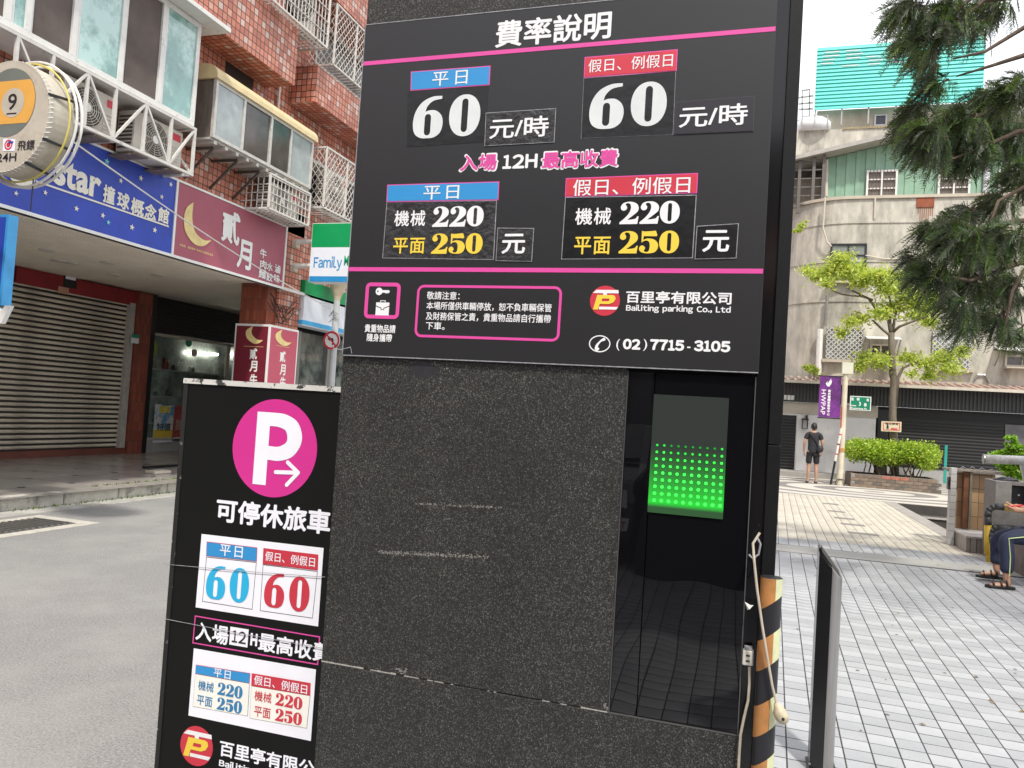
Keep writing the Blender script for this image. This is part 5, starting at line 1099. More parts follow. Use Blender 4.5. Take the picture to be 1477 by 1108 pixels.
# =================================================================== FAR RIGHT: old concrete building
GY = 27.2; g0 = YF(GY)
cb = thing('concrete_building', 'weathered grey concrete building with curved corner, lattice windows and dark shutters across the plaza', 'building', (6, 28, 0))
YB = 27.6; fB = YF(YB)
ztop = fB.px(1300, 286)[1]; zlow = fB.px(1300, 548)[1]
poly = [(16, YB), (2.9, YB)]+[(2.9-2.3*math.sin(t), YB+2.3*(1-math.cos(t))) for t in np.linspace(0, math.pi/2, 12)[1:]]+[(.6, 36), (16, 36)]
MB().prism(poly, PF((0, 0, 0), (1, 0, 0), (0, 1, 0)), zlow-.5, ztop).obj('wall', CONC, cb)
poly2 = [(16.1, YB-.06), (2.9, YB-.06)]+[(2.9-2.36*math.sin(t), YB-.06+2.36*(1-math.cos(t))) for t in np.linspace(0, math.pi/2, 12)[1:]]+[(.5, 36), (16.1, 36)]
MB().prism(poly2, PF((0, 0, 0), (1, 0, 0), (0, 1, 0)), ztop+.001, ztop+.1).obj('coping', CONC2, cb)
for y_ in (322, 378, 436):                              # shallow floor ledges
    z = fB.px(1260, y_)[1]; MB().prism([(p[0], p[1]-(.03 if p[1] < 30 else 0)) for p in poly], PF((0, 0, 0), (1, 0, 0), (0, 1, 0)), z, z+.07).obj('ledge', CONC, cb)
rgc = random.Random(5); g = MB()
for k in range(9):
    x = 3.2+k*1.4+rgc.uniform(-.3, .3); z = ztop-rgc.uniform(1., 5); p = [(x, YB-.004, z)]
    for _ in range(rgc.randint(5, 10)): p.append((p[-1][0]+rgc.uniform(-.1, .35), YB-.004, p[-1][2]+rgc.uniform(-.09, .07)))
    g.tube(p, .012, 4, cap=False)
g.obj('cracks', mat('crack_dark', (.07, .06, .05), .9), cb); cb.children[-1]['kind'] = 'stuff'
def fwin(fr, tl, br, parent, divs=2, frame=BLKMETAL, glass=DGL, hbar=(.5,), depth=.06, sill=False, name='window'):
    a0, b1 = fr.px(*tl); a1, b0 = fr.px(*br); f = .06
    o = MB(); o.fbox(fr, a0, a1, b0, b1, -.0, .012); w_ = o.obj(name, mat('window_reveal', (.05, .05, .05), .8), parent)
    MB().fbox(fr, a0+f, a1-f, b0+f, b1-f, .013, .02).obj('pane', glass, w_)
    g = MB(); g.fbox(fr, a0, a1, b1-f, b1, .0125, depth); g.fbox(fr, a0, a1, b0, b0+f, .0125, depth); g.fbox(fr, a0, a0+f, b0+f, b1-f, .0125, depth); g.fbox(fr, a1-f, a1, b0+f, b1-f, .0125, depth)
    for k in range(1, divs): x = a0+(a1-a0)*k/divs; g.fbox(fr, x-.025, x+.025, b0+f, b1-f, .0205, depth-.01)
    for h in hbar: z = b0+(b1-b0)*h; g.fbox(fr, a0+f, a1-f, z-.02, z+.02, .0205, depth-.014)
    g.obj('frame', frame, w_)
    if sill: MB().fbox(fr, a0-.1, a1+.1, b0-.1, b0-.001, 0, .18).obj('sill', CONC2, w_)
    return w_, (a0, a1, b0, b1)
fwin(fB, (1198, 352), (1248, 405), cb, 2, BLKMETAL, mat('louvre_glass', (.2, .22, .2), .2, var=.3, scale=4), (.35, .68), sill=True)
fwin(fB, (1392, 352), (1440, 405), cb, 2, BLKMETAL, DGL, (.5,), sill=True)
def lattice(fr, box, pitch, off, m, parent):
    a0, a1, b0, b1 = box; W_, H_ = a1-a0, b1-b0; g = MB()
    for s in (1, -1):
        c = -H_
        while c < W_:
            pts = []
            lo_ = max(0, c); hi_ = min(W_, c+H_)
            if hi_ > lo_:
                u0, v0, u1, v1 = lo_, lo_-c, hi_, hi_-c
                if s < 0: u0, u1 = W_-u0, W_-u1
                g.bar(fr.P(a0+u0, b0+v0, off), fr.P(a0+u1, b0+v1, off), .018)
            c += pitch
    kind(g.obj('lattice', m, parent), 'stuff')
for tl, br, in (((1192, 473), (1243, 520)), ((1345, 478), (1398, 533))):
    w_, bx = fwin(fB, tl, br, cb, 2, STEEL, mat('curtain_glass', (.3, .31, .31), .3, var=.5, scale=3), (), sill=True); lattice(fB, bx, .16, .075, WHTPAINT, w_)
def wall_awning(label, tl, br, wtl, wbr):
    a0, b1 = fB.px(*tl); a1, b0 = fB.px(*br); t = thing('window_awning', label, 'awning', (a0, YB, b0))
    n = 14
    for k in range(n):
        x0 = a0+(a1-a0)*k/n; x1 = a0+(a1-a0)*(k+1)/n
        MB().add([(x0, YB-.01, b1), (x1-.012, YB-.01, b1), (x1-.012, YB-.6, b0), (x0, YB-.6, b0), (x0, YB-.01, b1-.02), (x1-.012, YB-.01, b1-.02), (x1-.012, YB-.6, b0-.02), (x0, YB-.6, b0-.02)], [(0, 1, 2, 3), (7, 6, 5, 4), (0, 4, 5, 1), (1, 5, 6, 2), (2, 6, 7, 3), (3, 7, 4, 0)]).obj('slat', WHTPAINT, t)
    for x in (a0+.05, a1-.05): MB().bar((x, YB-.58, b0-.02), (x, YB-.01, b0-.45), .03).obj('bracket', STEEL, t)
    q0 = fB.px(*wtl); q1 = fB.px(*wbr); MB().box(q0[0], q1[0], YB-.4, YB-.005, q1[1]-.02, q1[1]+.02).obj('ledge', CONC2, t)
wall_awning('small white ribbed awning on the wall left of the tree trunk', (1248, 485), (1297, 492), (1253, 497), (1290, 518))
wall_awning('white ribbed awning over the small window at the right edge of the concrete wall', (1433, 500), (1500, 509), (1447, 512), (1500, 533))
fwin(fB, (1255, 496), (1285, 516), cb, 2, CREAM, DGL, ()); fwin(fB, (1449, 512), (1500, 531), cb, 2, CREAM, DGL, ())
q0 = fB.px(1322, 286); q1 = fB.px(1347, 299); MB().fbox(fB, q0[0], q1[0], q1[1], q0[1], .0, .03).obj('rusty_plate', RUST, cb)
g = MB()
for k in range(8): x = q0[0]+.05+k*(q1[0]-q0[0]-.1)/7; g.fbox(fB, x, x+.03, q1[1]-rgc.uniform(.05, .5), q1[1]-.001, .001, .004)
g.obj('rust_streaks', mat('rust_streak', (.3, .14, .08), .9), cb); cb.children[-1]['kind'] = 'stuff'
def pipe(pts, r, m, nm='drain_pipe', off=.05, fr=fB): return MB().tube([fr.P(*fr.px(x, y), off) for x, y in pts], r, 8).obj(nm, m, cb)
pipe([(1183, 475), (1180, 541)], .1, WHTPAINT); pipe([(1190, 285), (1187, 330), (1193, 350), (1199, 356)], .03, CREAM, 'cable'); pipe([(1262, 287), (1261, 316)], .03, CREAM); pipe([(1248, 369), (1275, 374), (1300, 374)], .02, CREAM, 'cable'); pipe([(1193, 427), (1190, 470)], .05, mat('pipe_grey', (.2, .2, .19), .6)); pipe([(1405, 548), (1410, 541), (1420, 541), (1426, 552)], .03, STEEL, 'cable')
# ground floor: grey wall, shutters, dark corrugated fascia, tiled eave
zf1 = g0.px(1300, 557)[1]; zf0 = g0.px(1300, 588)[1]
LG = mat('light_grey_wall', (.70, .70, .70), .8, var=.06, scale=1.5, dirt_or_reflection=(.36, .34, .31), dscale=.8, dlo=.55, dhi=.8)
xw1 = g0.px(1262, 640)[0]
MB().box(-1.5, xw1, GY, YB+.3, .0, zf0-.0).obj('grey_wall', LG, cb)
MB().box(-1.4, xw1+.04, GY-.05, GY-.001, zf0-.38, zf0-.01).obj('wall_band', mat('beige_band', (.46, .42, .36), .8, var=.08), cb)
q = g0.px(1150, 640)[0]; MB().box(q-.03, q+.03, GY-.03, GY-.001, .14, zf0-.39).obj('pilaster_edge', LG, cb); q5 = g0.px(1178, 640)[0]; MB().box(q5-.02, q5+.02, GY-.02, GY-.001, .14, zf0-.39).obj('pilaster_edge', LG, cb)
DK = mat('charcoal_shutter', (.009, .0095, .0105), .5, .2, var=.15)
def far_shutter(x0, x1, z0, z1, name):
    b = MB().box(x0, x1, GY-.02, GY-.002, z0, z1).obj(name, mat('shutter_back_dark', (.012, .012, .013), .7), cb); g = MB(); z = z0+.02
    while z < z1-.09: g.add([(x0+.03, GY-.022, z), (x1-.03, GY-.022, z), (x1-.03, GY-.032, z+.045), (x0+.03, GY-.032, z+.045), (x1-.03, GY-.022, z+.085), (x0+.03, GY-.022, z+.085)], [(0, 1, 2, 3), (3, 2, 4, 5)]); z += .1
    kind(g.obj('shutter_slats', DK, b), 'stuff')
far_shutter(-.9, g0.px(1148, 640)[0]-.02, .145, zf0-.45, 'shutter_door')
xr0 = g0.px(1282, 640)[0]; xr1 = g0.px(1447, 650)[0]
MB().box(xw1+.045, 16, GY+.05, YB+.3, 0, zf0).obj('dark_wall', mat('black_wall', (.015, .015, .016), .7), cb)
MB().box(xw1+.05, xr0-.03, GY-.02, GY+.049, .14, zf0-.1).obj('black_door', BLKMETAL, cb)
MB().box(xw1+.35, xw1+.6, GY-.03, GY-.021, 1.25, 1.29).obj('door_handle', STEEL, cb)
MB().box(xr0-.02, 16, GY+.0, GY+.049, .14, .62).obj('low_wall', mat('low_grey_wall', (.33, .33, .32), .8, var=.1), cb)
far_shutter(xr0, xr1, .5, zf0-.3, 'shutter_door')
MB().box(xr1+.02, xr1+.9, GY-.03, GY-.001, .63, zf0-.35).obj('grey_pillar', mat('pillar_grey', (.12, .12, .125), .7, var=.2), cb)
MB().box(-2, 16, GY-.18, GY-.06, zf0, zf1).obj('fascia_board', mat('fascia_charcoal', (.03, .032, .034), .6, var=.1), cb)
g = MB(); x = -2.
while x < 15.9: g.box(x, x+.045, GY-.205, GY-.181, zf0+.01, zf1-.01); x += .105
kind(g.obj('fascia_ribs', mat('rib_charcoal', (.05, .052, .055), .55, var=.1), cb), 'stuff')
TR = mat('eave_tile_brown', (.42, .30, .25), .8, var=.25, scale=5, dirt_or_reflection=(.2, .17, .14), dscale=2)
for k in range(76):
    x = -2+k*.235; o = MB().tube([(x+.12, GY-.75, zf1-.01), (x+.12, YB+.1, zf1+.16)], .065, 8).obj('eave_tile', TR, cb)
MB().add([(-2, GY-.7, zf1), (16, GY-.7, zf1), (16, YB+.1, zf1+.13), (-2, YB+.1, zf1+.13), (-2, GY-.7, zf1-.06), (16, GY-.7, zf1-.06)], [(0, 1, 2, 3), (0, 4, 5, 1)]).obj('eave_bed', mat('eave_bed', (.4, .3, .26), .9), cb)
MB().box(-2, 16, GY-.8, GY-.71, zf1-.09, zf1-.0).obj('gutter', mat('gutter_pale', (.55, .5, .43), .6, var=.15), cb)
ss = thing('shop_sign_letters', 'three small white characters on the charcoal fascia beside the kiosk', 'sign', (g0.px(1138, 573)[0], GY-.2, zf0+.1))
fz = YF(GY-.21); text('影藝廊', fz, tb(fz, 1131, 573, 1145.5, 574, 7), 0, SIGNW, ss, bold=.03)
wl = thing('wall_lantern', 'small black lantern lamp on the pale grey wall', 'wall lamp', (g0.px(1160, 610)[0], GY-.1, g0.px(1160, 612)[1]))
a, b = g0.px(1160.5, 611); 
for dx_ in (-.08, .08):
    for dy_ in (-.06, -.2): MB().box(a+dx_-.012, a+dx_+.012, GY+dy_-.012, GY+dy_+.012, b-.16, b+.12).obj('corner_bar', BLKMETAL, wl)
MB().box(a-.11, a+.11, GY-.23, GY-.03, b+.12, b+.16).obj('cap', BLKMETAL, wl); MB().box(a-.09, a+.09, GY-.21, GY-.05, b-.18, b-.161).obj('base', BLKMETAL, wl); MB().box(a+.02, a+.08, GY-.12, GY-.001, b+.161, b+.28).obj('arm', BLKMETAL, wl)

# green metal shed on the roof
YS = 28.6; fS = YF(YS)
shed = thing('rooftop_shed', 'green corrugated metal shed with slanted roof on top of the concrete building', 'shed', (6, YS, ztop))
xs0 = fS.px(1192, 260)[0]; zs0 = ztop-.3
zsl = fS.px(1192, 229)[1]; zsr = fS.px(1300, 204)[1]; xsr = fS.px(1300, 204)[0]; sl_ = (zsr-zsl)/(xsr-xs0)
xend = 15.5; xpk = xsr+2.5; zpk = zsl+sl_*(xpk-xs0)
GMT = mat('green_sheet_metal', (.22, .36, .26), .55, .1, var=.12, scale=2, dirt_or_reflection=(.18, .24, .18), dscale=1.5, dlo=.55, dhi=.8)
def roofz(x): return zsl+sl_*(x-xs0) if x < xpk else zpk-sl_*.5*(x-xpk)
x = xs0; g = MB(); k = 0
while x < xend:
    x1 = x+.155; y0_ = YS-(.03 if k % 2 == 0 else 0.0)
    if True:
        o = MB(); V = [(x, y0_, zs0), (x1-.004, y0_, zs0), (x1-.004, YS+.2, zs0), (x, YS+.2, zs0), (x, y0_, roofz(x)), (x1-.004, y0_, roofz(x1)), (x1-.004, YS+.2, roofz(x1)), (x, YS+.2, roofz(x))]
        o.add(V, [(0, 1, 5, 4), (1, 2, 6, 5), (3, 0, 4, 7), (4, 5, 6, 7)]); o.obj('panel', GMT, shed)
    x = x1; k += 1
RF = MB(); xl_ = fS.px(1148, 240)[0]
for (xa, xb_) in ((xl_-1.5, xpk), (xpk, xend+.5)):
    for (ya_, yb_, dz_) in ((YS-.7, YS+5, 0.),):
        RF.add([(xa, ya_, roofz(xa)+.02), (xb_, ya_, roofz(xb_)+.02), (xb_, yb_, roofz(xb_)+.02), (xa, yb_, roofz(xa)+.02), (xa, ya_, roofz(xa)+.16), (xb_, ya_, roofz(xb_)+.16), (xb_, yb_, roofz(xb_)+.16), (xa, yb_, roofz(xa)+.16)], [(3, 2, 1, 0), (4, 5, 6, 7), (0, 1, 5, 4), (1, 2, 6, 5), (3, 0, 4, 7)])
RF.obj('roof', mat('shed_roof_grey', (.38, .36, .33), .7, var=.15, scale=3), shed)
for (tl, br) in (((1250, 247), (1293, 285)), ((1353, 245), (1398, 284)), ((1440, 245), (1480, 284))):
    w_, bx = fwin(YF(YS-.035), tl, br, shed, 2, WHTPAINT, mat('shed_curtain', (.16, .13, .11), .5, var=.4, scale=9, stretch=(3, 1, .3)), (.33, .66), depth=.09)
    g = MB(); 
    for k in range(1, 9): xx = bx[0]+(bx[1]-bx[0])*k/9; g.fbox(YF(YS-.035), xx-.008, xx+.008, bx[2], bx[3], .095, .11)
    kind(g.obj('bars', mat('bar_dark', (.08, .07, .06), .6), w_), 'stuff')
MB().tube([fS.P(*fS.px(1423, 225), .1), fS.P(*fS.px(1420.5, 284), .1)], .1, 10).obj('drain_pipe', mat('pipe_lilac_white', (.6, .6, .65), .4), shed)
MB().tube([fS.P(*fS.px(1192, 232), .1), fS.P(*fS.px(1191, 285), .1)], .06, 8).obj('drain_pipe', CREAM, shed)
# lean-to under the eave at the left
for k, (x, h) in enumerate(((1152, 0), (1172, 0), (1186, 0))):
    q = fS.px(x, 262); MB().box(q[0]-.05, q[0]+.05, YS-.5, YS-.4, zs0, roofz(q[0])).obj('eave_post', mat('eave_steel', (.12, .11, .1), .6), shed)
MB().box(xl_-1.4, xs0-.1, YS+.3, YS+.4, zs0, zsl-.6).obj('lean_to_wall', mat('lean_to_wall', (.2, .18, .15), .8, var=.25, scale=3), shed)
for k in range(6): z = zs0+.3+k*.3; MB().box(xl_-1.3, xs0-.12, YS-.45, YS-.4, z, z+.04).obj('rail', mat('eave_steel', (.12, .11, .1), .6), shed)
# rear block with billboard, tank, railings
YR = 31.; fR = YF(YR)
rbk = thing('rear_block', 'stained beige concrete block behind the green shed with one small window', 'building', (6, 33, 8))
zr1 = fR.px(1240, 157)[1]; xr_ = fR.px(1178, 180)[0]; MB().box(xr_, 16, YR, 38, 8, zr1).obj('wall', CONC2, rbk)
zp = fR.px(1220, 197)[1]; MB().box(-.5, 16, YR-.8, YR-.01, 8, zp).obj('parapet', CONC, rbk)
fwin(fR, (1261, 166), (1279, 182), rbk, 1, STEEL, mat('pane_violet', (.05, .045, .07), .2), ())
g = MB(); x = xr_+.9
for k in range(24): MB().tube([(x+k*.09, YR-.85, zp+.0), (x+k*.09, YR-.3, zp+.12)], .045, 6).obj('ridge_tile', mat('ridge_ochre', (.4, .33, .2), .8, var=.2), rbk)
YBB = 30.6; fT = YF(YBB)
bbd = thing('turquoise_billboard', 'big turquoise slatted billboard frame on the roof behind the green shed', 'billboard', (3, YBB, zr1))
TQ = mat('turquoise_sheet', (.045, .52, .45), .5, var=.06, scale=1, stretch=(.3, 1, 3))
qa = fT.px(1180, 69); qb = fT.px(1174, 159); x0 = (qa[0]+qb[0])/2; x1 = x0+5.6; n = 17; hh = (qa[1]-qb[1])/n
for k in range(n):
    z = qb[1]+k*hh
    MB().add([(x0, YBB-.035, z), (x1, YBB-.035, z), (x1, YBB, z+hh*.94), (x0, YBB, z+hh*.94), (x0, YBB+.02, z), (x1, YBB+.02, z), (x1, YBB+.03, z+hh*.94), (x0, YBB+.03, z+hh*.94)], [(0, 1, 2, 3), (7, 6, 5, 4), (0, 4, 5, 1), (3, 2, 6, 7)]).obj('slat', TQ, bbd)
rg2 = random.Random(2); SLOT = mat('sky_gap_patch', (.55, .66, .64), .6)  # pale strips coloured as sky showing through gaps between slats
g = MB()
for k in range(11, 16):
    z = qb[1]+k*hh
    for c in range(4):
        xx = x0+.1+c*.78+rg2.uniform(0, .15)
        if rg2.random() < .75: g.box(xx, xx+rg2.uniform(.35, .62), YBB-.04, YBB-.036, z+hh*.25, z+hh*.6)
g.obj('sky_gaps', SLOT, bbd)
for k in range(7): xx = x0+.02+k*.92; MB().box(xx, xx+.05, YBB+.035, YBB+.1, qb[1]-.6, qa[1]).obj('upright', STEEL, bbd)
MB().box(x0-.06, x0-.005, YBB-.06, YBB+.12, qb[1]-1.3, qa[1]+.03).obj('upright', WHTPAINT, bbd)
tk = thing('water_tank', 'low white domed water tank on the roof beside the kiosk edge', 'water tank', (fR.px(1173, 190)[0], YR-.5, zp)); a, b = fR.px(1172, 196)
MB().tube([(a, YR-.5, zp-.0), (a, YR-.5, zp+.35), (a, YR-.5, zp+.5), (a, YR-.5, zp+.58)], [.62, .6, .42, .1], 24).obj('tank', mat('tank_white', (.7, .7, .7), .5, var=.06), tk, True)
for k in range(5): aa = math.pi*k/4; MB().tube([(a+.66*math.cos(aa), YR-.5-.66*math.sin(aa), zp), (a+.62*math.cos(aa), YR-.5-.6*math.sin(aa), zp+.5), (a, YR-.5, zp+.66)], .018, 6).obj('strap', STEEL, tk)
rl = thing('roof_railing', 'thin grey roof railing beside the turquoise billboard', 'railing', (a, YR+2, zp))
for (p, q) in (((1152, 150), (1176, 148)), ((1152, 141), (1176, 138)), ((1152, 158), (1174, 157)), ((1157, 131), (1157, 175)), ((1168, 129), (1167, 175)), ((1157, 131), (1168, 129))):
    MB().bar(YF(YR+1).P(*YF(YR+1).px(*p)), YF(YR+1).P(*YF(YR+1).px(*q)), .05).obj('rail', STEEL, rl)

# =================================================================== plaza furniture
py0 = 23.5; f4 = YF(py0)
sp_ = thing('banner_post', 'cream pole carrying a purple banner and a green street name sign', 'pole', tuple(onz(1212, 700)))
b0_ = f4.px(1211, 699); t0_ = f4.px(1222.5, 528)
MB().tube([(b0_[0], py0, 0), (b0_[0]+.01, py0, .45), (b0_[0]+.02, py0, t0_[1])], [.095, .08, .07], 12).obj('pole', mat('pole_cream', (.6, .55, .42), .5, var=.15, scale=3), sp_)
q0 = f4.px(1215, 523); q1 = f4.px(1230, 540); MB().fbox(f4, q0[0], q1[0], q1[1], q0[1], -.1, .1).obj('junction_box', mat('box_pale', (.62, .62, .5), .5), sp_)
for z_, m_k in ((.95, 'ring_orange'), (1.0, 'ring_orange')): MB().tube([(b0_[0]+.01, py0, z_), (b0_[0]+.01, py0, z_+.04)], .1, 12).obj('clamp_ring', mat(m_k, (.5, .3, .08), .6), sp_)
MB().tube([(b0_[0]-.05, py0-.07, .9), (b0_[0]-.04, py0-.07, 2.2)], .012, 6).obj('red_cable', RED, sp_)
bn = thing('purple_banner', 'purple street banner reading HWPAP hanging from the cream pole', 'banner', f4.P(*f4.px(1198, 570)))
q = quadpx(f4, [(1183, 542), (1214, 544), (1211, 603.5), (1180, 601)])
PUR = mat('banner_purple', (.17, .025, .24), .6, var=.5, scale=1.8, dirt_or_reflection=(.03, .01, .04), dscale=1.1, dlo=.5, dhi=.62)
bxs = (q[0][0]+q[3][0])/2, (q[1][0]+q[2][0])/2, (q[2][1]+q[3][1])/2, (q[0][1]+q[1][1])/2
MB().fbox(f4, bxs[0], bxs[1], bxs[2], bxs[3], -.01, .01).obj('cloth', PUR, bn)
for z in (bxs[2]-.02, bxs[3]+.005): MB().tube([(bxs[0]-.02, py0, z), (b0_[0], py0, z)], .015, 6).obj('arm', BLKMETAL, bn)
ff = YF(py0-.012)                                   # vertical lettering read sideways
def vtext(s, cx, y0, y1, wpx, m):
    V, F = glyphs(s, .01, 2, 1.05, 0.); lo = V.min(0); hi = V.max(0); a_l = ff.px(cx-wpx/2, (y0+y1)/2)[0]; a_r = ff.px(cx+wpx/2, (y0+y1)/2)[0]; zt_, zb_2 = ff.px(cx, y0)[1], ff.px(cx, y1)[1]
    mesh_np('lettering', [ff.P(a_r-(v[1]-lo[1])/(hi[1]-lo[1])*(a_r-a_l)*-1-(a_r-a_l) if False else a_l+(v[1]-lo[1])/(hi[1]-lo[1])*(a_r-a_l), zt_-(v[0]-lo[0])/(hi[0]-lo[0])*(zt_-zb_2), .001) for v in V], [tuple(reversed(f)) for f in F], m, bn)
vtext('HWPAP', 1187.5, 562, 598, 6.5, SIGNW)
for i, ch in enumerate('衛武營國家藝術中心'): text(ch, ff, tb(ff, 1194.5-i*.2, 564+i*4.2, 1198.2-i*.2, 564.1+i*4.2, 3.4), .001, SIGNW, bn, bold=.04, res=1)
flat('flame_mark', [[ff.px(*p) for p in ((1193, 557), (1191, 553), (1194, 550), (1193, 554), (1197, 549), (1199, 545.5), (1198.5, 550), (1200, 548), (1199.5, 553), (1196, 558))]], ff, .001, SIGNW, bn)
sn_ = thing('street_name_sign', 'small green street name sign with white lettering on the cream pole', 'street sign', f4.P(*f4.px(1240, 582)))
q = quadpx(f4, [(1225.7, 571), (1257.7, 572.5), (1255.8, 592.8), (1224.4, 591)]); SG = mat('street_sign_green', (.0, .19, .10), .4)
MB().fbox(f4, q[3][0]+.02, q[2][0], q[2][1], q[0][1], -.015, .012).obj('plate', SIGNW, sn_); MB().fbox(f4, q[3][0]+.04, q[2][0]-.02, q[2][1]+.02, q[0][1]-.02, .0125, .016).obj('green_field', SG, sn_)
fq = YF(py0-.017)
for s, args in (('昆', (1228, 575.5, 1231.5, 576, 4)), ('明', (1236, 576, 1239.5, 576.2, 4)), ('街', (1250, 577, 1253.5, 577.2, 4)), ('3', (1239, 582.5, 1242, 582.8, 6)), ('巷', (1246, 584, 1250, 584.2, 5)), ('Lane', (1227.5, 584.5, 1235, 585, 2.6)), ('Kunming St.', (1227.5, 589, 1251, 590, 3))): text(s, fq, tb(fq, *args), .001, SIGNW, sn_, bold=.03, res=1)
MB().fbox(f4, b0_[0], q[3][0]+.03, q[3][1]+.12, q[3][1]+.18, -.03, -.016).obj('bracket', STEEL, sn_)
stt = thing('leaning_strut', 'white and black strut leaning against the cream pole', 'strut', tuple(onz(1197, 699)))
pA = f4.P(*f4.px(1197.5, 699), .1); pB = f4.P(*f4.px(1213, 618), .1); pM = pA+(pB-pA)*.42
MB().tube([pA, pM], .03, 8).obj('lower_rod', BLKMETAL, stt); MB().tube([pM+(pB-pA)*.002, pB], .035, 8).obj('upper_rod', WHTPAINT, stt)
for k in range(3): c = pM+(pB-pM)*(.2+.3*k); MB().tube([c, c+(pB-pA)*.02], .042, 8).obj('band', BLACKP if k % 2 else RED, stt)
MB().tube([pA+np.array([.25, 0, .08])+np.array([.13*math.cos(t), 0, .1*math.sin(t)]) for t in np.linspace(0, 6.3, 12)], .012, 5).obj('cable_loop', BLKMETAL, stt)

# planter of bricks with the hedge
x0, y0_, _ = onz(1227, 701); x1 = onz(1356, 712)[0]; Yp = 23.3; xa = YF(Yp).px(1227, 695)[0]; xb_ = YF(Yp).px(1355, 705)[0]
plt_ = thing('brick_planter', 'low weathered brick planter holding the bright green hedge', 'planter', ((xa+xb_)/2, Yp+.7, 0))
MB().box(xa+.1, xb_-.1, Yp+.1, Yp+1.4, 0, .3).obj('soil', mat('soil', (.05, .04, .03), .95, var=.3, scale=9), plt_)
bms = [MB().box(0, .215, 0, .1, 0, .082).obj('brick', mat('planter_brick_%d' % i, c, .9, var=.25, scale=12, bump=.3), link=False) for i, c in enumerate(((.17, .13, .10), (.21, .16, .12), (.13, .11, .09), (.34, .13, .09)))]
for r_ in range(4):
    x = xa+(.11 if r_ % 2 else 0)
    while x < xb_-.1:
        for yy in (Yp, Yp+1.4):
            if yy > Yp and r_ < 3: continue
            o = bpy.data.objects.new('brick', bms[3 if (r_ == 3 and random.random() < .35) else random.randrange(3)]); COL.objects.link(o); o.location = (x, yy+random.uniform(-.006, .006), r_*.092); adopt(o, plt_)
        x += .226
MB().box(xa+.005, xb_-.005, Yp+.012, Yp+.1, 0, .365).obj('mortar', mat('mortar_grey', (.25, .24, .22), .9), plt_)
for xx in (xa-.0, xb_-.1): MB().box(xx, xx+.1, Yp+.102, Yp+1.4, 0, .36).obj('end_wall', mat('planter_brick_0', (0, 0, 0)), plt_)

# ------------------------------------------------------------------ leaves
def leaf_cloud(name, blobs, n, size, m, parent, asp=.45, flat_=.35, mats=None, shell=.55, hang=0., gauss=False):
    C_ = []; 
    tot = sum(b[3]*b[4]*b[5] for b in blobs)**1.0
    for b in blobs:
        k = max(12, int(n*b[3]*b[4]*b[5]/tot)); d = RNG.normal(size=(k, 3)); d /= np.linalg.norm(d, axis=1)[:, None]
        r = np.abs(RNG.normal(size=k))*.75 if gauss else (shell+(1-shell)*RNG.random(k)**.6)*(1+RNG.normal(size=k)*.13); C_.append(np.array(b[:3])+d*r[:, None]*np.array(b[3:6]))
    C_ = np.concatenate(C_); k = len(C_)
    # clumping: pull leaves to random attractors
    at = C_[RNG.integers(0, k, max(8, k//40))]; ix = RNG.integers(0, len(at), k)
    dd_ = np.linalg.norm(C_-at[ix], axis=1); near_ = dd_ < size*5; C_[near_] = C_[near_]*.6+at[ix][near_]*.4
    nrm = RNG.normal(size=(k, 3)); nrm[:, 2] = np.abs(nrm[:, 2])+flat_; nrm /= np.linalg.norm(nrm, axis=1)[:, None]
    t = RNG.normal(size=(k, 3)); t[:, 2] -= hang; t -= nrm*(t*nrm).sum(1)[:, None]; t /= np.linalg.norm(t, axis=1)[:, None]; s_ = np.cross(nrm, t)
    L_ = size*RNG.uniform(.6, 1.3, k)[:, None]; W_ = L_*asp
    V = np.stack([C_-t*L_/2, C_+s_*W_/2-nrm*L_*.06, C_+t*L_/2-nrm*L_*.12, C_-s_*W_/2-nrm*L_*.06], 1).reshape(-1, 3); F = np.arange(4*k).reshape(-1, 4)
    return mesh_np(name, V, F, m, parent, mats=mats, mi=(RNG.integers(0, len(mats), k) if mats else None))
HG = [mat('hedge_leaf_%d' % i, c, .45, var=.25, scale=3, trans=.35) for i, c in enumerate(((.29, .43, .04), (.18, .31, .03), (.42, .53, .07)))]
hd = thing('hedge', 'bright yellow green clipped hedge growing in the brick planter', 'hedge', ((xa+xb_)/2, Yp+.7, .3))
bl = []
hx = xa+.15
while hx < xb_-.0:
    bl.append((hx, Yp+.45+random.uniform(-.1, .1), .98+random.uniform(-.06, .08)+.05*math.sin(hx*5), .34, .42, .3)); bl.append((hx+.1, Yp+1.0, 1.05, .36, .4, .3)); hx += .3
leaf_cloud('foliage', bl, 15000, .075, HG[0], hd, .6, .5, HG, .7)
g = MB()
for k in range(26):
    x = xa+.3+random.random()*(xb_-xa-.6); y = Yp+.3+random.random()*.8; g.tube([(x, y, .28), (x+random.uniform(-.15, .15), y, .6), (x+random.uniform(-.3, .3), y, .9)], [.018, .014, .01], 5)
g.obj('stems', mat('stem_brown', (.10, .07, .045), .9), hd)
tag(MB().box(YF(24.9).px(1362, 665)[0], YF(24.9).px(1366, 665)[0], 24.9, 24.93, .2, 1.3).obj('green_board', mat('board_teal', (.02, .3, .25), .5)), 'narrow teal board standing at the right end of the hedge', 'board')

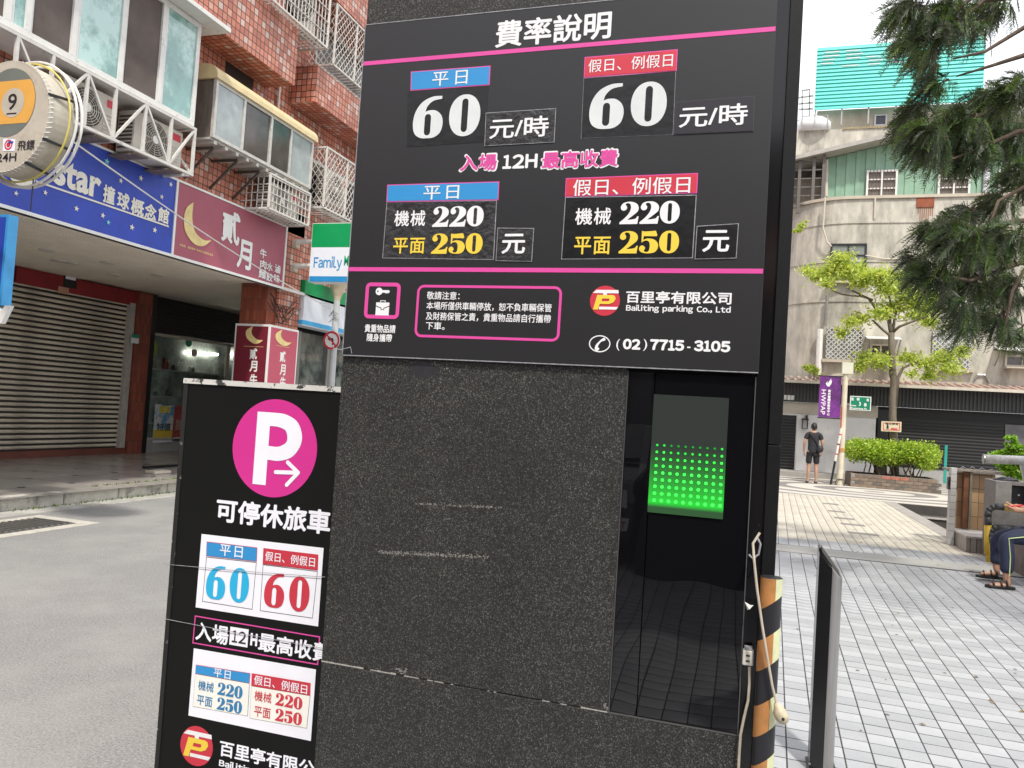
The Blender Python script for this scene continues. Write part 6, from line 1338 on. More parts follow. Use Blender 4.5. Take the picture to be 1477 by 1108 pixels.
# slender tree behind the planter
TY = 24.7; fT2 = YF(TY)
BARK = mat('bark_grey_brown', (.15, .125, .095), .9, var=.3, scale=5, bump=.8, bscale=20, stretch=(1, 1, .25))
tr = thing('street_tree', 'slender young tree with airy yellow green leaves behind the hedge', 'tree', fT2.P(fT2.px(1290, 690)[0], 0))
def limb(pts, r0, r1, nm='limb', fr=fT2, par=tr, m=BARK, dy=0.):
    n = len(pts); P_ = [fr.P(*fr.px(x, y), (-dy*i/(n-1))) for i, (x, y) in enumerate(pts)]
    return MB().tube(P_, [r0+(r1-r0)*i/(n-1) for i in range(n)], 8).obj(nm, m, par, True)
limb([(1291, 700), (1290, 650), (1287.5, 600), (1289, 550), (1287, 520), (1286, 480)], .12, .075, 'trunk')
limb([(1291, 590), (1295, 545), (1303, 530), (1325, 522)], .06, .03); limb([(1286, 545), (1283, 510), (1281, 485), (1268, 476), (1255, 465)], .06, .025, dy=-.5)
limb([(1286, 482), (1283, 462), (1270, 452), (1263, 440), (1255, 428), (1240, 420), (1226, 412)], .07, .02, dy=.5); limb([(1259, 433), (1245, 428), (1215, 425), (1202, 420), (1196, 410)], .035, .012)
limb([(1287, 480), (1296, 472), (1312, 466), (1335, 458), (1352, 452)], .05, .015, dy=-.4); limb([(1287, 480), (1292, 455), (1300, 430), (1312, 405)], .045, .012, dy=.3); limb([(1284, 465), (1285, 440), (1280, 415), (1270, 395)], .035, .012)
LF = [mat('tree_leaf_%d' % i, c, .5, var=.2, scale=2, trans=.45) for i, c in enumerate(((.44, .52, .11), (.54, .62, .18), (.26, .36, .07)))]
tblobs = []; GROW = 1.25
def pb(x, y, rx, ry, dy=0., fr=None, depth=None):
    fr = fr or fT2; a, b = fr.px(x, y); k = abs(fr.px(x+10, y)[0]-a)/10; p = fr.P(a, b, -dy); return (p[0], p[1], p[2], rx*k*GROW, (depth or (rx+ry)*.6*k)*GROW, ry*k*GROW)
for x, y, rx, ry in ((1168, 385, 11, 6), (1180, 397, 14, 9), (1200, 388, 12, 10), (1212, 376, 14, 8), (1218, 395, 16, 10), (1238, 385, 15, 9), (1255, 398, 14, 8), (1190, 412, 9, 8), (1242, 408, 14, 7), (1268, 402, 14, 10), (1275, 420, 16, 9), (1300, 402, 14, 10), (1310, 425, 18, 12), (1285, 445, 16, 8), (1330, 440, 18, 12), (1350, 432, 16, 12), (1265, 455, 13, 8), (1240, 458, 14, 8), (1225, 468, 9, 7), (1318, 455, 12, 7), (1340, 465, 14, 8), (1215, 478, 8, 8), (1250, 515, 12, 9), (1268, 522, 14, 10), (1240, 528, 10, 7), (1310, 515, 14, 8), (1335, 525, 14, 9), (1355, 518, 16, 10), (1375, 530, 12, 10), (1340, 543, 12, 6), (1382, 508, 10, 9), (1312, 540, 8, 6), (1200, 520, 10, 6), (1172, 528, 12, 6), (1170, 300, 7, 9), (1150, 308, 6, 6)):
    tblobs.append(pb(x, y, rx, ry, random.uniform(-.6, .6)))
leaf_cloud('crown', tblobs[:-4], 20000, .14, LF[0], tr, .36, .25, LF, .15, .6, True)
wv_ = thing('wall_weeds', 'small light green plant rooted on the eave at the left end of the concrete wall', 'plant', (tblobs[-4][0], tblobs[-4][1], tblobs[-4][2]-.3))
leaf_cloud('foliage', [pb(1172, 528, 13, 7, 1.0), pb(1182, 535, 8, 6, 1.0)], 500, .12, LF[0], wv_, .4, .3, LF, .2); MB().tube([YF(25.7).P(*YF(25.7).px(1174, 548)), YF(25.7).P(*YF(25.7).px(1174, 530))], .02, 6).obj('stem', BARK, wv_)
wv2 = thing('wall_weeds', 'little weed growing from the top of the curved concrete corner', 'plant', (tblobs[-1][0], tblobs[-1][1], tblobs[-1][2]))
leaf_cloud('foliage', [pb(1166, 292, 7, 5, 2.2), pb(1160, 306, 8, 5, 2.2), pb(1150, 309, 6, 4, 2.2)], 260, .12, LF[0], wv2, .4, .3, LF, .1)
tsn = thing('tree_notice', 'small cream notice board with red border fixed on the tree trunk', 'notice', YF(24.5).P(*YF(24.5).px(1286, 615))); f5 = YF(24.5)
q = quadpx(f5, [(1271.5, 607.5), (1300.5, 608.5), (1300, 623.5), (1271.5, 622.5)]); flat('board_back', [q], f5, -.01, mat('notice_ochre', (.5, .38, .22), .6), tsn)
MB().fbox(f5, q[0][0], q[1][0], q[2][1], q[0][1], -.02, 0).obj('board', mat('notice_cream', (.62, .54, .38), .6), tsn)
flat('red_border', [inset(q, .04), inset(q, .06)], f5, .002, RED, tsn)
flat('figure', [[f5.px(*p) for p in ((1279.5, 612), (1281, 612), (1282, 616), (1281, 621), (1280, 617.5), (1279, 621), (1278.5, 616))]], f5, .003, BLACKP, tsn); flat('red_word', [[f5.px(*p) for p in ((1285, 617.5), (1294, 618), (1294, 620), (1285, 619.5))]], f5, .003, RED, tsn)
text('禁止餵食', f5, tb(f5, 1277, 611, 1296, 611.6, 3), .003, BLACKP, tsn, bold=.02, res=1)
# =================================================================== gate pillars, low walls, pipes on the right
WTILE = brick_tile('white_square_tile', .1, .1, [(.55, .55, .53), (.6, .6, .58), (.5, .5, .49)], (.2, .19, .18), .07)
BTILE = brick_tile('ochre_wall_tile', .15, .2, [(.42, .26, .14), (.46, .3, .17), (.38, .24, .13)], (.12, .09, .06), .05)
GTILE = brick_tile('grey_side_tile', .075, .3, [(.3, .28, .26), (.34, .32, .29)], (.05, .05, .05), .12)
gt = thing('tiled_gate_wall', 'white tiled gate wall with ochre panels and a rusty brown centre post', 'gate wall', (2.9, 12.5, 0))
bevel(MB().box(2.715, 2.79, 12.3, 12.44, 0, 1.09).obj('tiled_end', WTILE, gt), .004)
MB().box(2.795, 3.35, 12.62, 12.7, .22, 1.02).obj('ochre_panel', BTILE, gt)
MB().box(2.93, 3.0, 12.5, 12.6, .24, 1.04).obj('centre_post', mat('rusty_brown_post', (.16, .07, .035), .6, .3, var=.4, scale=8), gt); MB().box(3.0, 3.03, 12.48, 12.6, .24, 1.06).obj('steel_post', mat('post_olive_grey', (.2, .19, .14), .5, .3, var=.2), gt)
MB().box(2.69, 3.4, 12.45, 12.72, 1.045, 1.075).obj('top_rail', mat('rail_dirty', (.22, .19, .16), .7, var=.4, scale=12), gt)
rgw = random.Random(9)
for k in range(9): x = 2.8+k*.06; MB().tube([(x, 12.5, 1.08), (x+.04, 12.48, 1.1+rgw.random()*.02), (x+.09, 12.5, 1.085)], .006, 5).obj('wire_tie', FILM if k % 2 else BLKMETAL, gt)
MB().box(2.69, 2.714, 12.31, 12.42, .78, .95).obj('lock_box', BLKMETAL, gt); MB().box(2.68, 2.689, 12.33, 12.4, .82, .9).obj('lock_plate', STEEL, gt)
lw = thing('low_tiled_wall', 'low grey tiled wall with a pale top between the gate wall and the concrete pillar', 'low wall', (3.1, 12.1, 0))
MB().box(2.80, 3.6, 11.72, 12.6, 0, .19).obj('base', GTILE, lw); MB().box(2.79, 3.6, 11.70, 12.61, .191, .215).obj('top', mat('wall_top_pale', (.45, .42, .39), .8, var=.15), lw)
cp_ = thing('concrete_pillar', 'grey concrete pillar with a black square niche beside the yellow and black pipes', 'pillar', (3.2, 11.5, 0))
bevel(MB().box(2.98, 3.16, 11.2, 11.7, 0, 1.0).obj('shaft', CONCD, cp_), .006); MB().box(3.161, 3.42, 11.3, 11.7, 0, .71).obj('lower_body', CONCD, cp_); MB().box(3.161, 3.42, 11.42, 11.7, .711, .955).obj('niche_box', mat('niche_black', (.01, .01, .012), .4), cp_); MB().box(3.161, 3.42, 11.3, 11.7, .956, 1.0).obj('niche_lintel', CONCD, cp_)
MB().tube([(3.3, 11.418, .83), (3.3, 11.412, .83)], .012, 8).obj('small_light', WHT, cp_)
cp2 = thing('brown_concrete_pillar', 'brownish concrete pillar at the right edge behind the seated person', 'pillar', (3.6, 11.3, 0)); bevel(MB().box(3.43, 3.9, 11.15, 11.7, 0, 1.02).obj('shaft', mat('brown_concrete', (.2, .17, .15), .85, var=.25, scale=10, bump=.3), cp2), .006)
bgp = thing('crumpled_bag', 'crumpled dark bag lying on top of the concrete pillar', 'bag', (3.15, 11.45, 1.0)); V = []; 
n1, n2 = 10, 8
for i in range(n1):
    for j in range(n2):
        a = i*2*math.pi/n1; h = j/(n2-1)*math.pi/2; r = 1+rgw.uniform(-.15, .15); V.append((3.16+.16*math.cos(a)*math.cos(h)*r, 11.45+.1*math.sin(a)*math.cos(h)*r, 1.002+.045*math.sin(h)*r))
mesh_np('sack', V, [(i*n2+j, ((i+1) % n1)*n2+j, ((i+1) % n1)*n2+j+1, i*n2+j+1) for i in range(n1) for j in range(n2-1)], mat('bag_dark', (.04, .04, .05), .5, var=.5, scale=20), bgp)
YELP = mat('pipe_yellow', (.62, .42, .03), .4, var=.15, scale=14); BTP = mat('pipe_black_tape', (.05, .05, .05), .35, var=.3, scale=40, dirt_or_reflection=(.3, .3, .28), dscale=30, dlo=.58, dhi=.7)
f6 = YF(11.0)
def barrier(label, pts, cols, r=.042):
    t = thing('pipe_barrier', label, 'barrier pipe', f6.P(*f6.px(*pts[0])))
    P_ = [Vector(f6.P(*f6.px(*p))) for p in pts]
    for i in range(len(P_)-1):
        o = MB().tube([P_[i], P_[i+1]], r, 14).obj('pipe_section', cols[i], t, True)
        if i: 
            MB().tube([P_[i]-Vector((0, 0, 0)), P_[i]+(P_[i+1]-P_[i])*.02], r*1.06, 14).obj('tape_ring', BTP, t, True)
    return t
barrier('upper bent barrier pipe wrapped in black tape with a yellow end beside the seated person', [(1425, 800), (1425, 757), (1424.5, 745), (1425.5, 737), (1429, 732.5), (1435, 730.5), (1447, 731.5), (1475, 734.5)], [YELP, BTP, BTP, BTP, BTP, BTP, YELP])
barrier('lower bent barrier pipe with a yellow upright standing on the plaza', [(1428, 814), (1428, 783), (1427, 773), (1428, 767), (1432, 762.5), (1438, 761), (1460, 763), (1480, 765)], [YELP, BTP, BTP, BTP, BTP, BTP, BTP], .046)
led = thing('seat_wall', 'low dark tiled wall the seated person sits on', 'seat wall', (3.3, 9.6, 0)); MB().box(2.99, 3.9, 8.2, 10.6, 0, .44).obj('body', mat('seat_stone', (.15, .13, .12), .8, var=.3, scale=6), led); MB().box(2.97, 3.92, 8.18, 10.62, .441, .475).obj('top', mat('seat_top', (.3, .28, .26), .6, var=.2), led)
f7 = YF(14.0); p0 = f7.P(*f7.px(1419, 662)); p1 = f7.P(*f7.px(1472, 664))
tb_ = thing('rolled_awning', 'rolled pale grey canvas awning lying above the gate wall', 'awning', tuple((p0+p1)/2)); MB().tube([p0, p1+(p1-p0)*.6], .07, 14).obj('roll', mat('canvas_grey', (.5, .5, .5), .6, var=.3, scale=12), tb_, True); MB().tube([p0+(p1-p0)*.0-np.array([.01, 0, 0]), p0+(p1-p0)*.01], .078, 14).obj('end_cap', STEEL, tb_); MB().bar(p1, (p1[0]+.3, 14, 0), .05).obj('post', STEEL, tb_)
# bright shrub at the right edge
f8 = YF(15.5); BL_ = [mat('shrub_leaf_%d' % i, c, .45, var=.2, scale=3, trans=.4) for i, c in enumerate(((.22, .42, .04), (.30, .5, .06), (.13, .27, .03)))]
shb = thing('bright_shrub', 'bright green leafy shrub above the gate wall at the right edge', 'shrub', (f8.px(1455, 700)[0], 15.5, 0)); 
GROW = 1.
leaf_cloud('foliage', [pb(1458, 632, 10, 5, 0, f8), pb(1466, 645, 14, 7, 0, f8), pb(1452, 650, 9, 4, 0, f8), pb(1438, 656, 14, 5, 0, f8), pb(1460, 664, 16, 7, 0, f8), pb(1440, 668, 10, 5, 0, f8), pb(1452, 680, 12, 7, 0, f8), pb(1468, 685, 12, 9, 0, f8), pb(1475, 660, 12, 14, 0, f8), pb(1425, 660, 6, 4, 0, f8)], 3800, .075, BL_[0], shb, .5, .5, BL_, .2)
g = MB(); b0s = f8.P(*f8.px(1458, 700)); 
for (x, y) in ((1458, 640), (1440, 660), (1470, 655), (1450, 675)): g.tube([(b0s[0], 15.5, 0), b0s, f8.P(*f8.px(x, y))], [.03, .02, .008], 6)
g.obj('stems', BARK, shb)

# =================================================================== conifer on the right, its branches hanging into view
cn = thing('conifer_tree', 'tall dark conifer on the right with drooping feathery branches against the sky', 'tree', (7.0, 9.5, 0))
CBARK = mat('conifer_bark', (.10, .07, .05), .95, var=.3, scale=6, bump=.8, bscale=25)
MB().tube([(7, 9.5, -.01), (7, 9.5, 1), (6.95, 9.5, 4), (6.9, 9.4, 8), (6.9, 9.4, 12)], [.32, .25, .2, .14, .03], 12).obj('trunk', CBARK, cn, True)
blobs = []
cl = [(1320, 12, 42, 16), (1370, 18, 46, 22), (1430, 10, 50, 18), (1350, 45, 38, 20), (1312, 62, 24, 18), (1338, 88, 26, 22), (1352, 122, 20, 18), (1400, 40, 36, 14), (1292, 30, 14, 13),
      (1322, 158, 22, 12), (1308, 185, 16, 20), (1340, 195, 36, 24), (1385, 175, 40, 26), (1430, 145, 40, 26), (1468, 130, 30, 24), (1400, 215, 46, 24), (1450, 205, 42, 32), (1352, 222, 20, 9), (1388, 238, 18, 7),
      (1442, 292, 34, 18), (1392, 308, 22, 13), (1350, 332, 24, 18), (1390, 345, 46, 32), (1450, 345, 42, 36), (1322, 372, 22, 14), (1345, 396, 32, 20), (1400, 405, 42, 26), (1455, 415, 38, 32), (1382, 440, 26, 14), (1432, 458, 30, 18), (1466, 475, 20, 20), (1392, 470, 12, 10), (1470, 255, 22, 26)]
for i, (x, y, rx, ry) in enumerate(cl): blobs.append((x, y, rx, ry, 7.6+((i*37) % 11)*.22))
def fronds():
    quads = []; V = []; mi = []; tw = MB()
    for (x, y, rx, ry, Yd) in blobs:
        f = YF(Yd); a, b = f.px(x, y); k = abs(f.px(x+10, y)[0]-a)/10; c = f.P(a, b); R_ = np.array([rx*k, (rx+ry)*.5*k, ry*k])
        nf = int(14+rx*ry*.105)
        for _ in range(nf):
            d = RNG.normal(size=3); d /= np.linalg.norm(d); p = c+d*R_*RNG.random()**.6*.85
            dirv = np.array([-.55, -.05, -.35])+d*np.array([.7, .6, .55]); dirv /= np.linalg.norm(dirv); L_ = RNG.uniform(.10, .24)
            n = 15; t = np.linspace(0, 1, n); pts = p+dirv*(t*L_)[:, None]; pts[:, 2] -= .09*t**2
            if RNG.random() < .12: tw.tube([pts[0]-dirv*.15, pts[n//2], pts[-1]], [.006, .004, .002], 4, cap=False)
            side = np.cross(dirv, RNG.normal(size=3)); side /= np.linalg.norm(side); m_i = int(RNG.integers(0, 4))
            for s in (1, -1):
                nd = dirv*.8+side*s*.75+RNG.normal(size=(n, 3))*.18; nd /= np.linalg.norm(nd, axis=1)[:, None]; nl = (.085-.045*t)*RNG.uniform(.8, 1.2)
                wv3 = np.cross(nd, RNG.normal(size=3)); wv3 /= np.linalg.norm(wv3, axis=1)[:, None]; wv3 *= .0036
                V.append(np.stack([pts-wv3, pts+wv3, pts+nd*nl[:, None]+wv3*.6, pts+nd*nl[:, None]-wv3*.6], 1).reshape(-1, 3)); mi += [m_i]*n
    V = np.concatenate(V); return V, np.arange(len(V)).reshape(-1, 4), mi, tw
CM = [mat('conifer_leaf_%d' % i, c, .55, var=.25, scale=2, trans=.2) for i, c in enumerate(((.085, .13, .06), (.05, .08, .04), (.12, .20, .045), (.10, .115, .085)))]
V, F, mi_, tw = fronds()
mesh_np('foliage', V, F, CM[0], cn, mats=CM, mi=mi_); kind(tw.obj('twigs', CBARK, cn), 'stuff')
for ti, tips in enumerate((((1300, 20, 8), (1350, 30, 8.4), (1430, -20, 8.8)), ((1345, 120, 8), (1352, 60, 8.3), (1420, 0, 8.8)), ((1308, 190, 8.1), (1370, 185, 8.5), (1450, 150, 9.)), ((1360, 235, 8.2), (1410, 215, 8.6), (1470, 190, 9.)), ((1325, 372, 8), (1385, 350, 8.4), (1460, 320, 9.)), ((1345, 395, 8), (1400, 405, 8.4), (1470, 380, 9.)), ((1400, 400, 8.2), (1440, 290, 8.6), (1477, 270, 9.)), ((1450, 470, 8), (1460, 420, 8.4), (1477, 390, 9.)), ((1375, 85, 8), (1420, 75, 8.4), (1477, 40, 9.)), ((1380, 110, 8.2), (1430, 95, 8.4), (1477, 80, 9.)))):
    P_ = [YF(d).P(*YF(d).px(x, y)) for x, y, d in tips]; e = P_[-1]; tz = e[2]+.4
    MB().tube(P_+[np.array([5.2, 9.2, e[2]+.3]), np.array([6.93, 9.45, tz+.3])], [.008, .016, .026, .05, .08], 7).obj('branch', CBARK, cn, True)
# the rest of its crown, above and beyond the frame, shading the plaza
big = []
for k in range(34):
    a = random.uniform(0, 6.28); z = random.uniform(3.6, 10.5); r = (11.5-z)*.42*random.uniform(.55, 1.)
    x, y = 6.9+r*math.cos(a), 9.4+r*math.sin(a)*.9
    p = np.array([x, y, z])-EYE; zz = p@CF; u = PW/2+FPX*(p@CR)/zz; v = PH/2-FPX*(p@CU)/zz
    if zz > 0 and -150 < v < 1108 and u < 1560: continue
    big.append((x, y, z, .8, .8, .4))
for (x, y, z) in ((1.6, 6.4, 5.6), (2.4, 5.8, 5.9), (3.2, 6.6, 5.8), (3.6, 5.4, 6.4), (2.0, 7.1, 6.6), (4.4, 6.2, 5.6), (3.0, 7.6, 6.9), (4.2, 7.4, 6.6), (2.8, 5.0, 5.4), (1.9, 5.4, 6.4), (1.0, 6.9, 7.2), (3.9, 4.6, 6.)): big.append((x, y, z, .62, .6, .3))
leaf_cloud('upper_crown', big, 16000, .22, CM[1], cn, .22, 0., CM, .2, .8)
for (x, y, z) in ((1.6, 6.0, 6.2), (3.0, 5.2, 6.)): MB().tube([(x, y, z), (4.5, 7.5, z+.3), (6.9, 9.4, z+.4)], [.02, .05, .09], 7).obj('branch', CBARK, cn, True)

# dark shop building behind the viewer, seen in the black glass
bw_ = thing('dark_shop_building', 'dark fronted building behind the viewer mirrored in the black glass', 'building', (3, -4, 0))
MB().box(-.97, 9, -6.5, -3.1, 0, 3.35).obj('wall', mat('shop_front_dark', (.03, .03, .032), .6, var=.3), bw_)
for k in range(5): MB().box(.4+k*1.7, 1.7+k*1.7, -3.099, -3.06, .3, 2.5).obj('window', BGL, bw_)
MB().box(-.3, 8.9, -3.099, -2.9, 2.75, 3.3).obj('sign_panel', mat('shop_sign_orange', (.5, .07, .03), .5), bw_)
def strip_text(): 
    fr = PF((0, -2.895, 0), (-1, 0, 0), (0, 0, 1)); text('精緻自助', fr, (-2.2, .1, 2.84, 3.2), .0, SIGNW, bw_, bold=.02)
strip_text()

blk = thing('opposite_apartment_block', 'plain grey apartment block across the road behind the viewer', 'building', (-6, -14, 0))
MB().box(-16, 1.5, -20, -12, 0, 7.5).obj('wall', mat('block_wall_grey', (.13, .125, .12), .8, var=.2), blk)
for i in range(9):
    for j in range(2): MB().box(-15.2+i*1.8, -14.1+i*1.8, -11.999, -11.95, 1.2+j*3, 2.7+j*3).obj('window', DGL, blk)
car = thing('parked_car', 'dark parked car behind the viewer mirrored in the black glass strip', 'car', (-1.95, -5.4, 0))
CP = mat('car_paint_black', (.01, .011, .014), .18, coat=1., var=0); fcx = PF((-2.82, 0, 0), (0, 1, 0), (0, 0, 1))
prof_c = [(-3.2, .28), (-3.18, .72), (-3.3, .88), (-4.3, 1.0), (-4.95, 1.42), (-6.4, 1.46), (-7.2, 1.02), (-7.55, .95), (-7.6, .3)]
bevel(MB().prism([(y, z) for y, z in prof_c[::-1]], fcx, 0, 1.76).obj('body', CP, car), .05, 3)
MB().add([(-2.7, -4.33, 1.03), (-1.2, -4.33, 1.03), (-1.3, -4.93, 1.4), (-2.6, -4.93, 1.4)], [(0, 1, 2, 3)]).obj('windscreen', DGL, car); car.children[-1].location.z += .02
for x in (-2.55, -1.36): MB().prism(rrect(x-.2, x+.2, .66, .8, .05), PF((0, -3.17, 0), (-1, 0, 0), (0, 0, 1)), -.02, .02).obj('headlight', mat('headlight_glass', (.75, .77, .8), .1), car) if False else MB().box(x-.2, x+.2, -3.21, -3.15, .66, .8).obj('headlight', mat('headlight_glass', (.75, .77, .8), .1), car)
MB().box(-2.5, -1.4, -3.2, -3.16, .5, .62).obj('grille', STEEL, car); MB().box(-1.5, -1.12, -3.2, -3.15, .42, .56).obj('number_plate', CARD, car)
text('TDX-29', PF((0, -3.145, 0), (-1, 0, 0), (0, 0, 1)), (1.15, 1.47, .45, .53), 0, RED, car, bold=.02)
for x in (-2.84, -1.22):
    for y in (-4.0, -6.7): MB().tube([(x, y, .32), (x+.2, y, .32)], .32, 20).obj('wheel', BLKMETAL, car)

# =================================================================== people
SKN = mat('skin', (.42, .24, .16), .55, var=.06, scale=10); HAIR = mat('hair_black', (.012, .01, .009), .5, var=.2, scale=60)
def skin(name, pts, edges, m, parent, sub=2, smooth=True):
    me = bpy.data.meshes.new(name); names = list(pts); me.from_pydata([pts[n][:3] for n in names], [(names.index(a), names.index(b)) for a, b in edges], [])
    o = bpy.data.objects.new(name, me); COL.objects.link(o); md = o.modifiers.new('skin', 'SKIN'); md.use_smooth_shade = True
    if not me.skin_vertices: 
        bpy.context.view_layer.update()
    for i, n in enumerate(names):
        r = pts[n][3]; r2_ = pts[n][4] if len(pts[n]) > 4 else r
        me.skin_vertices[0].data[i].radius = (r, r2_); me.skin_vertices[0].data[i].use_root = (i == 0)
    s2 = o.modifiers.new('sub', 'SUBSURF'); s2.levels = sub; s2.render_levels = sub
    dg = bpy.context.evaluated_depsgraph_get(); ev = o.evaluated_get(dg); nm = bpy.data.meshes.new_from_object(ev); nm.name = name
    bpy.data.objects.remove(o); nm.materials.clear(); nm.materials.append(m); nm.polygons.foreach_set('use_smooth', np.ones(len(nm.polygons), bool))
    q = bpy.data.objects.new(name, nm); COL.objects.link(q); adopt(q, parent); return q
def ch(*ns): return [(ns[i], ns[i+1]) for i in range(len(ns)-1)]
def hand(w_, d, s, up, L_=.17, prefix='h'):            # palm, five fingers, thumb leaving the side of the palm
    w_ = np.array(w_, float); d = np.array(d, float); d /= np.linalg.norm(d); s = np.array(s, float); s -= d*(s@d); s /= np.linalg.norm(s); up = np.array(up, float)
    P_ = {prefix+'w': (*w_, .022, .026), prefix+'p': (*(w_+d*L_*.3), .02, .034), prefix+'q': (*(w_+d*L_*.48), .014, .036)}; E_ = ch(prefix+'w', prefix+'p', prefix+'q')
    for i, (o, l) in enumerate(((-.032, .42), (-.011, .5), (.011, .46), (.031, .36))):
        b = w_+d*L_*.52+s*o; n1 = prefix+'f%da' % i; n2 = prefix+'f%db' % i; n3 = prefix+'f%dc' % i
        P_[n1] = (*b, .0095); P_[n2] = (*(b+d*L_*l*.5+up*.012), .0088); P_[n3] = (*(b+d*L_*l*.9+up*.045), .0075); E_ += [(prefix+'q', n1)]+ch(n1, n2, n3)
    P_[prefix+'t1'] = (*(w_+d*L_*.25-s*.04+up*.012), .011); P_[prefix+'t2'] = (*(w_+d*L_*.42-s*.055+up*.03), .0095); E_ += ch(prefix+'p', prefix+'t1', prefix+'t2')
    return P_, E_
def head(c, fwd, parent, r=.098, hair_back=True):
    c = np.array(c, float); f = np.array(fwd, float); f /= np.linalg.norm(f); up = np.array([0, 0, 1.]); s = np.cross(f, up); s /= np.linalg.norm(s); up = np.cross(s, f)
    V = []; F = []; n1, n2 = 24, 16
    def pos(i, j, g=0.):
        a = 2*math.pi*i/n1; h = -math.pi/2+math.pi*j/(n2-1); x = math.cos(a)*math.cos(h); y = math.sin(a)*math.cos(h); z = math.sin(h)
        fx_ = x*.098; sy = y*.077*(1-.25*max(0, -z)); uz = z*.122
        if x > .75 and abs(y) < .22 and -.25 < z < .12: fx_ += .02*(1-abs(y)/.22)
        if z < -.3 and x > .3: fx_ += .012
        k = r/.098
        return c+(f*(fx_+math.copysign(g, x)*abs(x))+s*(sy+y*g)+up*(uz+z*g))*k
    for j in range(n2):
        for i in range(n1): V.append(pos(i, j))
    for j in range(n2-1):
        for i in range(n1): F.append((j*n1+i, j*n1+(i+1) % n1, (j+1)*n1+(i+1) % n1, (j+1)*n1+i))
    mesh_np('head', V, F, SKN, parent, True)
    V = []; F = []
    for j in range(n2):
        for i in range(n1): V.append(pos(i, j, .009))
    for j in range(n2-1):
        for i in range(n1):
            a = 2*math.pi*(i+.5)/n1; h = -math.pi/2+math.pi*(j+.5)/(n2-1); x = math.cos(a)*math.cos(h); z = math.sin(h)
            if z > .42+.15*x or (x < .1 and z > -.35+.3*x) : F.append((j*n1+i, j*n1+(i+1) % n1, (j+1)*n1+(i+1) % n1, (j+1)*n1+i))
    mesh_np('hair', V, F, HAIR, parent, True)
    for q in (1, -1):
        e = c+s*q*.079+up*-.01-f*.005; MB().tube([e-up*.028, e+s*q*.008, e+up*.03], [.008, .014, .009], 8).obj('ear', SKN, parent, True)
        ey = c+f*.089+s*q*.031+up*.012; MB().tube([ey, ey+f*.004], [.011, .008], 8).obj('eye', mat('eye_dark', (.03, .02, .02), .2), parent)
    mo = c+f*.096-up*.055; MB().tube([mo-s*.022, mo+f*.004, mo+s*.022], [.003, .006, .003], 6).obj('mouth', mat('lips', (.3, .1, .08), .5), parent)
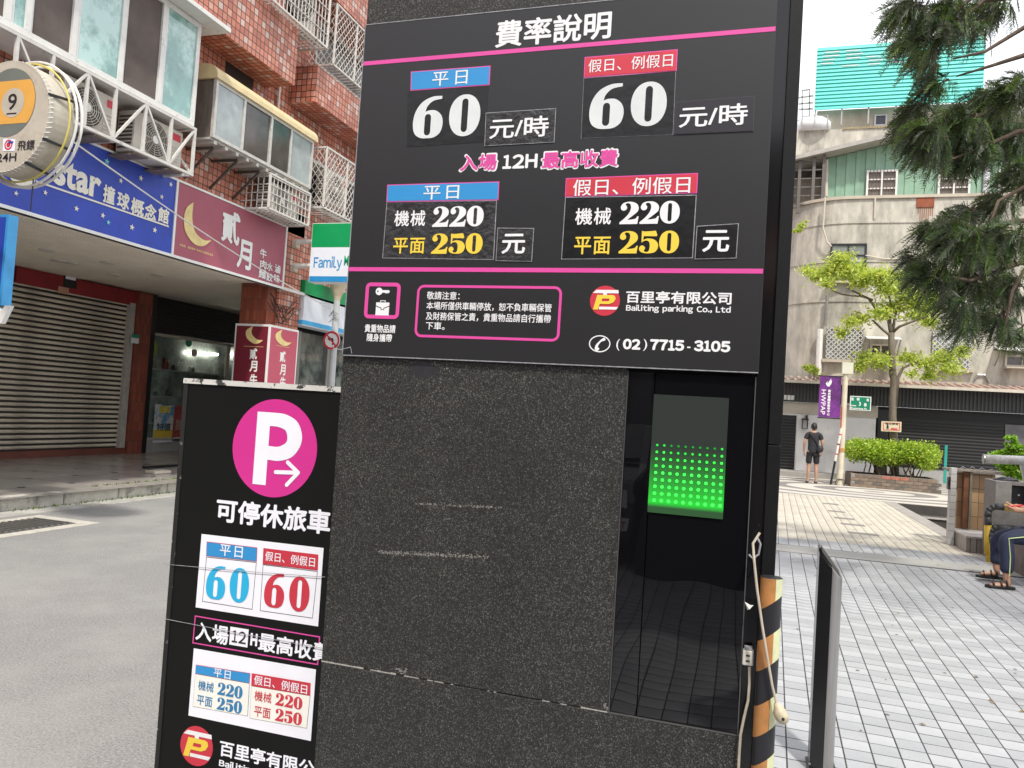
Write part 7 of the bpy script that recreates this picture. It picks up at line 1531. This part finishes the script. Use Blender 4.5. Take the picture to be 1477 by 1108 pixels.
def standing(x, y, z0, H, face, label, shirt, shorts, name='person', long=False, armup=None, bag=False, pants=None, pose=0.):
    t = thing(name, label, 'person', (x, y, z0)); k = H/1.72; f = np.array([math.sin(face), math.cos(face), 0]); s = np.array([math.cos(face), -math.sin(face), 0])
    def W(a, b, c): return tuple(np.array([x, y, z0])+(s*a+f*b+np.array([0, 0, c]))*k)
    P_ = {'pel': (*W(0, 0, .93), .13, .10), 'waist': (*W(0, .0, 1.08), .115, .085), 'chest': (*W(0, 0, 1.27), .14, .095), 'neck0': (*W(0, -.01, 1.43), .07, .06), 'neck': (*W(0, 0, 1.5), .05, .05)}
    E_ = ch('pel', 'waist', 'chest', 'neck0', 'neck')
    for q, n in ((1, 'r'), (-1, 'l')):
        P_.update({n+'hip': (*W(.09*q, 0, .87), .09), n+'knee': (*W(.1*q, .01, .48), .056), n+'calf': (*W(.105*q, -.02, .34), .052), n+'ank': (*W(.11*q, -.01, .09), .034), n+'heel': (*W(.11*q, -.03, .045), .035), n+'toe': (*W(.125*q, .14, .028), .03, .026)})
        E_ += [('pel', n+'hip')]+ch(n+'hip', n+'knee', n+'calf', n+'ank', n+'heel', n+'toe')
        if armup and q == armup: e = W(.25*q, .12, 1.2); w_ = W(.12*q, .3, 1.36)
        else: e = W(.25*q, -.02, 1.14); w_ = W(.235*q, .06, .90)
        P_.update({n+'sh': (*W(.17*q, 0, 1.38), .058), n+'el': (*e, .04), n+'wr': (*w_, .026)}); E_ += [('neck0', n+'sh')]+ch(n+'sh', n+'el', n+'wr')
        hd_ = np.array(w_)-np.array(e); hp, he = hand(w_, hd_, f if not armup else s, -s*q, prefix=n); del hp[n+'w']; he = [(a if a != n+'w' else n+'wr', b) for a, b in he]; P_.update(hp); E_ += he
    skin('body', P_, E_, SKN, t)
    head(W(0, .02, 1.60), f, t, .098*k)
    Q = {'low': (*W(0, 0, .80), .165, .13), 'pel': (*W(0, 0, .92), .16, .125), 'waist': (*W(0, .0, 1.08), .152, .115), 'chest': (*W(0, 0, 1.27), .172, .12), 'neck0': (*W(0, -.01, 1.42), .095, .08)}
    E2 = ch('low', 'pel', 'waist', 'chest', 'neck0')
    for q, n in ((1, 'r'), (-1, 'l')):
        e = np.array(P_[n+'el'][:3]); a = np.array(W(.17*q, 0, 1.38)); m2_ = a+(e-a)*(.98 if long else .62); Q.update({n+'sh': (*a, .078), n+'sl': (*m2_, .066)}); E2 += [('neck0', n+'sh'), (n+'sh', n+'sl')]
        if long: Q[n+'cuff'] = (*(e+(np.array(P_[n+'wr'][:3])-e)*.9), .036); E2 += [(n+'sl', n+'cuff')]
    skin('shirt', Q, E2, shirt, t)
    Q = {'pel': (*W(0, 0, .94), .146, .113)}; E2 = []
    for q, n in ((1, 'r'), (-1, 'l')):
        Q.update({n+'hip': (*W(.09*q, 0, .84), .104), n+'th': (*W(.102*q, 0, .66), .09), n+'hem': (*W(.105*q, 0, .53), .088)}); E2 += [('pel', n+'hip')]+ch(n+'hip', n+'th', n+'hem')
        if pants: Q.update({n+'kn': (*W(.1*q, .01, .46), .07), n+'cf': (*W(.105*q, -.01, .1), .055)}); E2 += ch(n+'hem', n+'kn', n+'cf')
    skin('trousers' if pants else 'shorts', Q, E2, shorts, t)
    for q in (1, -1): c = np.array(W(.118*q, .045, .03)); skin('shoe', {'a': (*(c-f*.085*k), .042, .036), 'b': (*c, .042, .036), 'c': (*(c+f*.09*k), .044, .03), 'd': (*(c+f*.135*k), .032, .022)}, ch('a', 'b', 'c', 'd'), mat('shoe_black', (.015, .015, .017), .5), t)
    if bag:
        MB().bar(W(-.14, -.1, 1.42), W(.2, -.14, 1.0), .03*k, .012).obj('bag_strap', BLACKP, t)
        skin('shoulder_bag', {'a': (*W(.07, -.16, 1.02), .05, .1), 'b': (*W(.17, -.17, .98), .06, .115), 'c': (*W(.25, -.14, .96), .04, .08)}, ch('a', 'b', 'c'), mat('bag_black', (.02, .02, .024), .6, var=.2), t)
    return t
TBLK = mat('shirt_black', (.022, .022, .026), .85, var=.15, scale=8, bump=.3, bscale=12)
mp_ = onz(1170.5, 697)
standing(mp_[0], mp_[1], 0, 1.70, rad(-6), 'man seen from behind in black t-shirt and shorts with a black shoulder bag', TBLK, mat('shorts_black', (.014, .014, .016), .85), bag=True)
standing(.34, -.42, 0, 1.74, rad(0), 'person in dark shirt and jeans standing by the viewer, mirrored in the black glass', mat('shirt_dark_blue', (.03, .035, .05), .8), mat('jeans_blue', (.03, .05, .10), .85, var=.2), pants=True)
# seated person at the right edge
t = thing('person', 'seated person in navy trousers with pale side stripe and black sandals holding a red phone', 'person', (2.95, 9.4, 0))
NAV = mat('trousers_navy', (.018, .026, .06), .8, var=.15, scale=6, bump=.25, bscale=9)
def Y9(x, y, Y_): return tuple(YF(Y_).P(*YF(Y_).px(x, y)))
kn1 = Y9(1450, 776, 9.15); kn2 = Y9(1436, 775, 9.6); an1 = Y9(1452, 838, 9.1); an2 = Y9(1437, 822, 9.55)
hp1 = (3.0, 9.22, .575); hp2 = (3.0, 9.5, .575)
P_ = {'pel': (3.05, 9.36, .60, .14, .13), 'waist': (3.03, 9.36, .78, .125, .1), 'chest': (3.01, 9.36, .98, .14, .1), 'neck0': (2.96, 9.36, 1.12, .07), 'neck': (2.93, 9.36, 1.19, .05)}
E_ = ch('pel', 'waist', 'chest', 'neck0', 'neck')
for n, hp, kn, an, q in (('l', hp1, kn1, an1, -1), ('r', hp2, kn2, an2, 1)):
    P_.update({n+'hip': (*hp, .085), n+'kn': (*kn, .055), n+'an': (*an, .034), n+'hl': (an[0]+.02, an[1], an[2]-.045, .034), n+'ft': (an[0]-.09, an[1]-.01, an[2]-.05, .034, .026), n+'to': (an[0]-.155, an[1]-.015, an[2]-.062, .03, .018)})
    E_ += [('pel', n+'hip')]+ch(n+'hip', n+'kn', n+'an', n+'hl', n+'ft', n+'to')
    el = (2.92, 9.36+q*.22, .82); wr = np.array(Y9(1474 if q < 0 else 1476, 737 if q < 0 else 733, 9.25 if q < 0 else 9.4))
    P_.update({n+'sh': (2.96, 9.36+q*.17, 1.06, .055), n+'el': (*el, .04), n+'wr': (*wr, .026)}); E_ += [('neck0', n+'sh')]+ch(n+'sh', n+'el', n+'wr')
    hpp, he = hand(wr, (-1, 0, .12), (0, q, .2), (0, 0, .6), prefix=n); del hpp[n+'w']; he = [(a if a != n+'w' else n+'wr', b) for a, b in he]; P_.update(hpp); E_ += he
skin('body', P_, E_, SKN, t)
head((2.875, 9.36, 1.28), (-.8, 0, -.6), t)
Q = {'pel': (3.05, 9.36, .58, .16, .15), 'waist': (3.03, 9.36, .78, .145, .12), 'chest': (3.01, 9.36, .98, .155, .115), 'neck0': (2.97, 9.36, 1.10, .085), 'ls': (2.96, 9.19, 1.06, .07), 'll': (2.915, 9.15, .9, .055), 'rs': (2.96, 9.53, 1.06, .07), 'rl': (2.915, 9.57, .9, .055)}
skin('shirt', Q, ch('pel', 'waist', 'chest', 'neck0', 'ls', 'll')+ch('neck0', 'rs', 'rl'), mat('shirt_grey', (.1, .1, .12), .85), t)
Q = {'pel': (3.06, 9.36, .60, .155, .14)}; E2 = []
for n, hp, kn, an in (('l', hp1, kn1, an1), ('r', hp2, kn2, an2)):
    a = np.array(an); kk = np.array(kn); hem = kk+(a-kk)*.86
    Q.update({n+'h': (*hp, .105), n+'m': (*((np.array(hp)+kk)/2), .094), n+'k': (*kk, .08), n+'c': (*((kk+hem)/2+np.array([.012, 0, 0])), .072), n+'e': (*hem, .062)}); E2 += [('pel', n+'h')]+ch(n+'h', n+'m', n+'k', n+'c', n+'e')
skin('trousers', Q, E2, NAV, t)
kk = np.array(kn1); hem = kk+(np.array(an1)-kk)*.86; hpv = np.array(hp1)
MB().tube([hpv+np.array([0, -.103, .02]), (hpv+kk)/2+np.array([0, -.096, .02]), kk+np.array([.01, -.079, .005]), (kk+hem)/2+np.array([.02, -.073, 0]), hem+np.array([.01, -.06, 0])], .006, 6).obj('side_stripe', mat('stripe_lime', (.5, .6, .3), .6), t)
for an in (an1, an2):
    a = np.array(an); fl3 = a[2]-.098
    sp3 = [(a[0]+.075, a[1]-.03), (a[0]+.075, a[1]+.03), (a[0]-.06, a[1]+.05), (a[0]-.17, a[1]+.03), (a[0]-.20, a[1]-.01), (a[0]-.16, a[1]-.055), (a[0]-.05, a[1]-.05)]
    zb3 = max(.003, fl3); bevel(MB().prism(sp3, PF((0, 0, 0), (1, 0, 0), (0, 1, 0)), zb3, zb3+.028).obj('sandal_sole', BLKMETAL, t), .006)
    for dx3, h3 in ((-.12, .075), (-.05, .085), (.0, .11)): MB().tube([(a[0]+dx3, a[1]-.045, zb3+.02), (a[0]+dx3-.005, a[1]-.03, zb3+h3*.75), (a[0]+dx3, a[1], zb3+h3), (a[0]+dx3+.005, a[1]+.03, zb3+h3*.75), (a[0]+dx3, a[1]+.045, zb3+.02)], .010, 7).obj('sandal_strap', BLACKP, t, True)
ph = thing('red_phone', 'red phone held in the hands of the seated person', 'phone', Y9(1463, 734, 9.3)); c = np.array(Y9(1464.5, 733, 9.32)); MB().add([tuple(c+np.array(o)) for o in ((-.07, -.035, .0), (.06, -.035, .03), (.06, .035, .03), (-.07, .035, .0), (-.07, -.035, .012), (.06, -.035, .042), (.06, .035, .042), (-.07, .035, .012))], [(3, 2, 1, 0), (4, 5, 6, 7), (0, 1, 5, 4), (1, 2, 6, 5), (2, 3, 7, 6), (3, 0, 4, 7)]).obj('case', mat('phone_red', (.6, .01, .02), .3), ph)
